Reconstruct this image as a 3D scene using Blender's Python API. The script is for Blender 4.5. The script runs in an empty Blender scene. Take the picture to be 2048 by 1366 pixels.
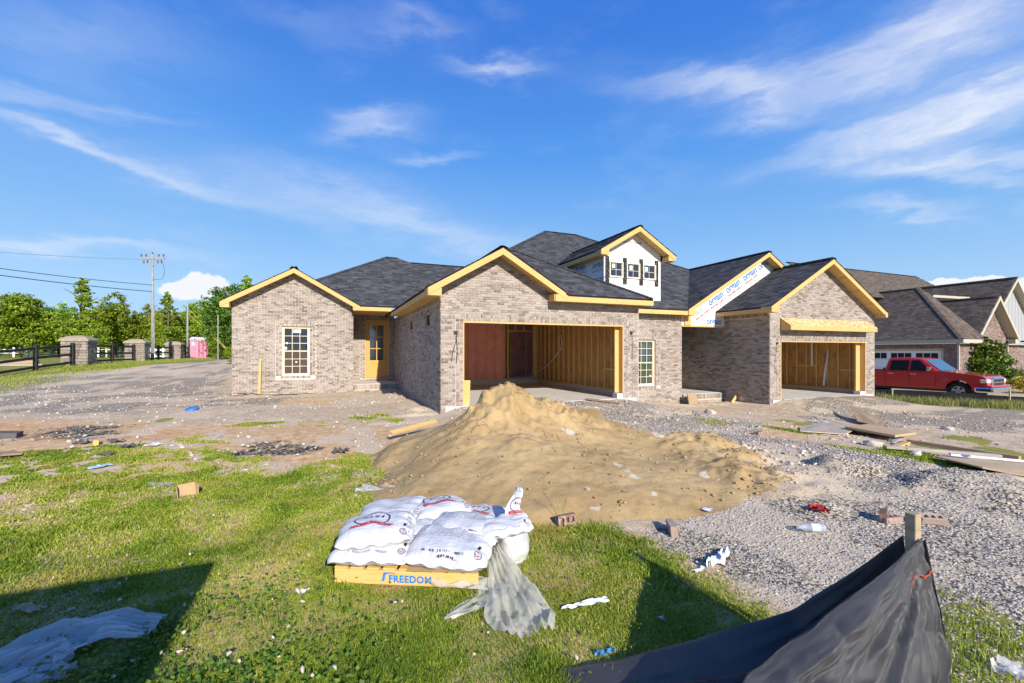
import bpy, math, random
import numpy as np
from mathutils import Vector, Matrix

random.seed(7)
rng = np.random.default_rng(7)
S = bpy.context.scene
COL = S.collection
R = math.radians

# ------------------------------------------------------------------ camera
EYE = 1.6
FPX = 875.0                       # focal length in pixels of a 2048 wide picture
YAW = math.atan(359.0 / FPX)      # the house stands turned by this much
CT, ST = math.cos(YAW), math.sin(YAW)
cam_data = bpy.data.cameras.new('camera')
cam = bpy.data.objects.new('camera', cam_data)
COL.objects.link(cam)
cam.location = (0, 0, EYE)
cam.rotation_euler = (R(90), 0, -YAW)
cam_data.sensor_width = 36.0
cam_data.lens = 36.0 * FPX / 2048.0
cam_data.shift_y = 20.0 / 2048.0
cam_data.clip_start = 0.05
cam_data.clip_end = 3000
S.camera = cam

# ------------------------------------------------------------------ light and sky
SUN_DIR = Vector((0.06, -1.0, 0.50)).normalized()     # towards the sun
sun_data = bpy.data.lights.new('sun', 'SUN')
sun_data.energy = 5.0
sun_data.angle = R(0.53)
sun_data.color = (1.0, 0.925, 0.81)
sun = bpy.data.objects.new('sun', sun_data)
COL.objects.link(sun)
sun.rotation_euler = SUN_DIR.to_track_quat('Z', 'Y').to_euler()

S.view_settings.view_transform = 'Standard'
S.view_settings.look = 'None'
S.view_settings.gamma = 1.0
S.view_settings.use_curve_mapping = False
S.view_settings.exposure = 0.46

world = bpy.data.worlds.new('World')
S.world = world
world.use_nodes = True


class NT:
    """Small helper around a node tree."""
    def __init__(self, tree):
        self.t = tree
        self.n = tree.nodes
        self.l = tree.links

    def new(self, kind, **kw):
        n = self.n.new(kind)
        for k, v in kw.items():
            setattr(n, k, v)
        return n

    def put(self, sock, val):
        if val is None:
            return
        if hasattr(val, 'is_output'):
            self.l.new(val, sock)
        else:
            if isinstance(val, (tuple, list)) and len(val) == 3 and sock.type == 'RGBA':
                val = (*val, 1.0)
            sock.default_value = val

    def math(self, op, a, b=None, c=None, clamp=False):
        n = self.new('ShaderNodeMath', operation=op, use_clamp=clamp)
        self.put(n.inputs[0], a)
        self.put(n.inputs[1], b)
        if c is not None:
            self.put(n.inputs[2], c)
        return n.outputs[0]

    def vmath(self, op, a, b=None, scale=None):
        n = self.new('ShaderNodeVectorMath', operation=op)
        self.put(n.inputs[0], a)
        self.put(n.inputs[1], b)
        if scale is not None:
            self.put(n.inputs['Scale'], scale)
        return n.outputs['Value'] if op in ('DOT_PRODUCT', 'LENGTH', 'DISTANCE') else n.outputs[0]

    def mix(self, f, a, b, blend='MIX'):
        n = self.new('ShaderNodeMix', data_type='RGBA', blend_type=blend)
        n.clamp_factor = True
        self.put(n.inputs[0], f)
        self.put(n.inputs[6], a)
        self.put(n.inputs[7], b)
        return n.outputs[2]

    def noise(self, vec=None, scale=5.0, detail=4.0, rough=0.55, dist=0.0, color=False):
        n = self.new('ShaderNodeTexNoise')
        if vec is not None:
            self.l.new(vec, n.inputs['Vector'])
        n.inputs['Scale'].default_value = scale
        n.inputs['Detail'].default_value = detail
        n.inputs['Roughness'].default_value = rough
        n.inputs['Distortion'].default_value = dist
        return n.outputs['Color'] if color else n.outputs['Fac']

    def voro(self, vec=None, scale=5.0, feature='F1', out='Distance', rand=1.0):
        n = self.new('ShaderNodeTexVoronoi', feature=feature)
        if vec is not None:
            self.l.new(vec, n.inputs['Vector'])
        n.inputs['Scale'].default_value = scale
        if 'Randomness' in n.inputs:
            n.inputs['Randomness'].default_value = rand
        return n.outputs[out]

    def ramp(self, f, stops, interp='LINEAR'):
        n = self.new('ShaderNodeValToRGB')
        cr = n.color_ramp
        cr.interpolation = interp
        while len(cr.elements) < len(stops):
            cr.elements.new(0.5)
        for e, (p, c) in zip(cr.elements, stops):
            e.position = p
            e.color = (*c, 1) if len(c) == 3 else c
        self.put(n.inputs[0], f)
        return n.outputs[0]

    def smooth(self, f, lo, hi):
        n = self.new('ShaderNodeMapRange', interpolation_type='SMOOTHSTEP')
        self.put(n.inputs[0], f)
        self.put(n.inputs[1], lo)
        self.put(n.inputs[2], hi)
        return n.outputs[0]

    def attr(self, name):
        n = self.new('ShaderNodeAttribute')
        n.attribute_name = name
        return n.outputs['Fac']

    def bump(self, h, strength=0.3, dist=0.01, normal=None):
        n = self.new('ShaderNodeBump')
        n.inputs['Strength'].default_value = strength
        n.inputs['Distance'].default_value = dist
        self.put(n.inputs['Height'], h)
        if normal is not None:
            self.l.new(normal, n.inputs['Normal'])
        return n.outputs[0]

    def coords(self, kind='Object'):
        return self.new('ShaderNodeTexCoord').outputs[kind]

    def scale(self, vec, s):
        n = self.new('ShaderNodeMapping')
        self.l.new(vec, n.inputs['Vector'])
        n.inputs['Scale'].default_value = s
        return n.outputs[0]


def build_sky():
    w = NT(world.node_tree)
    w.n.clear()
    out = w.new('ShaderNodeOutputWorld')
    sky = w.new('ShaderNodeTexSky', sky_type='NISHITA')
    sky.sun_disc = False
    sky.sun_elevation = math.asin(SUN_DIR.z)
    sky.sun_rotation = math.atan2(SUN_DIR.x, SUN_DIR.y)
    sky.altitude = 200
    sky.air_density = 1.0
    sky.dust_density = 0.6
    sky.ozone_density = 3.0
    d0 = w.vmath('NORMALIZE', w.coords('Generated'))
    # richer blue, as a polarised clear spring sky
    sep = w.new('ShaderNodeSeparateXYZ')
    w.l.new(d0, sep.inputs[0])
    grad = w.ramp(sep.outputs[2], [(0.0, (.43, .65, .92)), (0.12, (.36, .60, .91)), (0.24, (.215, .475, .88)),
                                   (0.40, (.090, .325, .85)), (0.58, (.042, .205, .74)), (1.0, (.030, .14, .56))])
    bg0 = w.new('ShaderNodeBackground')
    w.l.new(sky.outputs[0], bg0.inputs[0])
    bg0.inputs[1].default_value = 0.07
    bg1 = w.new('ShaderNodeBackground')
    w.l.new(grad, bg1.inputs[0])
    bg1.inputs[1].default_value = 0.84
    bg = w.new('ShaderNodeMixShader')
    bg.inputs[0].default_value = 0.82
    w.l.new(bg0.outputs[0], bg.inputs[1])
    w.l.new(bg1.outputs[0], bg.inputs[2])
    # wispy warp of the direction
    wn = w.noise(w.scale(d0, (2.2, 2.2, 7.0)), 2.0, 5, 0.6, color=True)
    wv = w.vmath('SUBTRACT', wn, (0.5, 0.5, 0.5))
    d = w.vmath('ADD', d0, w.vmath('SCALE', wv, scale=0.16))

    def direction(px, py):
        l, f, z = (px - 1024) / FPX, 1.0, (703 - py) / FPX
        return Vector((l * CT + f * ST, -l * ST + f * CT, z)).normalized()

    def lobe(dv, px, py, rx, ry, ang, amp):
        c = direction(px, py)
        a = R(ang)
        e1 = (direction(px + math.cos(a) * 5, py + math.sin(a) * 5) - c).normalized()
        e2 = c.cross(e1).normalized()
        k = (Vector(((px - 1024) / FPX, 1, (703 - py) / FPX)).length)
        s1, s2 = rx / FPX / k * 0.9, ry / FPX / k * 0.9
        u = w.math('SUBTRACT', w.vmath('DOT_PRODUCT', dv, tuple(e1)), e1.dot(c))
        v = w.math('SUBTRACT', w.vmath('DOT_PRODUCT', dv, tuple(e2)), e2.dot(c))
        u = w.math('DIVIDE', u, s1)
        v = w.math('DIVIDE', v, s2)
        r2 = w.math('ADD', w.math('MULTIPLY', u, u), w.math('MULTIPLY', v, v))
        g = w.math('POWER', 2.718, w.math('MULTIPLY', r2, -1.0))
        front = w.math('GREATER_THAN', w.vmath('DOT_PRODUCT', dv, tuple(c)), 0.0)
        return w.math('MULTIPLY', w.math('MULTIPLY', g, front), amp)

    lobes = [(1000, 130, 85, 20, 2, .62), (745, 246, 85, 26, -6, .62), (850, 308, 75, 16, 4, .42),
             (1420, 190, 190, 34, 8, .50), (1650, 150, 230, 50, -16, .42), (1900, 50, 170, 85, -30, .62),
             (1960, 215, 190, 62, -18, .80), (1700, 280, 200, 30, -16, .45), (1930, 322, 190, 24, -4, .72),
             (1960, 362, 120, 18, 6, .4), (1800, 420, 85, 14, 0, .42),
             (130, 285, 190, 17, 20, .55), (400, 370, 240, 24, 18, .38), (850, 455, 260, 34, 15, .5),
             (650, 390, 330, 60, 10, .22), (110, 190, 200, 24, 10, .4), (150, 80, 220, 70, 10, .28),
             (100, 505, 240, 18, 2, .62), (840, 65, 90, 22, -5, .25), (640, 30, 160, 30, 14, .16)]
    lobes = [(*L[:5], L[5] * (0.62 if L[0] < 900 else 0.82)) for L in lobes]
    tot = None
    for L in lobes:
        g = lobe(d, *L)
        tot = g if tot is None else w.math('ADD', tot, g)
    streak = w.noise(w.scale(d, (3.0, 3.0, 16.0)), 4.0, 6, 0.62)
    streak = w.math('ADD', w.math('MULTIPLY', streak, 1.1), 0.38)
    cirrus = w.math('MULTIPLY', tot, streak, clamp=True)
    # thin veil everywhere else so that the dome goes on as in view
    veil = w.smooth(w.noise(w.scale(d0, (1.2, 1.2, 3.5)), 3.0, 6, 0.6), 0.52, 0.95)
    cirrus = w.math('MAXIMUM', cirrus, w.math('MULTIPLY', veil, 0.22))
    # cumulus near the horizon
    pn = w.noise(d0, 55.0, 5, 0.6, color=True)
    dc = w.vmath('ADD', d0, w.vmath('SCALE', w.vmath('SUBTRACT', pn, (0.5, 0.5, 0.5)), scale=0.022))
    cum = None
    for L in [(350, 577, 27, 13, 0, 1), (398, 563, 34, 22, 0, 1.1), (436, 568, 22, 16, 0, 1), (390, 590, 70, 18, 0, .7),
              (1878, 566, 22, 10, 0, 1), (1922, 565, 24, 11, 0, 1), (1976, 560, 24, 12, 0, 1), (2046, 575, 26, 24, 0, 1)]:
        g = lobe(dc, *L)
        cum = g if cum is None else w.math('ADD', cum, g)
    cum = w.smooth(cum, 0.36, 0.62)
    bgc = w.new('ShaderNodeBackground')
    bgc.inputs[0].default_value = (0.93, 0.95, 1.0, 1)
    bgc.inputs[1].default_value = 0.74
    fac = w.math('MAXIMUM', w.math('MULTIPLY', cirrus, 0.95), w.math('MULTIPLY', cum, 0.95), clamp=True)
    ms = w.new('ShaderNodeMixShader')
    w.l.new(fac, ms.inputs[0])
    w.l.new(bg.outputs[0], ms.inputs[1])
    w.l.new(bgc.outputs[0], ms.inputs[2])
    w.l.new(ms.outputs[0], out.inputs[0])


build_sky()


# ------------------------------------------------------------------ places
def G(px, py, z=0.0):
    """World x, y of the ground point (at height z) seen at a pixel of the 2048 wide photo."""
    d = (EYE - z) * FPX / (py - 703.0)
    l = (px - 1024.0) / FPX * d
    return (l * CT + d * ST, -l * ST + d * CT)


def AT(px, d):
    """World x, y at distance d along the view, at pixel column px."""
    l = (px - 1024.0) / FPX * d
    return (l * CT + d * ST, -l * ST + d * CT)


def sstep(a, b, x):
    t = np.clip((np.asarray(x, dtype=float) - a) / (b - a), 0, 1)
    return t * t * (3 - 2 * t)


_perm = rng.random((256, 256))


def vnoise(x, y, scale=1.0, seed=0):
    x = np.asarray(x, dtype=float) * scale + seed * 17.3
    y = np.asarray(y, dtype=float) * scale + seed * 9.7
    xi, yi = np.floor(x).astype(int), np.floor(y).astype(int)
    fx, fy = x - xi, y - yi
    fx, fy = fx * fx * (3 - 2 * fx), fy * fy * (3 - 2 * fy)
    a = _perm[xi & 255, yi & 255]
    b = _perm[(xi + 1) & 255, yi & 255]
    c = _perm[xi & 255, (yi + 1) & 255]
    e = _perm[(xi + 1) & 255, (yi + 1) & 255]
    return (a * (1 - fx) + b * fx) * (1 - fy) + (c * (1 - fx) + e * fx) * fy


def fbm(x, y, scale=1.0, oct=4, seed=0):
    s, amp, tot = 0, 1.0, 0
    for i in range(oct):
        s = s + amp * vnoise(x, y, scale * 2 ** i, seed + i)
        tot += amp
        amp *= 0.5
    return s / tot


def sdist(poly, x, y):
    """Signed distance to a polygon (negative inside)."""
    x, y = np.asarray(x, dtype=float), np.asarray(y, dtype=float)
    d = np.full(x.shape, 1e9)
    inside = np.zeros(x.shape, dtype=bool)
    n = len(poly)
    for i in range(n):
        x0, y0 = poly[i]
        x1, y1 = poly[(i + 1) % n]
        ex, ey = x1 - x0, y1 - y0
        L2 = ex * ex + ey * ey + 1e-12
        t = np.clip(((x - x0) * ex + (y - y0) * ey) / L2, 0, 1)
        dx, dy = x - x0 - t * ex, y - y0 - t * ey
        d = np.minimum(d, dx * dx + dy * dy)
        c = ((y0 > y) != (y1 > y)) & (x < (x1 - x0) * (y - y0) / (y1 - y0 + 1e-12) + x0)
        inside ^= c
    d = np.sqrt(d)
    return np.where(inside, -d, d)


def terrain(x, y):
    x, y = np.asarray(x, dtype=float), np.asarray(y, dtype=float)
    z = 0.82 * sstep(18.5, 37, y) * (1 - sstep(-4.0, 3.0, x))
    z = z - 0.40 * sstep(7.6, 12.5, x) - 0.2 * sstep(18, 26, x)
    z = z + 0.185 * sstep(7.2, 10.6, y) * sstep(2.3, 3.1, x) * (1 - sstep(8.0, 8.7, x)) * (1 - sstep(12, 13, y))
    z = z + 0.265 * sstep(8.4, 10.6, y) * sstep(13.9, 14.95, x) * (1 - sstep(19.8, 20.8, x)) * (1 - sstep(12, 13, y))
    return z


def GG(px, py):
    """World x, y where the view ray of a pixel meets the terrain."""
    d = np.linspace(1.0, 75, 1500)
    l = (px - 1024.0) / FPX * d
    x, y = l * CT + d * ST, -l * ST + d * CT
    zr = EYE - (py - 703.0) / FPX * d
    k = np.argmax(zr <= terrain(x, y))
    if zr[k] > terrain(x[k:k + 1], y[k:k + 1])[0]:
        k = len(d) - 1
    return (float(x[k]), float(y[k]))


def gz(x, y):
    return float(terrain(x, y))


# ------------------------------------------------------------------ object helpers
def link(name, data, parent=None):
    o = bpy.data.objects.new(name, data)
    COL.objects.link(o)
    if parent is not None:
        o.parent = parent
    return o


def tag(o, label=None, cat=None, group=None, kind=None):
    if label:
        o['label'] = label
    if cat:
        o['category'] = cat
    if group:
        o['group'] = group
    if kind:
        o['kind'] = kind
    return o


def empty(name, loc=(0, 0, 0), rz=0.0, label=None, cat=None, group=None):
    o = link(name, None)
    o.empty_display_size = 0.2
    o.location = loc
    o.rotation_euler = (0, 0, rz)
    return tag(o, label, cat, group)


def copy_tree(o, parent=None):
    c = o.copy()
    COL.objects.link(c)
    if parent is not None:
        c.parent = parent
    for ch in list(o.children):
        copy_tree(ch, c)
    return c


def np_mesh(name, V, T, mat, parent=None, tone=None, smooth=False, uv=None, attrs=None):
    """A mesh from a vertex array and a triangle (or quad) array, with an optional per vertex 'tone'."""
    me = bpy.data.meshes.new(name)
    V = np.ascontiguousarray(V, dtype=np.float32).reshape(-1, 3)
    T = np.ascontiguousarray(T, dtype=np.int32)
    k = T.shape[1]
    me.vertices.add(len(V))
    me.vertices.foreach_set('co', V.ravel())
    me.loops.add(T.size)
    me.loops.foreach_set('vertex_index', T.ravel())
    me.polygons.add(len(T))
    me.polygons.foreach_set('loop_start', np.arange(0, T.size, k, dtype=np.int32))
    me.polygons.foreach_set('loop_total', np.full(len(T), k, dtype=np.int32))
    if smooth:
        me.polygons.foreach_set('use_smooth', np.ones(len(T), dtype=bool))
    if tone is not None:
        a = me.attributes.new('tone', 'FLOAT', 'POINT')
        a.data.foreach_set('value', np.ascontiguousarray(tone, dtype=np.float32))
    for nm, arr in (attrs or {}).items():
        a = me.attributes.new(nm, 'FLOAT', 'POINT')
        a.data.foreach_set('value', np.ascontiguousarray(arr, dtype=np.float32))
    me.update(calc_edges=True)
    if uv is not None:
        lay = me.uv_layers.new(name='UVMap')
        lay.data.foreach_set('uv', np.ascontiguousarray(uv[T.ravel()], dtype=np.float32).ravel())
    if mat:
        me.materials.append(mat)
    return link(name, me, parent)


class MB:
    """Collects faces, then links them as ONE mesh object."""
    def __init__(self):
        self.v, self.f, self.t = [], [], []

    def face(self, pts, tone=0.5):
        b = len(self.v)
        self.v += [tuple(p) for p in pts]
        self.f.append(tuple(range(b, b + len(pts))))
        self.t += [tone] * len(pts)

    def hexa(self, p, tone=0.5, skip=()):
        """p: 8 corners, 0-3 bottom ring, 4-7 top ring."""
        b = len(self.v)
        self.v += [tuple(q) for q in p]
        self.t += [tone] * 8
        for i, q in enumerate(((3, 2, 1, 0), (4, 5, 6, 7), (0, 1, 5, 4), (1, 2, 6, 5), (2, 3, 7, 6), (3, 0, 4, 7))):
            if i not in skip:
                self.f.append(tuple(b + k for k in q))

    def box(self, x0, x1, y0, y1, z0, z1, tone=0.5):
        self.hexa([(x0, y0, z0), (x1, y0, z0), (x1, y1, z0), (x0, y1, z0),
                   (x0, y0, z1), (x1, y0, z1), (x1, y1, z1), (x0, y1, z1)], tone)

    def obox(self, c, ax, ay, az, tone=0.5):
        """Box from its centre and three half-axis vectors."""
        c, ax, ay, az = Vector(c), Vector(ax), Vector(ay), Vector(az)
        self.hexa([c - ax - ay - az, c + ax - ay - az, c + ax + ay - az, c - ax + ay - az,
                   c - ax - ay + az, c + ax - ay + az, c + ax + ay + az, c - ax + ay + az], tone)

    def beam(self, a, b, w, h, up=(0, 0, 1), tone=0.5):
        """Straight board from a to b, w wide across and h tall (towards up)."""
        a, b, up = Vector(a), Vector(b), Vector(up)
        d = (b - a)
        L = d.length
        d.normalize()
        s = d.cross(up)
        if s.length < 1e-6:
            s = d.cross(Vector((1, 0, 0)))
        s.normalize()
        u = s.cross(d).normalized()
        self.obox((a + b) / 2, d * L / 2, s * w / 2, u * h / 2, tone)

    def tube(self, pts, r, n=8, tone=0.5, cap=True):
        pts = [Vector(p) for p in pts]
        rs = r if isinstance(r, (list, tuple)) else [r] * len(pts)
        rings = []
        for i, p in enumerate(pts):
            d = (pts[min(i + 1, len(pts) - 1)] - pts[max(i - 1, 0)]).normalized()
            ref = Vector((0, 0, 1)) if abs(d.z) < 0.9 else Vector((1, 0, 0))
            s = d.cross(ref).normalized()
            u = s.cross(d)
            b = len(self.v)
            for k in range(n):
                a = 2 * math.pi * k / n
                self.v.append(tuple(p + (s * math.cos(a) + u * math.sin(a)) * rs[i]))
                self.t.append(tone)
            rings.append(b)
        for i in range(len(rings) - 1):
            for k in range(n):
                k2 = (k + 1) % n
                self.f.append((rings[i] + k, rings[i] + k2, rings[i + 1] + k2, rings[i + 1] + k))
        if cap:
            self.f.append(tuple(rings[0] + k for k in reversed(range(n))))
            self.f.append(tuple(rings[-1] + k for k in range(n)))

    def lathe(self, prof, n=16, c=(0, 0, 0), tone=0.5):
        rings = []
        for r, z in prof:
            b = len(self.v)
            for k in range(n):
                a = 2 * math.pi * k / n
                self.v.append((c[0] + r * math.cos(a), c[1] + r * math.sin(a), c[2] + z))
                self.t.append(tone)
            rings.append(b)
        for i in range(len(rings) - 1):
            for k in range(n):
                k2 = (k + 1) % n
                self.f.append((rings[i] + k, rings[i] + k2, rings[i + 1] + k2, rings[i + 1] + k))

    def build(self, name, mat, parent=None, smooth=False, bevel=0.0):
        me = bpy.data.meshes.new(name)
        me.from_pydata(self.v, [], self.f)
        a = me.attributes.new('tone', 'FLOAT', 'POINT')
        a.data.foreach_set('value', np.array(self.t, dtype=np.float32))
        if smooth:
            for p in me.polygons:
                p.use_smooth = True
        me.materials.append(mat)
        me.update()
        o = link(name, me, parent)
        if bevel > 0:
            m = o.modifiers.new('bevel', 'BEVEL')
            m.width = bevel
            m.segments = 2
            m.limit_method = 'ANGLE'
        return o


def grid_mesh(name, P, mat, parent=None, smooth=True, thick=0.0, uv=True):
    """Sheet from an (n, m, 3) array of points."""
    n, m = P.shape[:2]
    idx = np.arange(n * m).reshape(n, m)
    Q = np.stack([idx[:-1, :-1], idx[1:, :-1], idx[1:, 1:], idx[:-1, 1:]], -1).reshape(-1, 4)
    uu, vv = np.meshgrid(np.linspace(0, 1, n), np.linspace(0, 1, m), indexing='ij')
    o = np_mesh(name, P.reshape(-1, 3), Q, mat, parent, smooth=smooth,
                uv=np.stack([uu, vv], -1).reshape(-1, 2) if uv else None)
    if thick > 0:
        s = o.modifiers.new('thickness', 'SOLIDIFY')
        s.thickness = thick
        s.offset = 0
    return o


ICO = None


def _ico():
    t = (1 + 5 ** 0.5) / 2
    v = np.array([(-1, t, 0), (1, t, 0), (-1, -t, 0), (1, -t, 0), (0, -1, t), (0, 1, t), (0, -1, -t), (0, 1, -t),
                  (t, 0, -1), (t, 0, 1), (-t, 0, -1), (-t, 0, 1)], dtype=float)
    v /= np.linalg.norm(v[0])
    f = np.array([(0, 11, 5), (0, 5, 1), (0, 1, 7), (0, 7, 10), (0, 10, 11), (1, 5, 9), (5, 11, 4), (11, 10, 2),
                  (10, 7, 6), (7, 1, 8), (3, 9, 4), (3, 4, 2), (3, 2, 6), (3, 6, 8), (3, 8, 9), (4, 9, 5),
                  (2, 4, 11), (6, 2, 10), (8, 6, 7), (9, 8, 1)])
    return v, f


ICO = _ico()


def rand_rot(n):
    q = rng.normal(size=(n, 4))
    q /= np.linalg.norm(q, axis=1, keepdims=True)
    w, x, y, z = q.T
    return np.stack([np.stack([1 - 2 * (y * y + z * z), 2 * (x * y - z * w), 2 * (x * z + y * w)], -1),
                     np.stack([2 * (x * y + z * w), 1 - 2 * (x * x + z * z), 2 * (y * z - x * w)], -1),
                     np.stack([2 * (x * z - y * w), 2 * (y * z + x * w), 1 - 2 * (x * x + y * y)], -1)], 1)


def stones_mesh(name, pos, size, mat, flat=0.7, parent=None, shape=None):
    """Many small angular stones in one mesh."""
    bv, bf = shape or ICO
    n = len(pos)
    nv = len(bv)
    v = bv[None] * (0.65 + 0.7 * rng.random((n, nv, 1))) + rng.normal(size=(n, nv, 3)) * 0.16
    v = v * (np.array([1, 0.8, 0.6]) * (0.8 + 0.4 * rng.random((n, 1, 3))))
    v = np.einsum('nij,nkj->nki', rand_rot(n), v)
    v[..., 2] *= flat
    v = v * np.asarray(size)[:, None, None] + np.asarray(pos)[:, None, :]
    f = (bf[None] + (np.arange(n) * nv)[:, None, None]).reshape(-1, 3)
    return np_mesh(name, v, f, mat, parent, tone=np.repeat(rng.random(n), nv))


OCT = (np.array([(1, 0, 0), (-1, 0, 0), (0, 1, 0), (0, -1, 0), (0, 0, 1), (0, 0, -1)], dtype=float),
       np.array([(0, 2, 4), (2, 1, 4), (1, 3, 4), (3, 0, 4), (2, 0, 5), (1, 2, 5), (3, 1, 5), (0, 3, 5)]))


def blades_mesh(name, pos, h, w, mat, lean=0.5, parent=None, tone=None):
    """Many grass blades (three triangles each) in one mesh."""
    n = len(pos)
    a = rng.random(n) * 2 * math.pi
    side = np.stack([np.cos(a), np.sin(a), np.zeros(n)], -1)
    b = rng.random(n) * 2 * math.pi
    ln = (rng.random(n) ** 0.8) * lean
    dirn = np.stack([np.cos(b) * ln, np.sin(b) * ln, np.zeros(n)], -1)
    h = np.asarray(h)[:, None]
    w = np.asarray(w)[:, None]
    up = np.array([0, 0, 1.0])
    p0 = np.asarray(pos)
    mid = p0 + h * 0.55 * (up + dirn * 0.45)
    tip = p0 + h * (up * (1 - 0.25 * ln[:, None]) + dirn * 1.1)
    V = np.stack([p0 - side * w / 2, p0 + side * w / 2, mid - side * w * 0.42, mid + side * w * 0.42, tip], 1)
    k = (np.arange(n) * 5)[:, None]
    T = np.concatenate([k + [0, 1, 3], k + [0, 3, 2], k + [2, 3, 4]], 0)
    t = rng.random(n) if tone is None else tone
    return np_mesh(name, V, T, mat, parent, tone=np.repeat(t, 5))


def leaves_mesh(name, pos, size, mat, parent=None, up_bias=0.35, aspect=0.6):
    """Many leaf-sized faces in one mesh."""
    n = len(pos)
    M = rand_rot(n)
    a = M[:, :, 0]
    b = M[:, :, 1]
    b[:, 2] *= (1 - up_bias)
    s = np.asarray(size)[:, None]
    p = np.asarray(pos)
    V = np.stack([p - a * s, p - b * s * aspect, p + a * s, p + b * s * aspect], 1)
    T = (np.arange(n) * 4)[:, None] + np.array([[0, 1, 2, 3]])
    return np_mesh(name, V, T, mat, parent, tone=np.repeat(rng.random(n), 4))
# ------------------------------------------------------------------ materials
def new_mat(name, rough=0.8, spec=0.3):
    m = bpy.data.materials.new(name)
    m.use_nodes = True
    t = NT(m.node_tree)
    b = m.node_tree.nodes['Principled BSDF']
    b.inputs['Roughness'].default_value = rough
    b.inputs['Specular IOR Level'].default_value = spec
    return m, t, b


def base(t, b, col):
    t.put(b.inputs['Base Color'], col)


def simple_mat(name, col, rough=0.7, spec=0.3, var=0.15, scale=8.0, bump=0.0, metallic=0.0, bscale=None):
    m, t, b = new_mat(name, rough, spec)
    n = t.noise(t.coords(), scale, 4, 0.6)
    c2 = tuple(c * (1 - var) for c in col)
    c3 = tuple(min(1, c * (1 + var)) for c in col)
    base(t, b, t.ramp(n, [(0.3, c2), (0.7, c3)]))
    b.inputs['Metallic'].default_value = metallic
    if bump:
        t.put(b.inputs['Normal'], t.bump(t.noise(t.coords(), bscale or scale * 6, 4, 0.6), bump, 0.01))
    return m


def tone_of(t):
    """Per piece random number: the mesh's own tone plus the object's random number."""
    oi = t.new('ShaderNodeObjectInfo')
    return t.math('FRACT', t.math('ADD', t.attr('tone'), oi.outputs['Random']))


def brick_material(name, cols, wash):
    m, t, b = new_mat(name, 0.9, 0.2)
    tn = tone_of(t)
    c = t.ramp(tn, cols)
    g = t.coords('Object')
    pos = t.new('ShaderNodeNewGeometry').outputs['Position']
    n1 = t.noise(pos, 26.0, 5, 0.65)
    n2 = t.noise(pos, 0.9, 3, 0.5)
    w = t.smooth(t.math('ADD', n1, t.math('MULTIPLY', t.math('SUBTRACT', n2, 0.5), 0.35)), 0.50, 0.64)
    c = t.mix(t.math('MULTIPLY', w, 0.55), c, wash)
    n3 = t.noise(pos, 70.0, 3, 0.6)
    c = t.mix(t.smooth(n3, 0.58, 0.75), c, (0.10, 0.07, 0.055))
    base(t, b, c)
    t.put(b.inputs['Normal'], t.bump(n1, 0.5, 0.006))
    return m


M = {}
M['brick'] = brick_material('tumbled_brick', [(0.0, (.15, .113, .092)), (0.08, (.20, .155, .13)), (0.25, (.275, .222, .19)),
                                              (0.55, (.345, .292, .255)), (0.80, (.375, .325, .287)), (0.92, (.27, .217, .183)), (1.0, (.185, .142, .117))],
                            (.53, .49, .445))
M['dark_brick'] = brick_material('brown_brick', [(0, (.10, .065, .055)), (0.4, (.2, .13, .11)), (0.7, (.30, .22, .19)),
                                                 (1, (.14, .095, .08))], (.42, .36, .32))
M['mortar'] = simple_mat('mortar', (.60, .53, .45), 0.95, 0.1, 0.10, 14, 0.3)


def shingle_material(name, dark, light, warm):
    m, t, b = new_mat(name, 0.92, 0.25)
    tn = t.attr('tone')
    pos = t.new('ShaderNodeNewGeometry').outputs['Position']
    c = t.ramp(tn, [(0, dark), (0.55, tuple((a + q) / 2 for a, q in zip(dark, light))), (1, light)])
    n = t.noise(pos, 140, 2, 0.7)
    c = t.mix(t.smooth(n, 0.45, 0.75), c, warm)
    big = t.noise(pos, 0.7, 3, 0.5)
    c = t.mix(t.math('MULTIPLY', big, 0.25), c, dark)
    base(t, b, c)
    t.put(b.inputs['Normal'], t.bump(n, 0.5, 0.004))
    return m


M['shingle'] = shingle_material('charcoal_shingle', (.022, .023, .027), (.105, .107, .118), (.125, .125, .13))
M['brown_shingle'] = shingle_material('weathered_shingle', (.065, .049, .038), (.19, .15, .118), (.20, .165, .13))
M['deck'] = simple_mat('roof_felt', (.02, .02, .022), 0.9)


def pine_material(name, a, c_, knots=True):
    m, t, b = new_mat(name, 0.7, 0.25)
    g = t.coords('Object')
    pos = t.new('ShaderNodeNewGeometry').outputs['Position']
    st = t.scale(pos, (2.0, 2.0, 22.0))
    n = t.noise(st, 3.0, 5, 0.6, 0.6)
    n2 = t.noise(pos, 1.3, 3, 0.5)
    c = t.ramp(t.math('ADD', t.math('MULTIPLY', n, 0.75), t.math('MULTIPLY', n2, 0.25)), [(0.3, a), (0.7, c_)])
    if knots:
        k = t.smooth(t.voro(pos, 3.4), 0.085, 0.03)
        c = t.mix(t.math('MULTIPLY', k, 0.75), c, tuple(q * 0.35 for q in a))
    tn = tone_of(t)
    c = t.mix(t.math('MULTIPLY', tn, 0.22), c, tuple(q * 0.62 for q in a))
    base(t, b, c)
    t.put(b.inputs['Normal'], t.bump(n, 0.2, 0.003))
    return m


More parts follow.
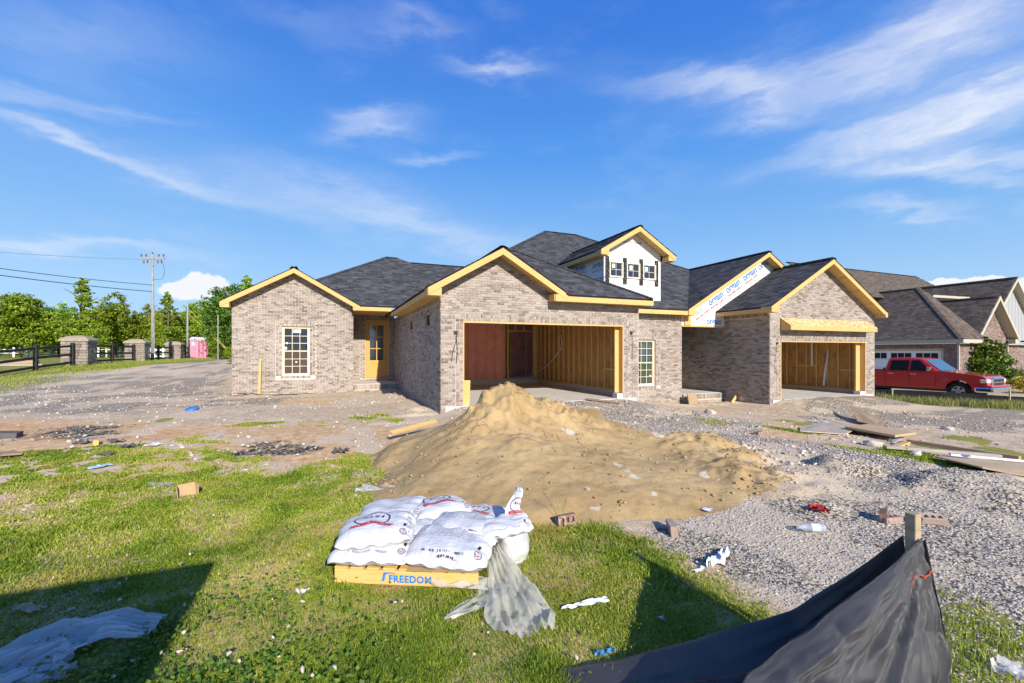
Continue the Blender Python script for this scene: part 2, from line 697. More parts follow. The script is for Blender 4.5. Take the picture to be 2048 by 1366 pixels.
M['pine'] = pine_material('fresh_pine', (.58, .345, .11), (.70, .48, .21))
M['stud'] = pine_material('stud_pine', (.70, .43, .15), (.82, .56, .24))
M['old_wood'] = pine_material('weathered_wood', (.30, .20, .12), (.48, .35, .22))
M['grey_wood'] = pine_material('greyed_wood', (.33, .28, .22), (.52, .45, .36))
M['stake'] = pine_material('stake_pine', (.50, .40, .25), (.64, .53, .36), False)
M['pallet'] = pine_material('pallet_pine', (.62, .37, .11), (.78, .52, .20), True)
M['door_wood'] = pine_material('door_fir', (.56, .31, .085), (.68, .41, .14), False)


def osb_material():
    m, t, b = new_mat('strand_board', 0.75, 0.25)
    pos = t.new('ShaderNodeNewGeometry').outputs['Position']
    v = t.voro(t.scale(pos, (1, 2.2, 1.5)), 15, out='Color')
    n = t.noise(pos, 60, 3)
    sep = t.new('ShaderNodeSeparateColor')
    t.l.new(v, sep.inputs[0])
    f = t.math('ADD', t.math('MULTIPLY', sep.outputs[0], 0.7), t.math('MULTIPLY', n, 0.3))
    base(t, b, t.ramp(f, [(0.15, (.36, .20, .075)), (0.45, (.58, .385, .17)), (0.8, (.74, .58, .33))]))
    t.put(b.inputs['Normal'], t.bump(f, 0.3, 0.004))
    return m


M['osb'] = osb_material()
M['plywood'] = pine_material('dusty_plywood', (.42, .29, .16), (.55, .42, .27), True)


def wrap_material():
    m, t, b = new_mat('house_wrap', 0.55, 0.35)
    pos = t.new('ShaderNodeNewGeometry').outputs['Position']
    n = t.noise(pos, 2.3, 5, 0.55, 1.2)
    base(t, b, t.ramp(n, [(0.3, (.66, .67, .69)), (0.7, (.74, .74, .75))]))
    t.put(b.inputs['Normal'], t.bump(n, 0.35, 0.03))
    return m


M['wrap'] = wrap_material()
M['ink_blue'] = simple_mat('blue_ink', (.065, .20, .46), 0.7, 0.2, 0.1)
M['ink_blue_pale'] = simple_mat('pale_blue_ink', (.26, .42, .62), 0.7, 0.2, 0.1)
M['ink_red'] = simple_mat('red_ink', (.62, .16, .14), 0.7, 0.2, 0.15)
M['ink_black'] = simple_mat('black_ink', (.03, .03, .035), 0.6, 0.3, 0.1)
M['felt'] = None


def felt_material():
    m, t, b = new_mat('speckled_felt_strip', 0.9, 0.2)
    pos = t.new('ShaderNodeNewGeometry').outputs['Position']
    n = t.noise(pos, 34, 3, 0.7)
    base(t, b, t.ramp(n, [(0.40, (.012, .012, .013)), (0.58, (.04, .04, .042)), (0.68, (.34, .34, .34))]))
    return m


M['felt'] = felt_material()


def concrete_material():
    m, t, b = new_mat('concrete', 0.8, 0.3)
    pos = t.new('ShaderNodeNewGeometry').outputs['Position']
    n = t.noise(pos, 1.1, 6, 0.6, 0.5)
    n2 = t.noise(pos, 30, 3, 0.6)
    c = t.ramp(t.math('ADD', t.math('MULTIPLY', n, 0.8), t.math('MULTIPLY', n2, 0.2)),
               [(0.3, (.48, .455, .41)), (0.5, (.56, .535, .49)), (0.72, (.62, .60, .55))])
    base(t, b, c)
    t.put(b.inputs['Normal'], t.bump(n2, 0.15, 0.004))
    return m


M['concrete'] = concrete_material()
M['vinyl'] = simple_mat('cream_vinyl', (.72, .63, .46), 0.45, 0.4, 0.03)
M['cream_trim'] = simple_mat('cream_trim_paint', (.47, .42, .325), 0.55, 0.35, 0.05)
M['white_paint'] = simple_mat('white_paint', (.78, .78, .77), 0.5, 0.4, 0.05)
M['sticker'] = simple_mat('pale_sticker', (.70, .82, .80), 0.5, 0.3, 0.05)
M['white_plastic'] = simple_mat('white_plastic', (.80, .80, .79), 0.4, 0.4, 0.05)


def glass_material(name, tint, rough=0.02, fac=0.25):
    """Thin pane: part mirror, part clear."""
    m = bpy.data.materials.new(name)
    m.use_nodes = True
    t = NT(m.node_tree)
    t.n.clear()
    out = t.new('ShaderNodeOutputMaterial')
    gl = t.new('ShaderNodeBsdfGlossy')
    gl.inputs['Roughness'].default_value = rough
    gl.inputs['Color'].default_value = (0.9, 0.95, 1, 1)
    pos = t.new('ShaderNodeNewGeometry').outputs['Position']
    t.put(gl.inputs['Normal'], t.bump(t.noise(pos, 1.7, 2), 0.06, 0.05))
    tr = t.new('ShaderNodeBsdfTransparent')
    tr.inputs['Color'].default_value = (*tint, 1)
    fr = t.new('ShaderNodeFresnel')
    fr.inputs['IOR'].default_value = 1.5
    mx = t.new('ShaderNodeMixShader')
    t.l.new(t.math('ADD', t.math('MULTIPLY', fr.outputs[0], 1.6), fac, clamp=True), mx.inputs[0])
    t.l.new(tr.outputs[0], mx.inputs[1])
    t.l.new(gl.outputs[0], mx.inputs[2])
    t.l.new(mx.outputs[0], out.inputs[0])
    return m


M['glass'] = glass_material('window_glass', (.45, .5, .47), fac=0.05)
M['door_glass'] = glass_material('door_glass', (.22, .28, .32), 0.1, fac=0.10)
M['screen'] = simple_mat('insect_screen', (.075, .058, .045), 0.8, 0.2, 0.1)
M['room'] = simple_mat('unlit_room_dark', (.03, .03, .025), 0.9, 0.1, 0.2, 2)  # near-black colour standing in for unlit interiors behind glass

M['blue_dark'] = simple_mat('painted_pane_reflection', (.018, .03, .065), .25, .6, .1)  # dormer pane backing: blue sky reflection put into its colour


def drape_material():
    m, t, b = new_mat('plastic_film_curtain', 0.5, 0.3)
    pos = t.new('ShaderNodeNewGeometry').outputs['Position']
    n = t.noise(t.scale(pos, (7, 7, 0.5)), 2.0, 4, 0.6)
    base(t, b, t.ramp(n, [(0.35, (.10, .14, .135)), (0.62, (.34, .43, .42))]))
    return m


M['drape'] = drape_material()


def insulation_material(name, a, c_, print_):
    m, t, b = new_mat(name, 0.85, 0.15)
    pos = t.new('ShaderNodeNewGeometry').outputs['Position']
    n = t.noise(pos, 3.0, 5, 0.6)
    n2 = t.noise(pos, 16, 4, 0.6)
    c = t.ramp(n, [(0.3, a), (0.7, c_)])
    if print_ is not None:
        # slanted grey printing on the kraft facing
        mp = t.new('ShaderNodeMapping')
        t.l.new(pos, mp.inputs['Vector'])
        mp.inputs['Rotation'].default_value = (R(38), 0, 0)
        mp.inputs['Scale'].default_value = (1, 5.5, 1.2)
        k = t.noise(mp.outputs[0], 1.9, 2, 0.5)
        kk = t.math('MULTIPLY', t.smooth(k, 0.56, 0.63), t.smooth(n2, 0.42, 0.55))
        c = t.mix(t.math('MULTIPLY', kk, 0.8), c, print_)
    base(t, b, c)
    t.put(b.inputs['Normal'], t.bump(n2, 0.5, 0.03))
    return m


M['pink'] = insulation_material('pink_insulation', (.82, .30, .26), (.92, .44, .39), None)
M['kraft'] = insulation_material('kraft_facing', (.40, .205, .07), (.54, .30, .115), (.14, .125, .125))
M['steel'] = simple_mat('galvanised_steel', (.45, .46, .47), 0.4, 0.5, 0.1, metallic=0.8)
M['black_metal'] = simple_mat('black_metal', (.02, .02, .022), 0.5, 0.4)
M['cable'] = simple_mat('pale_cable', (.62, .60, .55), 0.5)
M['black_cable'] = simple_mat('black_cable', (.02, .02, .02), 0.6)
M['pvc'] = simple_mat('white_pvc', (.74, .74, .73), 0.4, 0.4, 0.03)

# ------------------------------------------------------------------ the brick duplex under construction
house = empty('brick_house', (0, 0, 0), 0,
              'unfinished brick duplex house with raw pine fascia, charcoal roof and two open garages', 'house')
CH, CL, MJ = 0.0667, 0.2035, 0.0095      # course height, brick length with joint, joint
UNIT_BRICK = None
INDIVIDUAL = 300


def unit_brick(mat):
    me = bpy.data.meshes.new('brick')
    v = [(-.5, 0, -.5), (.5, 0, -.5), (.5, 1, -.5), (-.5, 1, -.5), (-.5, 0, .5), (.5, 0, .5), (.5, 1, .5), (-.5, 1, .5)]
    f = [(0, 1, 5, 4), (1, 2, 6, 5), (3, 0, 4, 7), (4, 5, 6, 7), (3, 2, 1, 0)]
    me.from_pydata(v, [], f)
    a = me.attributes.new('tone', 'FLOAT', 'POINT')
    a.data.foreach_set('value', np.zeros(8, dtype=np.float32))
    me.materials.append(mat)
    return me


def brick_wall(parent, axis, plane, a0, a1, z0, top, openings=(), out=-1, soldier=False, individual=0,
               mat='brick', frame=True, name='brick_wall', breaks=(), thick=0.09, base_courses=True):
    """Brick skin. axis 'X': runs along x in the plane y = plane, facing out (-1: towards -y).
    top: number or function of the coordinate along the wall."""
    topf = top if callable(top) else (lambda a: top)

    def pt(a, depth, z):                       # depth > 0 goes into the wall
        return (a, plane - out * depth, z) if axis == 'X' else (plane - out * depth, a, z)
    # mortar core, in columns between the openings
    core = MB()
    xs = sorted(set([a0, a1] + list(breaks) + [q for o in openings for q in (o['a0'], o['a1'])]))
    for s, e in zip(xs[:-1], xs[1:]):
        mid = (s + e) / 2
        segs = [(z0, None)]
        for o in openings:
            if o['a0'] <= mid <= o['a1']:
                segs = [(z0, o['z0']), (o['z1'], None)]
        for b0, b1 in segs:
            if b1 is not None and b1 - b0 < 0.01:
                continue
            t0, t1 = (topf(s), topf(e)) if b1 is None else (b1, b1)
            core.hexa([pt(s, 0, b0), pt(e, 0, b0), pt(e, thick, b0), pt(s, thick, b0),
                       pt(s, 0, t0), pt(e, 0, t1), pt(e, thick, t1), pt(s, thick, t0)])
    wall = core.build(name, M['mortar'], parent)

    for o in openings:                         # the head course ends on a bed joint
        o['top'] = z0 + CH * math.ceil((o['z1'] + 0.17 - z0) / CH)
    items = []                                 # (a centre, z centre, length, height)
    sb = 0.203

    def blocked(z, h):
        out_ = []
        for o in openings:
            m_ = sb if frame and o.get('frame', True) else 0.0
            zt = o['top'] - 0.004 if m_ else o['z1']
            zb = o['z0'] - (0.10 if o.get('sill') else 0)
            if z + h / 2 > zb and z - h / 2 < zt:
                out_.append((o['a0'] - m_, o['a1'] + m_))
        return sorted(out_)

    def put_row(z, h, off, length, gap=MJ):
        zt = z + h / 2
        a = a0 - off
        cuts = blocked(z, h)
        while a < a1:
            s, e = max(a, a0), min(a + length - gap, a1)
            parts = [(s, e)]
            for c0, c1 in cuts:
                nxt = []
                for q0, q1 in parts:
                    if c1 <= q0 or c0 >= q1:
                        nxt.append((q0, q1))
                    else:
                        if c0 - gap - q0 > 0.02:
                            nxt.append((q0, c0 - gap))
                        if q1 - c1 > 0.02:
                            nxt.append((c1, q1))
                parts = nxt
            for q0, q1 in parts:
                if q1 - q0 > 0.03 and zt <= min(topf(q0), topf(q1)) + 0.03:
                    items.append(((q0 + q1) / 2, z, q1 - q0, h))
            a += length
    maxtop = max(topf(a) for a in xs)
    flat_top = maxtop - min(topf(a) for a in xs) < 0.02
    ztop = maxtop - (0.21 if soldier and flat_top else 0)
    k = 0
    z = z0 + CH / 2
    while z + CH / 2 < ztop:
        put_row(z, CH - MJ, (k % 2) * CL / 2 + rng.random() * 0.012, CL)
        z += CH
        k += 1
    if soldier and flat_top:
        put_row(maxtop - 0.105, 0.195, 0, CH)
    if frame:
        for o in openings:
            if not o.get('frame', True):
                continue
            zz = o['z0'] + CH / 2
            while zz < o['z1'] + 0.02:
                for c in (o['a0'] - 0.152, o['a0'] - 0.051, o['a1'] + 0.051, o['a1'] + 0.152):
                    items.append((c, zz, 0.092, CH - MJ))
                zz += CH
            for r_ in (0, 1):
                rh_ = (o['top'] - o['z1']) / 2
                zc = o['z1'] + rh_ * (r_ + .5)
                a = o['a0'] - 0.203 + CH / 2
                while a < o['a1'] + 0.2:
                    items.append((a, zc, CH - MJ, rh_ - MJ))
                    a += CH
            if o.get('sill'):
                a = o['a0'] - 0.04 + CH / 2
                while a < o['a1'] + 0.05:
                    items.append((a, o['z0'] - 0.05, CH - MJ, 0.088))
                    a += CH
    # place them
    rest = MB()
    if individual:
        camp = Vector((0, 0, EYE))
        items.sort(key=lambda q: (Vector(pt(q[0], 0, q[1])) - camp).length)
        me = unit_brick(M[mat])
        for q in items[:individual]:
            o = link('brick', me, wall)
            o.location = pt(q[0], -0.012, q[1])
            if axis == 'X':
                o.rotation_euler = (0, 0, 0 if out < 0 else math.pi)
            else:
                o.rotation_euler = (0, 0, R(-90) if out < 0 else R(90))
            o.scale = (q[2], 0.014, q[3])
        items = items[individual:]
    for a, zc, L, h in items:
        p = 0.010 + rng.random() * 0.005
        t_ = rng.random()
        b = len(rest.v)
        for dp in (-p, 0.002):
            for sa, sz in ((-1, -1), (1, -1), (1, 1), (-1, 1)):
                rest.v.append(pt(a + sa * L / 2, dp, zc + sz * h / 2))
                rest.t.append(t_)
        flip = (axis == 'X' and out > 0) or (axis == 'Y' and out < 0)
        for q in ((0, 1, 2, 3), (1, 0, 4, 5), (2, 1, 5, 6), (3, 2, 6, 7), (0, 3, 7, 4)):
            rest.f.append(tuple(b + i for i in (reversed(q) if flip else q)))
    if items:
        tag(rest.build('bricks', M[mat], wall), kind='stuff')
    return wall


P1 = 0.571
def rise(pitch, xr, zr, drop=0.10):
    return lambda a: zr - pitch * abs(a - xr) - drop


# left wing, gable over it
wing_top = rise(P1, -1.3, 4.66)
brick_wall(house, 'X', 18.15, -3.30, 0.74, -0.25, wing_top, [dict(a0=-1.725, a1=-0.80, z0=0.70, z1=2.53, sill=True)],
           breaks=(-1.3,))
brick_wall(house, 'Y', 0.74, 18.16, 19.9, -0.2, 3.25, out=1)
brick_wall(house, 'Y', -3.30, 18.16, 27.0, -0.3, 3.22, out=-1)
# door wall, stoop
brick_wall(house, 'X', 19.9, 0.75, 2.53, 0.0, 3.25, [dict(a0=1.30, a1=2.28, z0=0.43, z1=2.95)])
brick_wall(house, 'X', 18.12, 0.76, 2.52, -0.25, 0.31, soldier=True, name='porch_riser')
b = MB(); b.box(0.76, 2.52, 18.22, 19.89, -0.1, 0.325)
b.build('porch_slab', M['concrete'], house)
# main garage
brick_wall(house, 'Y', 2.53, 10.92, 19.88, -0.3, 3.06, [dict(a0=12.25, a1=12.85, z0=2.30, z1=2.70, frame=False),
                                                        dict(a0=15.1, a1=15.7, z0=2.30, z1=2.70, frame=False)],
           out=-1, soldier=True)


def garage_top(a):
    return max(rise(P1, 4.06, 4.29)(a), 3.06) if a > 4.06 else rise(P1, 4.06, 4.29)(a)


brick_wall(house, 'X', 10.90, 2.53, 8.65, -0.3, garage_top, [dict(a0=3.12, a1=8.08, z0=-0.3, z1=2.385)],
           breaks=(4.06, 6.04), individual=INDIVIDUAL)
brick_wall(house, 'Y', 8.65, 10.92, 12.86, -0.3, 3.06, out=1)
# window wall of the right unit
brick_wall(house, 'X', 12.85, 8.66, 12.19, -0.75, 3.02, [dict(a0=10.06, a1=10.97, z0=0.35, z1=2.03, sill=True)], soldier=True)
brick_wall(house, 'Y', 12.19, 12.86, 15.5, -0.75, 3.02, out=1)
brick_wall(house, 'X', 15.5, 12.2, 14.37, -0.75, 3.02)
brick_wall(house, 'X', 12.87, 12.30, 14.33, -0.8, -0.03, soldier=True, name='porch_riser')
b = MB(); b.box(12.22, 14.35, 12.97, 15.48, -0.6, -0.02)
b.build('porch_slab', M['concrete'], house)
# right garage
brick_wall(house, 'Y', 14.37, 10.92, 15.49, -0.85, 3.06, out=-1, soldier=True)
brick_wall(house, 'X', 10.90, 14.37, 20.44, -0.9, rise(P1, 17.22, 5.05), [dict(a0=14.92, a1=19.85, z0=-0.9, z1=1.98)],
           breaks=(17.22,))
brick_wall(house, 'Y', 20.44, 10.92, 24.0, -0.9, 3.06, out=1)
b = MB()
b.box(-3.3, 20.4, 26.9, 27.0, -0.8, 3.2)
b.box(20.3, 20.4, 24.0, 27.0, -0.9, 3.1)
b.build('rear_wall', M['wrap'], house)

# ---- roofs
def roof_plane(parent, pts, udir, mat='shingle', exposure=0.145, name='roof', thick=0.06, over=0.03):
    """A shingled roof slope: a deck slab with rows of laid shingle tabs on it."""
    pts = [Vector(p) for p in pts]
    n = Vector((0, 0, 0))
    for i in range(len(pts)):
        n += (pts[i] - pts[0]).cross(pts[(i + 1) % len(pts)] - pts[0])
    n.normalize()
    if n.z < 0:
        n = -n
        pts = pts[::-1]
    u = Vector(udir).normalized()
    u = (u - n * u.dot(n)).normalized()
    v = n.cross(u).normalized()
    if v.z < 0:
        v, u = -v, -u
    o = pts[0]
    P2 = [((p - o).dot(u), (p - o).dot(v)) for p in pts]
    deck = MB()
    k = len(pts)
    for p in pts:
        deck.v.append(tuple(p)); deck.t.append(.5)
    for p in pts:
        deck.v.append(tuple(p - Vector((0, 0, thick)))); deck.t.append(.5)
    deck.f.append(tuple(range(k)))
    deck.f.append(tuple(reversed(range(k, 2 * k))))
    for i in range(k):
        j = (i + 1) % k
        deck.f.append((i, k + i, k + j, j))
    d = deck.build(name, M['deck'], parent)
    v0, v1 = min(q[1] for q in P2), max(q[1] for q in P2)
    sh = MB()

    def cut(vm):
        xs = []
        for i in range(k):
            (xa, ya), (xb, yb) = P2[i], P2[(i + 1) % k]
            if (ya > vm) != (yb > vm):
                xs.append(xa + (xb - xa) * (vm - ya) / (yb - ya))
        return sorted(xs)
    row = 0
    vv = v0 - over
    while vv < v1 - 0.02:
        vm = min(max(vv + exposure * 0.5, v0 + 0.003), v1 - 0.003)
        xs = cut(vm)
        for q in range(0, len(xs) - 1, 2):
            ua, ub = xs[q] - 0.02, xs[q + 1] + 0.02
            a = ua - rng.random() * 0.3
            while a < ub:
                L = 0.12 + rng.random() * 0.22
                s, e = max(a, ua), min(a + L, ub)
                if e - s > 0.015:
                    th = 0.007 + (0.007 if rng.random() < 0.5 else 0.0) + rng.random() * 0.003
                    tn = min(1, max(0, 0.25 + (0.35 if th < 0.012 else 0.0) + rng.normal() * 0.2))
                    lo = o + v * (vv + rng.random() * 0.008)
                    hi = o + v * (vv + exposure + 0.012)
                    A = lo + u * s + n * th
                    B = lo + u * (e - 0.004) + n * th
                    C = hi + u * (e - 0.004) + n * 0.003
                    D = hi + u * s + n * 0.003
                    bi = len(sh.v)
                    sh.v += [tuple(A), tuple(B), tuple(C), tuple(D), tuple(A - n * (th + 0.002)), tuple(B - n * (th + 0.002))]
                    sh.t += [tn] * 6
                    sh.f += [(bi, bi + 1, bi + 2, bi + 3), (bi + 4, bi + 5, bi + 1, bi)]
                a += L
        vv += exposure
        row += 1
    tag(sh.build('shingles', M[mat], d), kind='stuff')
    return d


def ridge_cap(parent, a, b, mat='shingle'):
    a, b = Vector(a), Vector(b)
    L = (b - a).length
    d = (b - a).normalized()
    s = d.cross(Vector((0, 0, 1))).normalized()
    m = MB()
    n = max(1, int(L / 0.145))
    for i in range(n):
        p, q = a + d * (L * i / n), a + d * (L * (i + 1) / n + 0.03)
        up = Vector((0, 0, 0.035 + 0.008 * rng.random()))
        t_ = rng.random() * 0.7
        for sg in (-1, 1):
            w = s * sg * 0.14 - Vector((0, 0, 0.055))
            m.face([p + up, p + up + w, q + up * 0.8 + w, q + up * 0.8] if sg > 0 else
                   [p + up + w, p + up, q + up * 0.8, q + up * 0.8 + w], t_)
    return tag(m.build('ridge_cap', M[mat], parent), kind='stuff')


Z1 = 3.17
# left wing gable
roof_plane(house, [(-3.58, 24, 3.36), (-3.58, 17.75, 3.36), (-1.3, 17.75, 4.66), (-1.3, 24, 4.66)], (0, 1, 0))
roof_plane(house, [(0.98, 17.75, 3.36), (0.98, 22, 3.36), (-1.3, 22, 4.66), (-1.3, 17.75, 4.66)], (0, 1, 0))
ridge_cap(house, (-1.3, 17.72, 4.66), (-1.3, 21, 4.66))
# hip over the left block and its ridge running right
roof_plane(house, [(0.97, 17.75, 3.38), (2.6, 17.75, 3.38), (9.0, 17.75, 3.38), (9.0, 22.4, 6.077), (3.65, 22.4, 6.077),
                   (3.05, 22.9, 6.367), (2.5, 22.9, 6.367), (-0.87, 19.53, 4.412)], (1, 0, 0))
roof_plane(house, [(-2.65, 27.2, 3.38), (-2.65, 23.0, 3.38), (-0.87, 19.53, 4.412), (2.5, 22.9, 6.367), (2.5, 27.2, 6.367)], (0, 1, 0))
ridge_cap(house, (-0.87, 19.53, 4.41), (2.5, 22.9, 6.367))
ridge_cap(house, (2.5, 22.9, 6.367), (3.05, 22.9, 6.367))
ridge_cap(house, (3.65, 22.4, 6.077), (9.0, 22.4, 6.077))
# garage block
G_ = 4.06 - (4.29 - Z1) / 0.58
roof_plane(house, [(2.13, 26, Z1), (2.13, 10.49, Z1), (4.06, 10.49, 4.29), (4.06, 12.42, 4.29), (5.5, 13.85, 5.125),
                   (5.5, 15.86, 5.125), (10.4, 20.75, 7.96), (10.4, 26, 7.96)], (0, 1, 0))
roof_plane(house, [(5.99, 10.49, Z1), (4.06, 12.42, 4.29), (4.06, 10.49, 4.29)], (0, 1, 0))
roof_plane(house, [(5.99, 10.49, Z1), (8.86, 10.49, Z1), (5.5, 13.85, 5.12), (4.06, 12.42, 4.29)], (1, 0, 0))
roof_plane(house, [(8.86, 10.49, Z1), (8.86, 12.48, Z1), (5.5, 15.86, 5.12), (5.5, 13.85, 5.12)], (0, 1, 0))
ridge_cap(house, (4.06, 10.46, 4.29), (4.06, 12.42, 4.29))
ridge_cap(house, (8.86, 10.49, Z1), (5.5, 13.85, 5.12))
ridge_cap(house, (4.06, 12.42, 4.29), (5.5, 13.85, 5.12))
ridge_cap(house, (5.5, 13.85, 5.12), (5.5, 15.86, 5.12))
# main hip
roof_plane(house, [(8.5, 12.45, 3.15), (12.1, 12.45, 3.15), (16.4, 16.75, 5.645), (12.3, 20.75, 7.96), (10.4, 20.75, 7.96),
                   (5.5, 15.86, 5.125), (5.5, 14.6, 4.397)], (1, 0, 0))
ridge_cap(house, (5.5, 15.86, 5.12), (10.4, 20.75, 7.96))
ridge_cap(house, (10.4, 20.75, 7.96), (12.3, 20.75, 7.96))
ridge_cap(house, (12.3, 20.75, 7.96), (16.4, 16.75, 5.645))
# gable over the porch of the right unit
roof_plane(house, [(12.1, 12.45, 3.14), (16.4, 16.75, 5.645), (16.4, 12.45, 5.645)], (0, 1, 0))
roof_plane(house, [(20.7, 12.45, 3.14), (20.7, 22, 3.14), (16.4, 22, 5.645), (16.4, 12.45, 5.645)], (0, 1, 0))
ridge_cap(house, (16.4, 12.42, 5.645), (16.4, 16.75, 5.645))
# right garage gable
roof_plane(house, [(13.92, 12.83, Z1), (13.92, 10.49, Z1), (17.22, 10.49, 5.05), (17.22, 12.83, 5.05)], (0, 1, 0))
roof_plane(house, [(20.52, 10.49, Z1), (20.52, 12.83, Z1), (17.22, 12.83, 5.05), (17.22, 10.49, 5.05)], (0, 1, 0))
ridge_cap(house, (17.22, 10.46, 5.05), (17.22, 12.83, 5.05))


# ---- pine fascia, rakes, soffits, lookouts
def fascia(a, b, h=0.185, drop=0.02, out=(0, -1, 0), t=0.038):
    """Board under the roof edge from a to b (points on the roof edge)."""
    a, b, out = Vector(a), Vector(b), Vector(out)
    a, b = a + out * -0.02, b + out * -0.02
    z = Vector((0, 0, -(h / 2 + drop)))
    m = MB()
    m.beam(a + z, b + z, t, h, tone=random.random())
    return m.build('fascia_board', M['pine'], house, bevel=0.004)


def rake(xe, ze, xr, zr, y, back):
    """One sloping gable board with its plywood soffit and lookouts."""
    dz = -0.100
    m = MB()
    a, b = Vector((xe, y + 0.014, ze + dz - 0.01)), Vector((xr, y + 0.014, zr + dz - 0.01))
    d = (b - a).normalized()
    nrm = Vector((-d.z, 0, d.x)) if d.x > 0 else Vector((d.z, 0, -d.x))
    h = 0.17
    v = Vector((0, 0, 1)) * (h / 2)
    t = Vector((0, 0.02, 0))
    m.hexa([a - v - t, a - v + t, b - v + t, b - v - t, a + v - t, a + v + t, b + v + t, b + v - t], random.random())
    m.build('rake_board', M['pine'], house, bevel=0.003)
    s = MB()
    lo = Vector((0, 0, -0.02))
    a2, b2 = a + lo + Vector((0, 0.045, -0.02)), b + lo + Vector((0, 0.045, -0.02))
    q = Vector((0, back - y - 0.06, 0))
    tt = Vector((0, 0, 0.012))
    s.hexa([a2, a2 + q, b2 + q, b2, a2 + tt, a2 + q + tt, b2 + q + tt, b2 + tt], 0.6)
    s.build('soffit_board', M['pine'], house)
    k = max(2, int((b - a).length / 0.9))
    for i in range(1, k):
        c = a2.lerp(b2, i / k) + q * 0.5 - Vector((0, 0, 0.02))
        l = MB()
        l.obox(c, d * 0.02, q * 0.5, Vector((0, 0, 0.018)))
        l.build('lookout', M['pine'], house)


def box_end(x0, x1, y0, y1, z0, z1):
    m = MB(); m.box(x0, x1, y0, y1, z0, z1, random.random())
    return m.build('eave_return', M['pine'], house, bevel=0.004)


def soffit(x0, x1, y0, y1, z):
    m = MB(); m.box(x0, x1, y0, y1, z, z + 0.012, 0.7)
    return m.build('soffit_board', M['pine'], house)


# left wing
rake(-3.58, 3.36, -1.3, 4.66, 17.75, 18.14)
rake(0.98, 3.36, -1.3, 4.66, 17.75, 18.14)
box_end(-3.60, -3.32, 17.76, 18.13, 3.14, 3.33)
fascia((-3.58, 17.80, 3.36), (-3.58, 24, 3.36), out=(-1, 0, 0))
fascia((0.72, 17.75, 3.38), (2.14, 17.75, 3.38))
soffit(0.75, 2.52, 17.79, 19.9, 3.17)
# main garage
rake(2.13, Z1, 4.06, 4.29, 10.49, 10.89)
rake(5.90, Z1 + .05, 4.06, 4.29, 10.49, 10.89)
box_end(2.12, 2.46, 10.50, 10.88, 2.96, 3.15)
fascia((2.13, 10.53, Z1), (2.13, 17.78, Z1 + 0.02), out=(-1, 0, 0))
soffit(2.16, 2.52, 10.90, 17.75, 2.985)
fascia((5.58, 10.49, Z1), (8.88, 10.49, Z1))
box_end(5.56, 5.60, 10.53, 10.89, 2.98, 3.16)
fascia((8.86, 10.53, Z1), (8.86, 12.5, Z1), out=(1, 0, 0))
soffit(5.60, 8.84, 10.53, 10.89, 2.985)
# window wall
fascia((8.88, 12.45, 3.15), (12.14, 12.45, 3.15))
soffit(8.88, 12.1, 12.49, 12.84, 2.965)
# porch gable
rake(12.1, 3.14, 16.4, 5.645, 12.45, 12.83)
rake(20.7, 3.14, 16.4, 5.645, 12.45, 12.83)
box_end(12.12, 12.5, 12.40, 12.83, 2.94, 3.13)
# right garage
rake(13.92, Z1, 17.22, 5.05, 10.49, 10.89)
rake(20.52, Z1, 17.22, 5.05, 10.49, 10.89)
box_end(13.90, 14.30, 10.47, 10.88, 2.96, 3.15)
box_end(20.46, 20.54, 10.47, 10.88, 2.96, 3.15)
box_end(20.40, 20.46, 10.47, 10.88, 2.955, 3.145)
fascia((13.92, 10.53, Z1), (13.92, 12.84, Z1), out=(-1, 0, 0))
soffit(13.95, 14.36, 10.9, 12.83, 2.985)
fascia((20.52, 10.53, Z1), (20.52, 24, Z1), out=(1, 0, 0))

# awning over the right garage door
aw = MB()
ya, yb, zt, zb = 10.885, 10.52, 2.80, 2.53
b = MB(); b.hexa([(14.88, yb, zb), (19.92, yb, zb), (19.92, ya, zt), (14.88, ya, zt),
                  (14.88, yb, zb + .015), (19.92, yb, zb + .015), (19.92, ya, zt + .015), (14.88, ya, zt + .015)])
b.build('awning_board', M['osb'], house)
b = MB(); b.box(14.90, 19.90, yb - 0.02, yb + 0.02, zb - 0.165, zb - 0.002, 0.2)
b.build('awning_fascia', M['pine'], house, bevel=0.004)
for x in (14.92, 19.88):
    b = MB()
    b.hexa([(x - .02, yb + .022, zb - .165), (x + .02, yb + .022, zb - .165), (x + .02, ya, zb - .165), (x - .02, ya, zb - .165),
            (x - .02, yb + .022, zb - .003), (x + .02, yb + .022, zb - .003), (x + .02, ya, zt - .01), (x - .02, ya, zt - .01)], 0.8)
    b.build('awning_bracket', M['pine'], house)
b = MB(); b.box(14.94, 19.86, yb + .025, ya, zb - .16, zb - .148)
b.build('awning_soffit', M['pine'], house)

# ---- house wrap gable over the porch with its printing
b = MB()
wt = rise(0.5825, 16.4, 5.645, 0.13)
pts_ = [(12.62, 2.59), (14.36, 2.59), (14.38, 3.0), (20.3, 3.0), (20.3, wt(20.3)), (16.4, wt(16.4)), (12.62, wt(12.62))]
k = len(pts_)
for yy in (12.84, 12.93):
    for x, z in pts_:
        b.v.append((x, yy, z)); b.t.append(.5)
b.f.append(tuple(range(k)))
b.f.append(tuple(reversed(range(k, 2 * k))))
for i in range(k):
    j = (i + 1) % k
    b.f.append((i, k + i, k + j, j))
wrap = b.build('house_wrap', M['wrap'], house)
b = MB(); b.box(12.30, 12.61, 12.80, 12.95, 2.60, 3.04); b.build('porch_beam_end', M['pine'], house)
b = MB(); b.box(12.20, 14.36, 12.83, 13.1, 2.545, 2.585); b.build('porch_beam', M['pine'], house)
b = MB(); b.box(12.20, 12.29, 12.845, 12.95, 2.55, 3.0); b.build('house_wrap', M['wrap'], house)


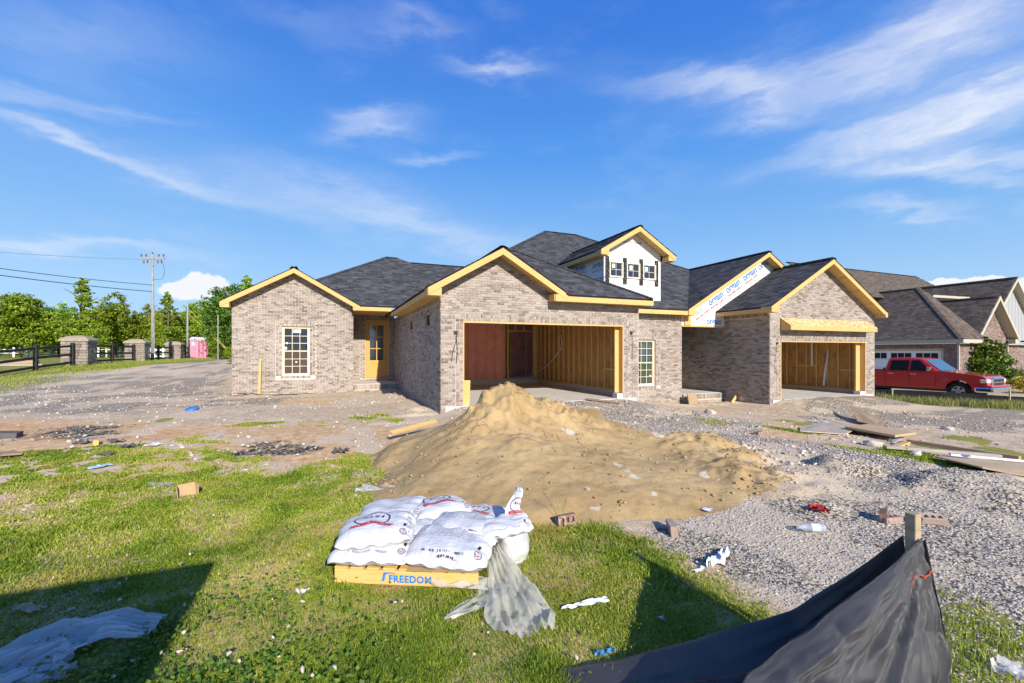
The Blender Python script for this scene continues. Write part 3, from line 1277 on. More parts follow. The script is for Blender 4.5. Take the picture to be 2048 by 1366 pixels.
def lettering(text, loc, size, mat, parent, rot=(R(90), 0, 0), tilt=0.0, name='printed_lettering', bold=0.0, sx=1.0,
              align='LEFT', spacing=1.0):
    c = bpy.data.curves.new(name, 'FONT')
    c.body = text
    c.size = size
    c.offset = bold
    c.align_x = align
    c.space_character = spacing
    c.resolution_u = 3
    c.materials.append(mat)
    o = link(name, c, parent)
    m = Matrix.Translation(loc) @ Matrix.Rotation(rot[2], 4, 'Z') @ Matrix.Rotation(rot[1], 4, 'Y') @ Matrix.Rotation(rot[0], 4, 'X') \
        @ Matrix.Rotation(tilt, 4, 'Z') @ Matrix.Diagonal((sx, 1, 1, 1))
    o.matrix_local = m
    dg = bpy.context.evaluated_depsgraph_get()
    me = bpy.data.meshes.new_from_object(o.evaluated_get(dg))
    me.name = name
    bpy.data.objects.remove(o)
    bpy.data.curves.remove(c)
    o = link(name, me, parent)
    o.matrix_local = m
    return o


tl = math.atan(0.5825)
tv = Vector((math.cos(tl), 0, math.sin(tl)))
nv = Vector((-math.sin(tl), 0, math.cos(tl)))
org = Vector((12.90, 12.832, 2.66))
for i, (s, txt) in enumerate([(0.05, 'gain'), (0.95, 'orgain'), (2.02, 'orgain'), (3.10, 'orgain'), (4.1, 'orgain')]):
    p = org + tv * s + nv * 0.26
    lettering(txt, p, 0.42, M['ink_blue_pale'] if i == 0 else M['ink_blue'], wrap, tilt=tl, bold=0.008, sx=0.82)
    if i < 4:
        lettering('BUILDING SUPPLY', p + nv * -0.155, 0.125, M['ink_red'], wrap, tilt=tl, bold=0.002, sx=0.85)
        ln = MB()
        ln.obox(p + tv * 0.45 + nv * -0.045, tv * 0.44, Vector((0, 0.0015, 0)), nv * 0.004)
        ln.build('printed_line', M['ink_red'], wrap)
        lettering('HOUSE WRAP', p + nv * -0.28 + tv * 0.12, 0.11, M['ink_blue_pale'], wrap, tilt=tl, sx=0.8)
lettering('orgain', (13.42, 12.832, 2.66), 0.36, M['ink_blue'], wrap, bold=0.007, sx=0.85)

# ---- dormer
dor = MB()
dt = rise(0.585, 10.09, 6.06, 0.12)
pts_ = [(8.84, 3.25), (11.34, 3.25), (11.34, dt(11.34)), (10.09, dt(10.09)), (8.84, dt(8.84))]
k = 5
for yy in (13.02, 13.1):
    for x, z in pts_:
        dor.v.append((x, yy, z)); dor.t.append(.5)
dor.f.append(tuple(range(k)))
dor.f.append(tuple(reversed(range(k, 2 * k))))
for i in range(k):
    j = (i + 1) % k
    dor.f.append((i, k + i, k + j, j))
dormer = dor.build('dormer_front', M['wrap'], house)
b = MB(); b.box(8.84, 8.92, 13.11, 17.0, 3.3, 5.15); side = b.build('dormer_side', M['wrap'], house)
b = MB(); b.box(11.26, 11.34, 13.11, 17.0, 3.3, 5.15); b.build('dormer_side', M['wrap'], house)
for y_, z_, t_ in ((13.75, 4.62, 'orgain'), (14.95, 4.72, 'orgain')):
    lettering(t_, (8.836, y_, z_), 0.34, M['ink_blue'], side, rot=(R(90), 0, R(-90)), bold=0.006, sx=0.85)
    lettering('BUILDING SUPPLY', (8.836, y_, z_ - 0.14), 0.10, M['ink_red'], side, rot=(R(90), 0, R(-90)), sx=0.85)
    lettering('HOUSE WRAP', (8.836, y_ + 0.25, z_ - 0.5), 0.2, M['ink_blue'], side, rot=(R(90), 0, R(-90)), sx=0.85)
lettering('HOUSE WRAP', (9.62, 13.015, 5.50), 0.14, M['ink_black'], dormer, sx=0.95)
for i_, z_ in enumerate((5.36, 5.28, 5.20)):
    lettering('WATER RESISTIVE', (9.86, 13.015, z_), 0.062, M['ink_blue_pale'], dormer, sx=0.75)
roof_plane(house, [(8.47, 12.62, 5.12), (8.47, 15.85, 5.12), (10.09, 17.47, 6.06), (10.09, 12.62, 6.06)], (0, 1, 0))
roof_plane(house, [(11.71, 12.62, 5.12), (11.71, 15.85, 5.12), (10.09, 17.47, 6.06), (10.09, 12.62, 6.06)], (0, 1, 0))
ridge_cap(house, (10.09, 12.6, 6.06), (10.09, 17.4, 6.06))
rake(8.47, 5.12, 10.09, 6.06, 12.62, 13.01)
rake(11.71, 5.12, 10.09, 6.06, 12.62, 13.01)
fascia((8.47, 12.66, 5.12), (8.47, 15.8, 5.12), out=(-1, 0, 0))
box_end(8.46, 8.80, 12.63, 12.98, 4.92, 5.09)
box_end(11.38, 11.72, 12.63, 12.98, 4.92, 5.09)
soffit(8.5, 8.83, 13.0, 15.8, 4.94)
for x in (8.97, 9.72, 10.44, 11.14):
    b = MB(); b.box(x - 0.075, x + 0.075, 12.985, 13.018, 4.02, 4.97)
    b.build('felt_strip', M['felt'], house)


# ---- windows
def window(x0, x1, z0, z1, y, cols, rows, halves=2, fr=0.055, depth=0.07, lower='glass', stickers=(), backing=None, proud=0.0):
    """Sash window: frame (part) with sashes, muntins and panes (sub-parts)."""
    f = MB()
    yf = y - proud
    f.box(x0, x1, yf, yf + depth, z0, z0 + fr)
    f.box(x0, x1, yf, yf + depth, z1 - fr, z1)
    f.box(x0, x0 + fr, yf + .001, yf + depth - .001, z0 + fr, z1 - fr)
    f.box(x1 - fr, x1, yf + .001, yf + depth - .001, z0 + fr, z1 - fr)
    w = f.build('window', M['vinyl'], house, bevel=0.004)
    ix0, ix1, iz0, iz1 = x0 + fr, x1 - fr, z0 + fr, z1 - fr
    hz = (iz1 - iz0) / halves
    pane = None
    for h in range(halves):
        b0, b1 = iz0 + h * hz, iz0 + (h + 1) * hz
        yy = yf + 0.020 + (0.0 if h else 0.014)
        s = MB()
        sr = 0.022 if fr > .05 else 0.014
        s.box(ix0, ix1, yy, yy + .03, b0, b0 + sr)
        s.box(ix0, ix1, yy, yy + .03, b1 - sr, b1)
        s.box(ix0, ix0 + sr, yy + .001, yy + .029, b0 + sr, b1 - sr)
        s.box(ix1 - sr, ix1, yy + .001, yy + .029, b0 + sr, b1 - sr)
        s.build('sash', M['vinyl'], w, bevel=0.002)
        cw, rh = (ix1 - ix0 - 2 * sr) / cols, (b1 - b0 - 2 * sr) / rows
        for c in range(1, cols):
            m = MB(); xx = ix0 + sr + c * cw
            mw = .009 if fr > .05 else .006
            m.box(xx - mw, xx + mw, yy + .004, yy + .02, b0 + sr, b1 - sr)
            m.build('muntin', M['vinyl'], w)
        for r_ in range(1, rows):
            m = MB(); zz = b0 + sr + r_ * rh
            m.box(ix0 + sr, ix1 - sr, yy + .005, yy + .019, zz - (.009 if fr > .05 else .006), zz + (.009 if fr > .05 else .006))
            m.build('muntin', M['vinyl'], w)
        if pane is None:
            pane = bpy.data.meshes.new('pane')
            pane.from_pydata([(0, 0, 0), (1, 0, 0), (1, 0, 1), (0, 0, 1)], [], [(0, 1, 2, 3)])
            pane.materials.append(M['glass'])
        for c in range(cols):
            for r_ in range(rows):
                p = link('pane', pane, w)
                p.location = (ix0 + sr + c * cw, yy + .022, b0 + sr + r_ * rh)
                p.scale = (cw, 1, rh)
        if h == 0 and lower == 'screen':
            m = MB(); m.box(ix0 + .01, ix1 - .01, yf + .052, yf + .056, b0, b1)
            m.build('insect_screen', M['screen'], w)
    for (sx, sz, sw, sh_) in stickers:
        m = MB(); m.box(x0 + sx, x0 + sx + sw, yf + .012, yf + .016, z0 + sz, z0 + sz + sh_)
        m.build('window_sticker', M['sticker'], w)
    if backing:
        mg = .05 if backing[1] > .05 else -.03
        m = MB(); m.box(x0 - mg, x1 + mg, y + backing[1], y + backing[1] + .02, z0 - mg, z1 + mg)
        m.build('window_backing', M[backing[0]], w)  # room and blue backings carry interior shade and pane reflection as colour
    return w


window(-1.725, -0.80, 0.70, 2.53, 18.21, 3, 3, lower='screen', stickers=((.37, 1.60, .26, .12), (.13, 1.18, .06, .06), (.08, 0.98, .08, .09), (.44, .48, .06, .05)),
       backing=('room', 1.4))
window(10.06, 10.97, 0.35, 2.03, 12.92, 3, 3, backing=('drape', 0.10), stickers=((.70, .34, .07, .05),))
for x, st in ((9.05, (.10, .33, .13, .14)), (9.79, (.12, .30, .12, .16)), (10.51, (.08, .30, .13, .16))):
    window(x, x + 0.585, 4.24, 4.80, 13.02, 2, 2, halves=1, fr=.042, proud=0.05, backing=('blue_dark', -0.004), stickers=(st,))
for y0 in (12.25, 15.1):
    w = MB()
    fr = .05
    X = 2.545
    w.box(X, X + .06, y0, y0 + .6, 2.30, 2.35)
    w.box(X, X + .06, y0, y0 + .6, 2.65, 2.70)
    w.box(X, X + .06, y0, y0 + .05, 2.35, 2.65)
    w.box(X, X + .06, y0 + .55, y0 + .6, 2.35, 2.65)
    ww = w.build('window', M['old_wood'], house)
    m = MB(); m.box(X + .03, X + .04, y0 + .04, y0 + .56, 2.34, 2.66); m.build('pane', M['room'], ww)

# ---- front door
d = MB()
y = 19.93
d.box(1.30, 1.36, y, y + .1, 0.43, 2.95); d.box(2.22, 2.28, y, y + .1, 0.43, 2.95); d.box(1.36, 2.22, y, y + .1, 2.89, 2.95)
d.build('door_frame', M['door_wood'], house, bevel=0.004)
leaf = MB()
y = 19.97
x0, x1, z0, z1 = 1.365, 2.215, 0.445, 2.885
st = 0.14
gl0 = 1.22
leaf.box(x0, x0 + st, y, y + .045, z0, z1)
leaf.box(x1 - st, x1, y, y + .045, z0, z1)
leaf.box(x0 + st, x1 - st, y, y + .045, z1 - st, z1)
leaf.box(x0 + st, x1 - st, y, y + .045, z0, z0 + .24)
leaf.box(x0 + st, x1 - st, y, y + .045, gl0 - .15, gl0)
leaf.box(x0 + st, x1 - st, y + .015, y + .035, z0 + .24, gl0 - .15)
door = leaf.build('door', M['door_wood'], house, bevel=0.005)
gx0, gx1, gz0, gz1 = x0 + st, x1 - st, gl0, z1 - st
m = MB()
m.box((gx0 + gx1) / 2 - .018, (gx0 + gx1) / 2 + .018, y + .004, y + .04, gz0, gz1)
m.build('muntin', M['door_wood'], door)
for q in (1, 2):
    zz = gz0 + (gz1 - gz0) * q / 3
    m = MB(); m.box(gx0, gx1, y + .006, y + .038, zz - .018, zz + .018); m.build('muntin', M['door_wood'], door)
for c in range(2):
    for r_ in range(3):
        m = MB()
        a, b_ = gx0 + (gx1 - gx0) * c / 2, gx0 + (gx1 - gx0) * (c + 1) / 2
        e, f_ = gz0 + (gz1 - gz0) * r_ / 3, gz0 + (gz1 - gz0) * (r_ + 1) / 3
        m.face([(a, y + .025, e), (b_, y + .025, e), (b_, y + .025, f_), (a, y + .025, f_)])
        m.build('pane', M['door_glass'], door)
for zz in (1.42, 1.30):
    m = MB(); m.tube([(x1 - .06, y - .012, zz), (x1 - .06, y + .01, zz)], .022, 12); m.build('lock_hole', M['black_metal'], door)
b = MB(); b.box(1.0, 2.5, 21.0, 21.02, 0.3, 3.0); b.build('unlit_room_panel', M['room'], house)  # dark panel added behind the door glass as the room's shade


# ---- garage interiors
def studs_along_y(x, ys, z0, z1, sgn, mat='stud'):
    st_ = empty('stud_wall', (0, 0, 0)); st_.parent = house
    me = None
    for y_ in ys:
        j = rng.normal() * 0.006
        if me is None:
            b = MB(); b.box(-.045, .045, -.019, .019, 0, z1 - z0, 0.0)
            o = b.build('stud', M[mat], st_); me = o.data
        else:
            o = link('stud', me, st_)
        o.location = (x + sgn * .0445, y_ + j, z0)
        o.rotation_euler = (rng.normal() * .002, 0, 0)
    b = MB(); b.box(x + (0 if sgn > 0 else -.089), x + (.089 if sgn > 0 else 0), ys[0] - .1, ys[-1] + .1, z0 - .04, z0 - .001, .4)
    b.build('bottom_plate', M[mat], st_)
    b = MB(); b.box(x + (0 if sgn > 0 else -.089), x + (.089 if sgn > 0 else 0), ys[0] - .1, ys[-1] + .1, z1 + .001, z1 + .08, .4)
    b.build('top_plate', M[mat], st_)
    return st_


def batts_along_y(st_, x, ys, z0, z1, sgn, mat):
    """Insulation between the studs, each bay bulging a little."""
    for a, b_ in zip(ys[:-1], ys[1:]):
        n, m_ = 5, 9
        P = np.zeros((n, m_, 3))
        bul = 0.02 + 0.02 * rng.random()
        for i in range(n):
            for j in range(m_):
                u_, v_ = i / (n - 1), j / (m_ - 1)
                P[i, j] = (x - sgn * 0.015 + sgn * (0.05 + bul * math.sin(math.pi * u_) + 0.006 * rng.normal()),
                           a + .02 + (b_ - a - .04) * u_, z0 + (z1 - z0) * v_)
        if sgn < 0:
            P = P[::-1]
        grid_mesh('insulation_batt', P, M[mat], st_, uv=False)


# main garage floor, kerb walls, right stud wall
b = MB(); b.box(2.64, 8.54, 10.86, 17.6, -0.25, 0.20); b.build('garage_slab', M['concrete'], house)
b = MB(); b.box(8.40, 8.53, 11.02, 17.5, 0.201, 0.34); b.box(2.66, 8.4, 17.40, 17.55, 0.201, 0.40)
b.build('kerb', M['concrete'], house)
ys = [11.15 + 0.406 * i for i in range(16)]
sw = studs_along_y(8.50, ys, 0.385, 2.86, -1)
batts_along_y(sw, 8.50, ys, 0.385, 2.86, -1, 'kraft')
for a, e, zz in ((11.15, 12.36, 1.02),):
    b = MB(); b.box(8.415, 8.50, a, e, zz - .02, zz + .02, .3); b.build('fire_block', M['stud'], sw)
b = MB(); b.box(8.56, 8.62, 10.95, 17.6, 0.1, 3.0); b.build('sheathing', M['osb'], house)
# back wall with doorway
bw = empty('stud_wall', (0, 0, 0)); bw.parent = house
xs_ = [2.75 + 0.406 * i for i in range(11)]
me = None
for x in xs_ + [8.30, 8.36]:
    if me is None:
        b = MB(); b.box(-.019, .019, -.045, .045, 0, 2.45, 0); o = b.build('stud', M['stud'], bw); me = o.data
    else:
        o = link('stud', me, bw)
    o.location = (x, 17.45, 0.44)
for x in (6.95, 8.18, 8.24):
    b = MB(); b.box(x - .03, x + .03, 17.39, 17.50, 0.44, 2.89, .1); b.build('stud', M['stud'], bw)
b = MB(); b.box(6.98, 8.20, 17.39, 17.50, 2.46, 2.51, .1); b.build('header', M['stud'], bw)
for x in (7.3, 7.7):
    b = MB(); b.box(x - .02, x + .02, 17.40, 17.49, 2.52, 2.89, .1); b.build('cripple_stud', M['stud'], bw)
b = MB(); b.box(2.66, 6.9, 17.40, 17.50, 0.401, 0.439, .1); b.build('bottom_plate', M['stud'], bw)
for a, c in zip(xs_[:-1], xs_[1:]):
    n, m_ = 5, 9
    P = np.zeros((n, m_, 3))
    bul = .03 + .03 * rng.random()
    for i in range(n):
        for j in range(m_):
            u_, v_ = i / (n - 1), j / (m_ - 1)
            P[i, j] = (a + .02 + (c - a - .04) * u_, 17.44 - bul * math.sin(math.pi * u_) - .006 * rng.normal(), .44 + 2.45 * v_)
    grid_mesh('insulation_batt', P, M['pink'], bw, uv=False)
b = MB(); b.box(8.25, 8.53, 17.52, 17.55, .4, 2.95); b.build('insulation_batt', M['pink'], bw)
# back room beyond the doorway
b = MB(); b.box(5.5, 10.0, 20.2, 20.25, 0.3, 3.0); b.build('insulation_panel', M['pink'], house)
b = MB(); b.box(5.5, 10.0, 17.6, 20.2, 0.38, 0.43); b.build('room_floor', M['concrete'], house)
for x in (7.2, 7.55, 8.35, 8.7):
    b = MB(); b.box(x - .02, x + .02, 18.6, 18.69, .43, 2.9); b.build('stud', M['stud'], house)
for zz in (1.35, 1.62):
    b = MB(); b.box(7.5, 8.4, 19.9, 20.15, zz, zz + .04); b.build('blocking_board', M['stud'], house)
# left wall, ceiling joists and deck
b = MB(); b.box(2.64, 2.66, 10.98, 17.5, .2, 3.0); b.build('sheathing', M['osb'], house)
b = MB(); b.box(2.64, 8.54, 11.0, 20.2, 3.0, 3.04); b.box(2.64, 10.1, 17.6, 26, 3.06, 3.1)
b.build('ceiling_board', M['osb'], house)
for i in range(10):
    b = MB(); x = 2.95 + i * 0.6; b.box(x - .019, x + .019, 11.0, 17.6, 2.80, 2.995, rng.random()); b.build('ceiling_joist', M['stud'], house)
# opening trim
b = MB(); b.box(3.10, 3.135, 10.88, 11.06, 0.2, 2.37); b.build('door_jamb', M['pine'], house)
b = MB(); b.box(8.05, 8.085, 10.88, 11.10, 0.36, 2.37); b.box(7.90, 8.05, 11.06, 11.12, 0.36, 2.40); b.build('door_jamb', M['pine'], house)
b = MB(); b.box(3.10, 8.085, 10.87, 11.06, 2.345, 2.384); b.box(2.7, 8.5, 11.0, 11.06, 2.39, 3.0); b.build('door_header', M['pine'], house)
b = MB(); b.box(7.86, 8.075, 10.89, 11.12, 0.0, 0.345); b.build('kerb', M['concrete'], house)
b = MB(); b.hexa([(3.14, 10.95, .2), (3.3, 10.95, .2), (3.3, 11.0, .2), (3.14, 11.0, .2), (3.14, 10.95, .85), (3.32, 10.95, .85), (3.32, 11.0, .85), (3.14, 11.0, .85)], .2)
b.build('leaning_board', M['pine'], house)
# coil of cable on the stud wall
cb = MB()
pts_ = []
for i in range(60):
    a = i / 59 * 3 * 2 * math.pi
    pts_.append((8.36 - .01 * (i % 3), 15.3 + .10 * math.sin(a), 1.95 + .30 * math.cos(a)))
cb.tube(pts_, .014, 6)
cb.tube([(8.36, 15.3, 1.7), (8.30, 15.7, 1.35), (8.25, 16.3, 1.0), (8.1, 17.0, .7)], .02, 6)
cb.build('cable_coil', M['cable'], house)

# right garage
b = MB(); b.box(14.48, 20.33, 10.86, 17.6, -0.6, -0.13); b.build('garage_slab', M['concrete'], house)
b = MB(); b.box(20.1, 20.24, 11.02, 17.5, -0.129, -0.01); b.build('kerb', M['concrete'], house)
ys = [11.15, 11.34] + [11.62 + 0.46 * i for i in range(13)]
sw = studs_along_y(20.20, ys, 0.03, 2.86, -1)
batts_along_y(sw, 20.20, ys, 0.03, 2.86, -1, 'kraft')
for a, e, zz in ((11.34, 12.08, .82), (13.0, 13.92, .95)):
    b = MB(); b.box(20.115, 20.20, a, e, zz - .02, zz + .02, .3); b.build('fire_block', M['stud'], sw)
b = MB(); b.tube([(20.09, 13.18, .96), (20.09, 13.18, 2.8)], .045, 12); b.build('drain_pipe', M['pvc'], sw)
b = MB(); b.tube([(20.02, 12.62, 0.1), (20.05, 12.55, .9), (20.09, 12.48, 1.5), (20.10, 12.46, 1.7)], [.05, .045, .03, .01], 10)
b.build('drain_pipe', M['pvc'], sw)
b = MB(); b.box(20.25, 20.31, 10.95, 17.6, -.3, 3.0); b.box(14.48, 20.3, 17.55, 17.6, -.3, 3.0); b.box(14.48, 14.5, 11.0, 17.5, -.3, 3.0)
b.build('sheathing', M['osb'], house)
b = MB(); b.box(14.48, 20.33, 11.0, 20.2, 3.0, 3.04); b.build('ceiling_board', M['osb'], house)
b = MB(); b.box(14.90, 14.935, 10.88, 11.06, -.13, 1.97); b.build('door_jamb', M['pine'], house)
b = MB(); b.box(19.82, 19.855, 10.88, 11.10, 0.02, 1.97); b.box(19.55, 19.82, 11.07, 11.13, 0.02, 2.0); b.build('door_jamb', M['pine'], house)
b = MB(); b.box(14.90, 19.855, 10.87, 11.06, 1.945, 1.978); b.box(14.5, 20.3, 11.0, 11.06, 1.99, 3.0); b.build('door_header', M['pine'], house)
b = MB(); b.box(19.5, 19.845, 10.89, 11.13, -.3, 0.005); b.build('kerb', M['concrete'], house)
b = MB(); b.lathe([(0, .42), (.10, .42), (.13, .36), (.14, .02), (.12, 0), (0, 0)], 14, (15.14, 11.6, -.13))
tag(b.build('plastic_jug', M['white_plastic'], None, smooth=True), 'white plastic drum just inside the right-hand garage opening', 'drum')

# ---- loose wires, lamp boxes on the brick piers
def wire(pts, r=.006, mat='black_cable', name='loose_wire'):
    b = MB(); b.tube(pts, r, 5); return b.build(name, M[mat], house)


b = MB(); b.box(2.86, 2.96, 10.86, 10.9, 2.05, 2.13); b.build('lamp_box', M['black_metal'], house)
wire([(2.92, 10.86, 2.05), (2.91, 10.85, 1.85), (2.83, 10.855, 1.6), (2.80, 10.85, 1.35)])
wire([(2.92, 10.86, 2.05), (2.95, 10.85, 1.6), (2.92, 10.85, 1.3)])
b = MB(); b.box(8.32, 8.40, 10.86, 10.9, 2.12, 2.2); b.build('lamp_box', M['black_metal'], house)
wire([(8.37, 10.86, 2.12), (8.41, 10.85, 1.9), (8.39, 10.855, 1.6), (8.40, 10.85, 1.35)])
b = MB(); b.box(14.66, 14.76, 10.86, 10.9, 1.86, 1.92); b.build('lamp_box', M['black_metal'], house)
wire([(14.68, 10.86, 1.88), (14.62, 10.85, 1.5), (14.56, 10.855, 1.1), (14.68, 10.85, .75)])
# ------------------------------------------------------------------ the ground
def poly(*px):
    return [GG(x, y) if -250 < x < 2300 and y < 1400 else G(x, y) for x, y in px]


Z_GRASS = poly((-900, 880), (0, 905), (120, 898), (330, 888), (420, 905), (560, 928), (640, 915), (760, 900), (800, 940), (770, 985),
               (860, 1010), (1060, 1035), (1240, 1042), (1340, 1068), (1420, 1085), (1480, 1120), (1520, 1190), (1640, 1260),
               (1720, 1366), (1900, 1900), (-4000, 3200), (-2200, 1100))
Z_GRASS_R = poly((1880, 1235), (1960, 1215), (2100, 1300), (2300, 1500), (2300, 1900), (1900, 1800), (1860, 1366))
Z_GRAVEL = poly((1440, 1130), (1330, 1062), (1400, 1025), (1560, 1000), (1650, 965), (1560, 905), (1330, 885), (1180, 812),
                (1262, 815), (1400, 852), (1500, 872), (1700, 898), (1790, 918), (1900, 948), (2048, 985), (2900, 1080), (3200, 2500),
                (1900, 1900), (1720, 1366), (1600, 1230), (1500, 1170))
Z_GRAVEL_2 = [(12.5, 8.3), (15.0, 9.8), (15.0, 10.8), (20.2, 10.8), (20.6, 9.6), (24.5, 7.4), (60, 0), (60, -12), (24, -1.5), (16.5, 4.4)]
Z_GRAVEL_L = poly((-240, 840), (-240, 800), (0, 763), (150, 746), (300, 733), (384, 724), (465, 722), (464, 792), (720, 806), (640, 815), (380, 822), (250, 838), (0, 832))
Z_MAIN_DRIVE = [(3.0, 9.5), (3.0, 10.9), (8.3, 10.9), (9.3, 10.2), (10.5, 8.0), (8.3, 6.3), (5.5, 7.5)]
Z_VERGE = [(-14.4, 14), (-14.4, 62), (-9.5, 62)] + [GG(400, 724), GG(330, 728), GG(240, 737), GG(120, 747), GG(0, 757)] + [(-13.0, 14)]
Z_FARGRASS = [(-400, 14), (-400, 400), (30, 400), (30, 62), (-14.6, 62), (-14.6, 14)]
Z_SILTGRASS = [(21.0, 11.3), (25.3, 8.1), (30, 5.0), (40, -2), (38, -4), (28, 3.4), (24, 6.7), (20.7, 10.3)]
Z_MIDGRASS_R = poly((1400, 838), (1480, 842), (1560, 835), (1700, 862), (1640, 880), (1540, 884), (1460, 868))
Z_MIDGRASS_R2 = poly((1640, 890), (1760, 905), (1850, 880), (1930, 868), (2048, 905), (2400, 950), (2400, 1040), (2048, 955), (1880, 935), (1760, 915))
Z_SAND = poly((750, 1000), (790, 935), (850, 880), (930, 830), (1050, 810), (1190, 820), (1300, 870), (1420, 890), (1520, 935),
              (1560, 985), (1480, 1010), (1360, 1032), (1200, 1042), (1000, 1036), (850, 1015))
Z_DIRT_L = poly((0, 840), (250, 845), (420, 850), (620, 845), (800, 860), (780, 900), (600, 925), (420, 905), (200, 895), (0, 905), (-500, 900), (-500, 850))
Z_RUBBLE = poly((1310, 905), (1400, 880), (1540, 895), (1660, 940), (1720, 985), (1620, 1005), (1500, 990), (1400, 955))


def ell(px, py, rx, ry):
    """Ellipse on the ground, from its outline in the photograph."""
    return [GG(px + rx * math.cos(a), py + ry * math.sin(a)) for a in np.linspace(0, 2 * math.pi, 14, endpoint=False)]


def zone_weight(p, x, y, soft, wob, seed, wscale=1.6):
    d = sdist(p, x, y) + (fbm(x, y, wscale, 4, seed) - 0.5) * 2 * wob
    return 1 - sstep(-soft, soft, d)


def ground_attrs(x, y):
    x = np.asarray(x, float); y = np.asarray(y, float)
    far = sstep(10, 30, np.hypot(x, y))
    n1 = fbm(x, y, 0.9, 4, 3)
    n2 = fbm(x, y, 3.2, 3, 9)
    gravel = np.maximum.reduce([zone_weight(Z_GRAVEL, x, y, .22, .45, 1), zone_weight(Z_GRAVEL_2, x, y, .4, .7, 2),
                                (.30 + .5 * sstep(.42, .6, n1)) * zone_weight(Z_GRAVEL_L, x, y, 1.2, 1.6, 4, .6), zone_weight(Z_MAIN_DRIVE, x, y, .5, .7, 5)])
    grass = zone_weight(Z_GRASS, x, y, .35, .75, 6)
    bare = sstep(0.52, 0.66, n2 * 0.5 + n1 * 0.5)
    n3 = fbm(x, y, 1.9, 4, 71)
    bare = np.maximum(bare, sstep(.53, .61, n3))
    bare = np.maximum(bare, sstep(.58, .66, fbm(x, y, 4.5, 3, 73)))
    fade = sstep(4.2, 8.5, np.hypot(x, y))
    grass = grass * (1 - (0.55 + .3 * fade) * bare) * (1 - .2 * fade)
    grass = np.maximum(grass, zone_weight(Z_GRASS_R, x, y, .1, .2, 7))
    patch = sstep(0.54, 0.62, n1)
    grass = np.maximum(grass, 0.8 * patch * zone_weight(Z_MIDGRASS_R, x, y, .3, .3, 8))
    grass = np.maximum(grass, 0.9 * sstep(.45, .55, n1) * zone_weight(Z_MIDGRASS_R2, x, y, .3, .4, 8))
    grass = np.maximum(grass, zone_weight(Z_VERGE, x, y, .5, .6, 10))
    for e in ((560, 848, 110, 7), (290, 842, 60, 5), (760, 838, 60, 8), (400, 885, 60, 10), (930, 870, 20, 8)):
        grass = np.maximum(grass, 0.75 * zone_weight(ell(*e), x, y, .3, .5, 11) * sstep(.42, .6, n2))
    grass = np.maximum(grass, zone_weight(Z_FARGRASS, x, y, .3, .4, 70))
    grass = np.maximum(grass, zone_weight(Z_SILTGRASS, x, y, .15, .3, 72))
    grass = np.maximum(grass, sstep(55, 70, np.hypot(x, y)))
    grass = np.maximum(grass, (y < -1).astype(float))
    gz_ = zone_weight(Z_GRASS, x, y, .8, .6, 6)
    sand = zone_weight(Z_SAND, x, y, .25, .35, 12)
    red = 0.9 * zone_weight(ell(130, 868, 230, 20), x, y, .6, .9, 13) + 0.5 * zone_weight(ell(240, 790, 200, 8), x, y, .8, 1.2, 14) * sstep(.5, .6, n1)
    orange = zone_weight(Z_DIRT_L, x, y, .8, .9, 15) + 0.8 * zone_weight(ell(600, 805, 140, 9), x, y, .5, .8, 16) \
        + 0.9 * zone_weight(ell(1560, 865, 150, 18), x, y, .4, .5, 17)
    orange = np.maximum(orange, .9 * gz_)
    char = np.maximum.reduce([zone_weight(ell(165, 862, 90, 11), x, y, .3, .7, 18, 2.5), zone_weight(ell(570, 898, 70, 13), x, y, .2, .4, 19, 3),
                              zone_weight(ell(460, 910, 35, 10), x, y, .2, .35, 20, 3), 0.7 * zone_weight(ell(15, 875, 50, 7), x, y, .2, .4, 21, 3)])
    char = char * (.35 + .65 * sstep(.30, .55, fbm(x, y, 6, 3, 22)))
    chalk = np.maximum(sstep(.58, .70, fbm(x, y, 0.55, 4, 23)) * 0.8, sstep(.57, .66, fbm(x, y, 1.5, 4, 27)) * .75)
    for e in ((1400, 905, 60, 8), (1480, 900, 90, 14), (1560, 925, 80, 22), (1640, 960, 60, 12), (1960, 985, 120, 20), (740, 800, 60, 12), (300, 800, 90, 6),
              (700, 812, 50, 6), (560, 840, 40, 6), (1500, 800, 60, 8), (600, 780, 90, 6), (1700, 880, 90, 8), (1300, 832, 40, 5)):
        chalk = np.maximum(chalk, 0.9 * zone_weight(ell(*e), x, y, .3, .5, 24, 2.2))
    rub = zone_weight(Z_RUBBLE, x, y, .3, .4, 33)
    gravel = gravel * (1 - .9 * rub)
    chalk = np.maximum(chalk, .62 * rub)
    near_ = 1 - sstep(15, 18, y)
    orange, red, char = orange * near_, red * near_, char * near_
    chalk = chalk * (1 - grass) * (1 - sand * .8)
    return dict(grass=np.clip(grass, 0, 1), gravel=np.clip(gravel, 0, 1), sand=np.clip(sand, 0, 1), red=np.clip(red, 0, 1),
                orange=np.clip(orange, 0, 1), char=np.clip(char, 0, 1), chalk=np.clip(chalk, 0, 1))


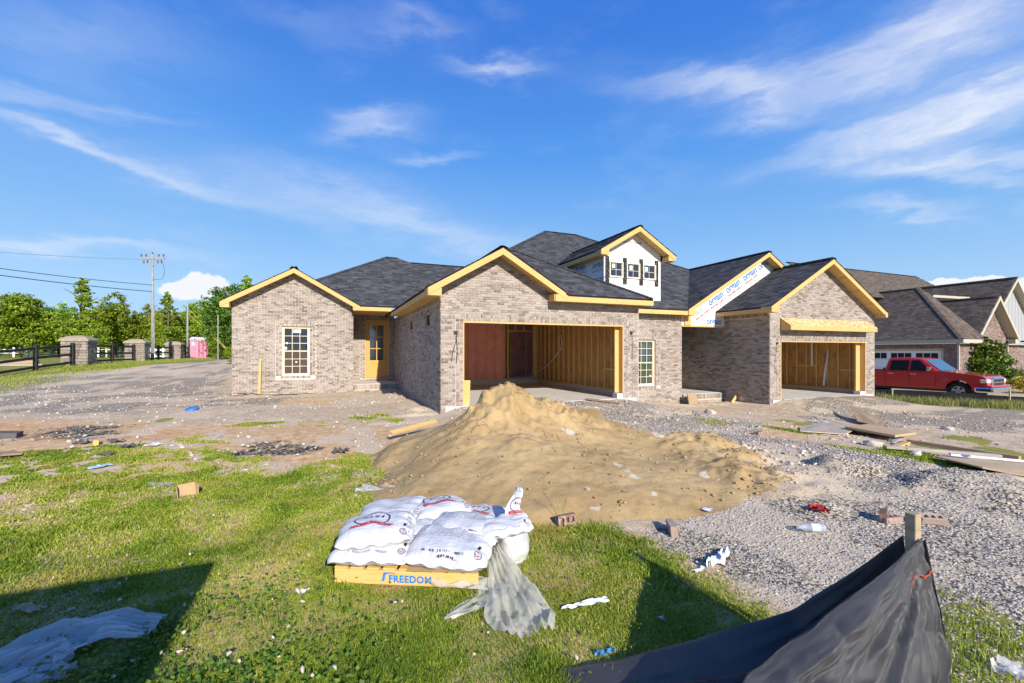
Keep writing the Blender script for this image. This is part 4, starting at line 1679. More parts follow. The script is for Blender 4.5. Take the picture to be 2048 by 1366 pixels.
def ground_height(x, y):
    """Terrain with its small lumps."""
    near = 1 - sstep(14, 30, np.hypot(x, y))
    z = terrain(x, y) + near * ((fbm(x, y, 0.8, 4, 31) - .5) * 0.05 + (fbm(x, y, 5.0, 3, 32) - .5) * 0.018)
    rub = zone_weight(Z_RUBBLE, x, y, .35, .4, 33)
    z = z + rub * (0.04 + 0.30 * np.maximum(0, fbm(x, y, 1.5, 4, 34) - .42) + 0.10 * (fbm(x, y, 7, 3, 35) - .5))
    # lumps of clay beside the gravel
    for px, py, r_, h_ in ((1690, 945, .42, .16), (1960, 985, .75, .14), (1410, 905, .5, .16), (1490, 930, .3, .12), (1390, 834, .5, .10)):
        cx, cy = G(px, py, -0.05)
        q = np.hypot(x - cx, y - cy) / r_ * (1 + (fbm(x, y, 3, 3, 36) - .5) * .9)
        z = z + h_ * np.clip(1 - q * q, 0, 1) ** .7 * (0.75 + .5 * fbm(x, y, 8, 3, 37))
    # spoil along the house foot
    z = z + 0.10 * np.exp(-((y - 17.75) / .35) ** 2) * (x > -3.6) * (x < 2.6) * fbm(x, y, 2.5, 3, 38)
    z = z + 0.16 * np.exp(-((x - 2.0) / .4) ** 2) * (y > 11.0) * (y < 18.2) * fbm(x, y, 2, 3, 39)
    z = z + 0.12 * np.exp(-((y - 12.4) / .4) ** 2) * (x > 9.0) * (x < 14.3) * fbm(x, y, 2.2, 3, 40)
    return z


def axis(lo, hi, fine0, fine1, step, grow=1.18):
    m = list(np.arange(fine0, fine1 + 1e-6, step))
    s, v = step, fine0
    left = []
    while v > lo:
        s *= grow; v -= s; left.append(v)
    s, v = step, m[-1]
    right = []
    while v < hi:
        s *= grow; v += s; right.append(v)
    return np.array(left[::-1] + m + right)


gx = axis(-700, 700, -9, 14, .075, 1.09)
gy = axis(-60, 1200, .2, 13.5, .075, 1.07)
GX, GY = np.meshgrid(gx, gy, indexing='ij')
GZ = ground_height(GX, GY)
att = ground_attrs(GX.ravel(), GY.ravel())
n_, m_ = GX.shape
idx = np.arange(n_ * m_).reshape(n_, m_)
Q = np.stack([idx[:-1, :-1], idx[1:, :-1], idx[1:, 1:], idx[:-1, 1:]], -1).reshape(-1, 4)


def ground_material():
    m, t, b = new_mat('site_ground', 0.95, 0.12)
    pos = t.new('ShaderNodeNewGeometry').outputs['Position']
    A = {k: t.attr(k) for k in ('grass', 'gravel', 'sand', 'red', 'orange', 'char', 'chalk')}
    fine = t.noise(pos, 38, 5, 0.7)
    mid = t.noise(pos, 7, 5, 0.65)
    big = t.noise(pos, 1.1, 4, 0.6)
    # trodden stony dirt
    dirt = t.ramp(t.math('ADD', t.math('MULTIPLY', fine, 0.55), t.math('MULTIPLY', mid, 0.45)),
                  [(0.30, (.20, .155, .115)), (0.44, (.42, .34, .26)), (0.56, (.58, .50, .40)), (0.68, (.76, .69, .59))])
    orange = t.ramp(mid, [(0.3, (.36, .225, .115)), (0.5, (.60, .41, .235)), (0.7, (.72, .56, .37))])
    red = t.ramp(mid, [(0.3, (.33, .18, .095)), (0.5, (.56, .35, .20)), (0.7, (.70, .53, .37))])

    def soft(a, lo=.35, hi=.65, amt=.5, n=None):
        return t.smooth(t.math('ADD', a, t.math('MULTIPLY', t.math('SUBTRACT', n or mid, .5), amt)), lo, hi)
    c = t.mix(t.math('MULTIPLY', soft(A['orange'], .3, .75, 1.1), .8), dirt, orange)
    c = t.mix(t.math('MULTIPLY', soft(A['red'], .3, .75, 1.1), .7), c, red)
    # crushed grey stone
    vc = t.voro(pos, 34, out='Color')
    sep = t.new('ShaderNodeSeparateColor')
    t.l.new(vc, sep.inputs[0])
    vd = t.voro(pos, 34)
    stone = t.ramp(sep.outputs[0], [(0, (.30, .27, .235)), (.4, (.43, .395, .35)), (.75, (.55, .505, .45)), (1, (.68, .62, .55))])
    stone = t.mix(t.smooth(vd, .42, .70), stone, (.09, .08, .07))
    c = t.mix(soft(A['gravel'], .35, .6, .6, fine), c, stone)
    # pale crushed lime
    ch = t.ramp(fine, [(.3, (.44, .375, .30)), (.55, (.60, .53, .44)), (.75, (.74, .68, .60))])
    c = t.mix(t.math('MULTIPLY', soft(A['chalk'], .35, .75, .8, fine), .85), c, ch)
    sandc = t.ramp(t.math('ADD', t.math('MULTIPLY', big, .6), t.math('MULTIPLY', fine, .4)),
                   [(.3, (.32, .215, .10)), (.55, (.43, .30, .145)), (.75, (.51, .375, .195))])
    c = t.mix(soft(A['sand'], .35, .6, .3), c, sandc)
    # soil and thatch under grass
    gr = t.ramp(t.math('ADD', t.math('MULTIPLY', fine, .5), t.math('MULTIPLY', big, .5)),
                [(.3, (.10, .13, .025)), (.45, (.20, .235, .05)), (.58, (.31, .30, .085)), (.75, (.42, .36, .15))])
    c = t.mix(soft(A['grass'], .35, .6, .5), c, gr)
    ck = t.ramp(fine, [(.35, (.012, .011, .011)), (.6, (.04, .035, .03)), (.75, (.28, .23, .19))])
    c = t.mix(soft(A['char'], .35, .6, .7, fine), c, ck)
    c = t.mix(1.0, c, (1.0, .925, .80), 'MULTIPLY')
    base(t, b, c)
    h = t.math('ADD', t.math('MULTIPLY', fine, .5), t.math('ADD', t.math('MULTIPLY', mid, .8),
               t.math('MULTIPLY', t.math('MULTIPLY', t.math('SUBTRACT', 1, vd), A['gravel']), .6)))
    t.put(b.inputs['Normal'], t.bump(h, 0.6, 0.016))
    return m


M['ground'] = ground_material()
ground = np_mesh('ground', np.stack([GX, GY, GZ], -1), Q, M['ground'], smooth=True, attrs=att)
tag(ground, kind='structure')


def on_ground(x, y):
    return float(ground_height(np.array([x]), np.array([y]))[0])


# ------------------------------------------------------------------ the sand heap
SX, SY = 2.62, 6.45                    # under its crest


def sand_height(x, y):
    x = np.asarray(x, float); y = np.asarray(y, float)
    wob = (fbm(x, y, .9, 4, 41) - .5)

    def mound(px, d, h, r, p=1.15, ex=1.0):
        cx, cy = AT(px, d)
        # stretch along the view of the drive
        q = np.hypot(x - cx, (y - cy) / ex) / r
        return h * np.clip(1 - q * (1 + wob * .5), 0, None) ** p
    ms = [mound(1014, 6.9, .99, 1.95, 1.0), mound(985, 6.7, .78, 1.6, 1.0), mound(1085, 7.2, .72, 1.9, 1.0), mound(1160, 7.6, .50, 1.7, 1.0),
          mound(950, 6.2, .56, 1.40, 1.0), mound(1240, 7.3, .32, 1.6, 1.0), mound(1040, 5.75, .50, 1.55, 1.0), mound(1330, 6.8, .14, 1.5, 1.0),
          mound(1190, 5.6, .26, 1.4, 1.0), mound(1010, 5.1, .27, 1.05, 1.0), mound(1120, 5.0, .20, 1.0, 1.0), mound(910, 5.3, .23, 1.1, 1.0),
          mound(1290, 5.4, .13, 1.25, 1.0), mound(1410, 5.8, .09, 1.2, 1.0), mound(1250, 4.9, .07, .9, 1.0)]
    k = 14.0
    z = np.log(sum(np.exp(k * q) for q in ms) - (len(ms) - 1)) / k
    # the dug bite with its steep crumbling face on the camera side of the crest
    bx, by = AT(1075, 6.25)
    rx, ry = (x - bx) * CT - (y - by) * ST, (x - bx) * ST + (y - by) * CT
    bite = np.exp(-(rx / 0.75) ** 2 - (ry / 0.42) ** 2)
    z = z - .09 * bite * sstep(.15, .35, z)
    for px, d, h, r in ((1016, 6.85, .13, .42), (985, 6.55, .07, .36), (962, 6.3, .05, .26), (1090, 7.0, .07, .36), (1185, 7.3, .06, .26), (1130, 7.2, .05, .26)):
        cx, cy = AT(px, d)
        q = np.hypot(x - cx, y - cy) + (fbm(x, y, 4.0, 4, 51) - .5) * .55
        z = z + h * sstep(0, .12, r - q)
    hi = sstep(.42, .75, z + .12 * sstep(.0, .7, x - SX))
    z = z + hi * (fbm(x, y, 4.5, 5, 42) - .5) * .17 + sstep(.05, .3, z) * (fbm(x, y, 9, 4, 43) - .5) * .03
    z = z + hi * (np.abs(fbm(x, y, 6, 4, 48) - .5) - .12) * .11 + hi * (fbm(x * CT - y * ST, (x * ST + y * CT) * .35, 13, 3, 49) - .5) * .03
    crumb = sstep(.62, .75, fbm(x, y, 7, 3, 44)) * sstep(.3, .6, z)
    z = z + crumb * .035
    flat = 1 - sstep(.1, .3, z)
    z = z + flat * (fbm(x, y, 6, 3, 45) - .5) * .035 * sstep(.0, .08, z)
    return z


sx = np.arange(-1.4, 8.4, .026)
sy = np.arange(2.6, 10.3, .026)
XX, YY = np.meshgrid(sx, sy, indexing='ij')
SZ = sand_height(XX, YY)
base_z = ground_height(XX, YY)
ZZ = base_z + SZ - .012
keep = SZ > 0.006
n_, m_ = XX.shape
idx = np.arange(n_ * m_).reshape(n_, m_)
Qs = np.stack([idx[:-1, :-1], idx[1:, :-1], idx[1:, 1:], idx[:-1, 1:]], -1).reshape(-1, 4)
kf = keep.ravel()[Qs].any(axis=1)
Qs = Qs[kf]
used, inv = np.unique(Qs, return_inverse=True)
lime = np.zeros(XX.size)
for e in ((1135, 900, 26, 7), (1235, 940, 16, 5), (1245, 965, 26, 6), (1270, 975, 22, 9), (1290, 960, 22, 5), (1175, 1000, 10, 22), (1190, 1020, 16, 8),
          (1305, 1000, 14, 12), (1090, 860, 14, 4), (1210, 930, 10, 4), (1320, 880, 40, 6), (1420, 960, 30, 5)):
    cx, cy = G(e[0], e[1], .15 if e[1] < 950 else .05)
    ax, ay = G(e[0] + e[2], e[1], .15 if e[1] < 950 else .05)
    r_ = math.hypot(ax - cx, ay - cy)
    q = np.hypot((XX - cx), (YY - cy)) / (r_ * .85)
    lime = np.maximum(lime, (np.clip(1.2 - q, 0, 1) * sstep(.46, .56, fbm(XX, YY, 11, 4, 47 + e[0])) * 1.15).ravel())

rr = (XX - SX) * CT - (YY - SY) * ST
lime = np.maximum(lime, (.42 * sstep(1.7, 3.2, rr) * sstep(.35, .6, fbm(XX, YY, 2.2, 4, 46))).ravel())


def sand_material():
    m, t, b = new_mat('builders_sand', 0.95, 0.12)
    pos = t.new('ShaderNodeNewGeometry').outputs['Position']
    big = t.noise(pos, 1.4, 5, .6, .4)
    mid = t.noise(pos, 9, 5, .65)
    fine = t.noise(pos, 90, 4, .7)
    c = t.ramp(t.math('ADD', t.math('MULTIPLY', big, .5), t.math('ADD', t.math('MULTIPLY', mid, .3), t.math('MULTIPLY', fine, .2))),
               [(.34, (.32, .215, .098)), (.5, (.43, .30, .145)), (.64, (.51, .375, .195))])
    li = t.smooth(t.math('ADD', t.attr('lime'), t.math('MULTIPLY', t.math('SUBTRACT', mid, .5), .7)), .35, .6)
    c = t.mix(t.math('MULTIPLY', li, .85), c, (.60, .54, .44))
    damp = t.smooth(t.noise(pos, .8, 5, .65, .8), .52, .66)
    c = t.mix(t.math('MULTIPLY', damp, .28), c, (.22, .145, .062))
    base(t, b, c)
    h = t.math('ADD', t.math('MULTIPLY', mid, .7), t.math('MULTIPLY', fine, .3))
    t.put(b.inputs['Normal'], t.bump(h, 0.8, 0.03))
    return m


M['sand'] = sand_material()
P = np.stack([XX, YY, ZZ], -1).reshape(-1, 3)[used]
heap = np_mesh('sand_pile', P, inv.reshape(-1, 4), M['sand'], smooth=True, attrs=dict(lime=lime[used]))
tag(heap, 'heap of tan builder\'s sand in front of the open double garage', 'sand pile')

# crumbs and clods of sand on it
N = 6000
px_ = rng.uniform(-.6, 6.6, N * 3); py_ = rng.uniform(3.4, 9.4, N * 3)
hz = sand_height(px_, py_)
w = (hz > .008) & (fbm(px_, py_, 2.4, 3, 50) > .44) & (rng.random(N * 3) < .18 + .8 * (hz < .06) + .8 * sstep(.2, .5, hz) * (px_ > 2.6))
px_, py_, hz = px_[w], py_[w], hz[w]
pz_ = ground_height(px_, py_) + hz
o = stones_mesh('sand_clods', np.stack([px_, py_, pz_], -1), .004 + .024 * rng.random(len(px_)) ** 6, M['sand'], .7)
tag(o, kind='stuff')

# ------------------------------------------------------------------ gravel, rubble, grass
def stone_material(name, stops, n=True):
    m, t, b = new_mat(name, 0.9, 0.2)
    pos = t.new('ShaderNodeNewGeometry').outputs['Position']
    c = t.ramp(t.attr('tone'), stops)
    c = t.mix(t.math('MULTIPLY', t.noise(pos, 60, 3, .6), .4), c, (.5, .48, .45))
    base(t, b, c)
    t.put(b.inputs['Normal'], t.bump(t.noise(pos, 120, 2), .3, .004))
    return m


M['gravel'] = stone_material('crushed_limestone', [(0, (.24, .21, .18)), (.35, (.345, .305, .265)), (.7, (.44, .395, .345)), (.93, (.53, .48, .42)), (1, (.58, .46, .33))])
M['rubble'] = stone_material('pale_rubble', [(0, (.22, .15, .10)), (.35, (.36, .28, .21)), (.75, (.50, .43, .35)), (1, (.68, .62, .55))])


def scatter(n, x0, x1, y0, y1, weight, spacing_pow=1.6, dmin=1.6, dmax=16):
    """Random points in a box, thinned with the distance and by weight(x, y)."""
    x = rng.uniform(x0, x1, n); y = rng.uniform(y0, y1, n)
    f = x * ST + y * CT
    d = np.hypot(x, y)
    inview = (f > .8) & (np.abs((x * CT - y * ST) / np.maximum(f, .1)) < 1.6)
    p = np.clip((2.2 / np.maximum(d, .5)) ** spacing_pow, 0, 1)
    k = inview & (d > dmin) & (d < dmax) & (rng.random(n) < p)
    x, y, d = x[k], y[k], d[k]
    w_ = weight(x, y)
    k = rng.random(len(x)) < w_
    return x[k], y[k], d[k]


def not_inside(x, y):
    """Keeps loose stuff out of the buildings."""
    ins = ((x > 2.5) & (x < 20.5) & (y > 10.85)) | ((x > -3.4) & (x < 2.6) & (y > 18.0))
    return ~ins


def wg(x, y):
    a = ground_attrs(x, y)
    return np.clip(a['gravel'] * 1.2, 0, 1) * (.35 + .65 * sstep(.36, .52, fbm(x, y, 1.3, 4, 90))) * (1 - a['sand']) * not_inside(x, y)


x, y, d = scatter(1500000, .5, 18, 1.0, 12, wg, 1.45)
x, y, d = x[:140000], y[:140000], d[:140000]
sz = (.0045 + .0105 * rng.random(len(x)) ** 2.2) * np.clip(d / 3.0, 1, 2.6) ** .8
z = ground_height(x, y) + sz * .02
gv = stones_mesh('gravel', np.stack([x, y, z], -1), sz, M['gravel'], .45, shape=OCT)
tag(gv, kind='stuff')

# stray stones in the dirt on the left and pale rubble
def wr(x, y):
    a = ground_attrs(x, y)
    return np.clip(.06 + .35 * a['chalk'] + .35 * a['gravel'] + .3 * a['char'] + .9 * zone_weight(Z_RUBBLE, x, y, .4, .4, 33), 0, 1) * (1 - a['grass'] * .93) * (1 - a['sand']) * not_inside(x, y)


x, y, d = scatter(420000, -16, 18, 3.5, 24, wr, .9, 3, 26)
x, y, d = x[:26000], y[:26000], d[:26000]
sz = (.006 + .026 * rng.random(len(x)) ** 5) * np.clip(d / 5.0, .8, 1.7)
z = ground_height(x, y) + sz * .2
tag(stones_mesh('rubble', np.stack([x, y, z], -1), sz, M['rubble'], .6), kind='stuff')


def grass_material(name, stops, trans=.35):
    m, t, b = new_mat(name, 0.55, 0.25)
    c = t.ramp(t.attr('tone'), stops)
    pos = t.new('ShaderNodeNewGeometry').outputs['Position']
    c = t.mix(t.smooth(t.noise(pos, .9, 4, .6), .48, .72), c, (.40, .36, .075))
    base(t, b, c)
    out = m.node_tree.nodes['Material Output']
    tr = t.new('ShaderNodeBsdfTranslucent')
    t.l.new(c, tr.inputs['Color'])
    mx = t.new('ShaderNodeMixShader')
    mx.inputs[0].default_value = trans
    t.l.new(b.outputs[0], mx.inputs[1])
    t.l.new(tr.outputs[0], mx.inputs[2])
    t.l.new(mx.outputs[0], out.inputs[0])
    return m


M['grass'] = grass_material('spring_grass', [(0, (.11, .19, .017)), (.4, (.25, .345, .028)), (.75, (.39, .445, .045)), (.9, (.48, .47, .09)), (1, (.60, .50, .25))])
M['clover'] = grass_material('clover_leaf', [(0, (.06, .13, .018)), (.6, (.115, .22, .03)), (1, (.19, .29, .045))])
M['dry_grass'] = grass_material('seeding_grass', [(0, (.16, .20, .045)), (.5, (.27, .29, .08)), (1, (.42, .37, .17))])

PALLET_C = (0.55, 3.5)


def wgrass(x, y):
    a = ground_attrs(x, y)
    v = np.clip((a['grass'] - .12) * 1.25, 0, 1) * (1 - a['sand']) * (1 - .9 * a['gravel'])
    # not under the pallet
    u, w_ = (x - .01) * .89 + (y - 3.26) * -.456, (x - .01) * .456 + (y - 3.26) * .89
    under = (u > 0) & (u < 1) & (w_ > .0) & (w_ < 1.2)
    return v * (~under) * not_inside(x, y)


x, y, d = scatter(7500000, -9, 9, .6, 12, wgrass, 1.25, 1.5, 13)
print('blades', len(x))
x, y, d = x[:500000], y[:500000], d[:500000]
tuft = fbm(x, y, 2.2, 4, 60)
tall = sstep(.45, .75, tuft)
h = (.010 + .019 * rng.random(len(x)) + .022 * tall * rng.random(len(x)) ** 1.5) * np.clip(d / 4.5, 1, 1.3)
wd = (.0030 + .0026 * rng.random(len(x))) * np.clip(d / 2.4, 1, 4.2)
tn = np.clip(.60 - .34 * tall + .24 * rng.normal(size=len(x)) + .9 * (fbm(x, y, .9, 3, 61) - .5) + .7 * (fbm(x, y, 3.0, 3, 64) - .5), 0, 1)
gb = blades_mesh('grass', np.stack([x, y, ground_height(x, y) - .003], -1), h, wd, M['grass'], 1.1, tone=tn)
tag(gb, kind='stuff')


# taller loose tufts
def tufts(name, places, n, hh, mat, spread, lean=.8):
    ps, hs = [], []
    for (cx, cy, r_, k_) in places:
        m_ = int(n * k_)
        a = rng.random(m_) * 6.283
        q = r_ * rng.random(m_) ** .7
        X_, Y_ = cx + np.cos(a) * q, cy + np.sin(a) * q
        ps.append(np.stack([X_, Y_, ground_height(X_, Y_)], -1))
        hs.append(hh * k_ ** .3 * (.5 + .7 * rng.random(m_)))
    ps = np.concatenate(ps); hs = np.concatenate(hs)
    dd = np.hypot(ps[:, 0], ps[:, 1])
    o = blades_mesh(name, ps, hs, (.003 + .002 * rng.random(len(ps))) * np.clip(dd / 2.6, 1, 4), M[mat], lean)
    return tag(o, kind='stuff')


pl = []
for px, py in ((230, 1060), (330, 1050), (420, 1040), (130, 960), (620, 960), (740, 940), (60, 1110), (500, 1000), (700, 1010), (840, 1240), (760, 1290),
               (1210, 1100), (1290, 1090), (1190, 1060), (1330, 1180), (1260, 1250), (1420, 1180), (1900, 1200), (1960, 1270), (2020, 1310), (1890, 1280), (1240, 1340),
               (1880, 1340), (1950, 1330), (640, 1190), (960, 1190), (580, 1240)):
    cx, cy = G(px, py)
    pl.append((cx, cy, .12 + .1 * rng.random(), .7 + .6 * rng.random()))
tufts('grass_tufts', pl, 90, .07, 'grass', .1)
pl = []
for i in range(60):
    t_ = i / 59
    xx, yy = 21.0 + t_ * 9, 11.1 - t_ * 6.0
    k_ = .15 + rng.random() ** 1.5 * 1.3
    pl.append((xx - .6 * k_ + rng.normal() * .15, yy - .75 * k_, .4, 1.0))
tufts('tall_grass', pl, 90, .34, 'dry_grass', .3, .6)
pl = [(-14.2 + 2.6 * rng.random(), 20 + 36 * rng.random(), 1.3, 1.0) for i in range(110)]
tufts('verge_grass', pl, 110, .13, 'grass', .3, .8)

# clover patch in the near left
def wclover(x, y):
    px = np.hypot(x - (-.75), (y - 2.35) * .8)
    return np.clip(1.15 - px / 1.0, 0, 1) * sstep(.40, .55, fbm(x, y, 1.8, 3, 63)) * wgrass(x, y)


x = rng.uniform(-2.4, 2.2, 90000); y = rng.uniform(1.2, 3.6, 90000)
k = rng.random(len(x)) < wclover(x, y) * .5 + .008 * wgrass(x, y)
x, y = x[k][:16000], y[k][:16000]
zz = ground_height(x, y) + .02 + .05 * rng.random(len(x))
lv = leaves_mesh('clover', np.stack([x, y, zz], -1), .009 + .007 * rng.random(len(x)), M['clover'], up_bias=.75, aspect=.9)
tag(lv, kind='stuff')
x = rng.uniform(-2.4, 2.6, 5000); y = rng.uniform(1.3, 4.2, 5000)
k = rng.random(len(x)) < wclover(x, y) * .11 + .012 * wgrass(x, y)
x, y = x[k], y[k]
M['clover_flower'] = simple_mat('clover_flower', (.52, .44, .38), .9, .1, .35, 60)
hd = stones_mesh('clover_flowers', np.stack([x, y, ground_height(x, y) + .045 + .05 * rng.random(len(x))], -1), .009 + .006 * rng.random(len(x)), M['clover_flower'], .95)
tag(hd, kind='stuff')
# charcoal bits on the burn scars
def wch(x, y):
    return ground_attrs(x, y)['char']


x, y, d = scatter(260000, -11, 3, 5, 13, wch, .2, 3, 16)
x, y, d = x[:2600], y[:2600], d[:2600]
M['charcoal'] = stone_material('charcoal', [(0, (.012, .011, .011)), (.8, (.05, .045, .04)), (1, (.3, .25, .2))])
tag(stones_mesh('charcoal', np.stack([x, y, ground_height(x, y)], -1), .010 + .022 * rng.random(len(x)) ** 3, M['charcoal'], .5), kind='stuff')
# ------------------------------------------------------------------ trees
def leaf_material(name, stops, trans=.25):
    m, t, b = new_mat(name, 0.5, 0.25)
    c = t.ramp(t.attr('tone'), stops)
    oi = t.new('ShaderNodeObjectInfo')
    hs = t.new('ShaderNodeHueSaturation')
    t.l.new(c, hs.inputs['Color'])
    t.l.new(t.math('ADD', .485, t.math('MULTIPLY', oi.outputs['Random'], .03)), hs.inputs['Hue'])
    t.l.new(t.math('ADD', .75, t.math('MULTIPLY', oi.outputs['Random'], .5)), hs.inputs['Value'])
    base(t, b, hs.outputs[0])
    out = m.node_tree.nodes['Material Output']
    tr = t.new('ShaderNodeBsdfTranslucent')
    t.l.new(hs.outputs[0], tr.inputs['Color'])
    mx = t.new('ShaderNodeMixShader')
    mx.inputs[0].default_value = trans
    t.l.new(b.outputs[0], mx.inputs[1])
    t.l.new(tr.outputs[0], mx.inputs[2])
    t.l.new(mx.outputs[0], out.inputs[0])
    return m


M['leaf'] = leaf_material('spring_leaves', [(0, (.10, .175, .012)), (.5, (.21, .315, .018)), (.85, (.33, .42, .028)), (1, (.42, .48, .05))])
M['leaf_dark'] = leaf_material('dark_leaves', [(0, (.04, .085, .012)), (.5, (.09, .16, .018)), (.9, (.15, .24, .028)), (1, (.23, .31, .045))])
M['leaf_yellow'] = leaf_material('yellow_leaves', [(0, (.36, .32, .03)), (.5, (.58, .48, .05)), (1, (.72, .62, .10))])
M['bark'] = simple_mat('bark', (.13, .10, .075), .9, .1, .3, 9, .4)


def crown_points(n, lobes, surface=.75):
    """Leaf positions in clumps through a crown made of ellipsoid lobes."""
    out = []
    tot = sum(r[3] * r[4] for r in lobes)
    for (cx, cy, cz, rx, rz) in lobes:
        k = max(20, int(n * rx * rz / tot))
        nc = max(6, k // 26)
        v = rng.normal(size=(nc, 3)); v /= np.linalg.norm(v, axis=1, keepdims=True)
        rad = (rng.random(nc) ** .33) * .35 + surface * (.62 + .38 * rng.random(nc)) * (rng.random(nc) < .85)
        rad = np.clip(rad, .1, 1.12)
        cl = v * rad[:, None] * np.array([rx, rx, rz]) + np.array([cx, cy, cz])
        which = rng.integers(0, nc, k)
        out.append(cl[which] + rng.normal(size=(k, 3)) * np.array([rx, rx, rz * .6]) * .13)
    return np.concatenate(out)


def tree_proto(kind, n, leaf, h, spread, mat='leaf', trunk_h=.25):
    """Crown and trunk meshes of one tree of height 1 * h, base at the origin."""
    lobes = []
    if kind == 'round':
        for i in range(9):
            a = i * 2.4
            q = .55 * spread * (.4 + .6 * rng.random())
            lobes.append((math.cos(a) * q, math.sin(a) * q, h * (.38 + .42 * rng.random()), spread * (.42 + .25 * rng.random()), h * (.17 + .10 * rng.random())))
        lobes.append((0, 0, h * .78, spread * .5, h * .22))
        lobes.append((0, 0, h * .35, spread * .85, h * .28))
    elif kind == 'sparse':
        lobes.append((0, 0, h * .32, spread * 1.0, h * .16))
        for i in range(34):
            t_ = rng.random() ** .9
            a = rng.random() * 6.28
            q = spread * (1.1 - t_) * (.1 + .8 * rng.random())
            lobes.append((math.cos(a) * q, math.sin(a) * q, h * (.35 + .62 * t_), spread * (.40 - .22 * t_) * (.6 + .8 * rng.random()), h * (.035 + .04 * rng.random())))
        lobes.append((.1, 0, h * .97, spread * .16, h * .06))
    elif kind == 'cone':
        for i in range(12):
            t_ = i / 11
            a = i * 2.4
            q = spread * .35 * (1 - t_)
            lobes.append((math.cos(a) * q, math.sin(a) * q, h * (.12 + .85 * t_), spread * (.8 - .62 * t_), h * .11))
    p = crown_points(n, lobes)
    cr = leaves_mesh('crown', p, leaf * (.6 + .8 * rng.random(len(p))), M[mat], up_bias=.3)
    b = MB()
    b.tube([(0, 0, -.3), (.02 * h, 0, h * trunk_h), (0, .02 * h, h * .6), (0, 0, h * .85)], [h * .022, h * .017, h * .01, h * .003], 8)
    for i in range(7):
        a = i * 2.4
        z0 = h * (.22 + .08 * i)
        b.tube([(0, 0, z0), (math.cos(a) * spread * .35, math.sin(a) * spread * .35, z0 + h * .10), (math.cos(a) * spread * .7, math.sin(a) * spread * .7, z0 + h * .16)],
               [h * .009, h * .006, h * .002], 5)
    tr = b.build('trunk', M['bark'], None, smooth=True)
    return cr, tr


protos = {}
for nm, args in dict(round_a=('round', 15000, .125, 7.0, 2.9), round_b=('round', 15000, .12, 6.2, 3.1), round_c=('round', 14000, .125, 8.0, 2.7),
                     sparse=('sparse', 8000, .11, 9.0, 2.2), bushy=('round', 8000, .10, 3.4, 2.2), dark=('round', 14000, .125, 8.5, 2.8, 'leaf_dark'),
                     darkcone=('cone', 10000, .13, 9.5, 2.2, 'leaf_dark')).items():
    protos[nm] = tree_proto(*args)
    for o in protos[nm]:
        COL.objects.unlink(o)


def place_tree(proto, px, d, sc, label, group, name='tree', cat='tree', rz=None, dz=0.0, squash=1.0):
    x, y = AT(px, d)
    t_ = empty(name, (x, y, gz(x, y) + dz), rng.random() * 6.28 if rz is None else rz, label, cat, group)
    t_.scale = (sc, sc, sc * squash)
    for o in protos[proto]:
        c = o.copy()
        COL.objects.link(c)
        c.parent = t_
    return t_


GT = 'trees along the pasture behind the fence'
# tall ones that rise above the line, each picked out by what stands before it
place_tree('sparse', 165, 50, 1.02, 'tall ragged tree rising above the wood behind the nearest stone pillar', GT)
place_tree('sparse', 337, 56, .93, 'slim ragged treetop just right of the tall utility pole', GT)
place_tree('round_c', 232, 60, 1.10, 'broad leafy tree between first and second stone pillars', GT)
place_tree('round_c', 300, 66, .98, 'leafy tree straight behind the tall utility pole', GT)
place_tree('round_a', 405, 70, 1.28, 'rounded tree behind the pink portable toilet', GT)
place_tree('dark', 452, 46, .92, 'tall dark tree partly hidden by the left corner of the brick house', GT)
place_tree('sparse', 497, 50, 1.05, 'dark tree showing above the left eave of the brick house', GT)
place_tree('round_b', 40, 54, 1.28, 'big rounded tree at the left edge behind the black fence', GT)
place_tree('round_a', 118, 60, 1.05, 'rounded tree left of the nearest stone pillar', GT)
place_tree('round_b', 356, 62, 1.0, 'leafy tree behind the farthest stone pillar', GT)
for i, px in enumerate((-260, -170, -90, -20, 70, 150, 200, 265, 320, 375, 430, 470, 520, 560)):
    place_tree(('round_a', 'round_b', 'bushy', 'round_c')[i % 4], px, 62 + 12 * rng.random(), (1.0, 1.08, 1.7, .88)[i % 4] * (.9 + .15 * rng.random()),
               'leafy green tree in the solid tree line beyond the pasture', GT)
for i in range(16):
    px = -240 + i * 47
    place_tree('bushy', px, 64 + 9 * rng.random(), .75 + .3 * rng.random(), 'low bushy tree filling the foot of the tree line', 'bushes at the foot of the tree line', 'bush', 'bush', squash=.8)
for i in range(26):
    place_tree(('round_a', 'round_b', 'round_c')[i % 3], -420 + i * 42, 88 + 14 * rng.random(), 1.2 + .25 * rng.random(), 'green tree in the far row of the wood', 'trees in the far row of the wood')
place_tree('bushy', 470, 29, .30, 'small bright shrub at the left corner of the brick house', None, 'shrub', 'shrub', squash=1.2)
place_tree('bushy', 440, 46, .5, 'scrubby bush behind the yellow guy wires', None, 'bush', 'bush')

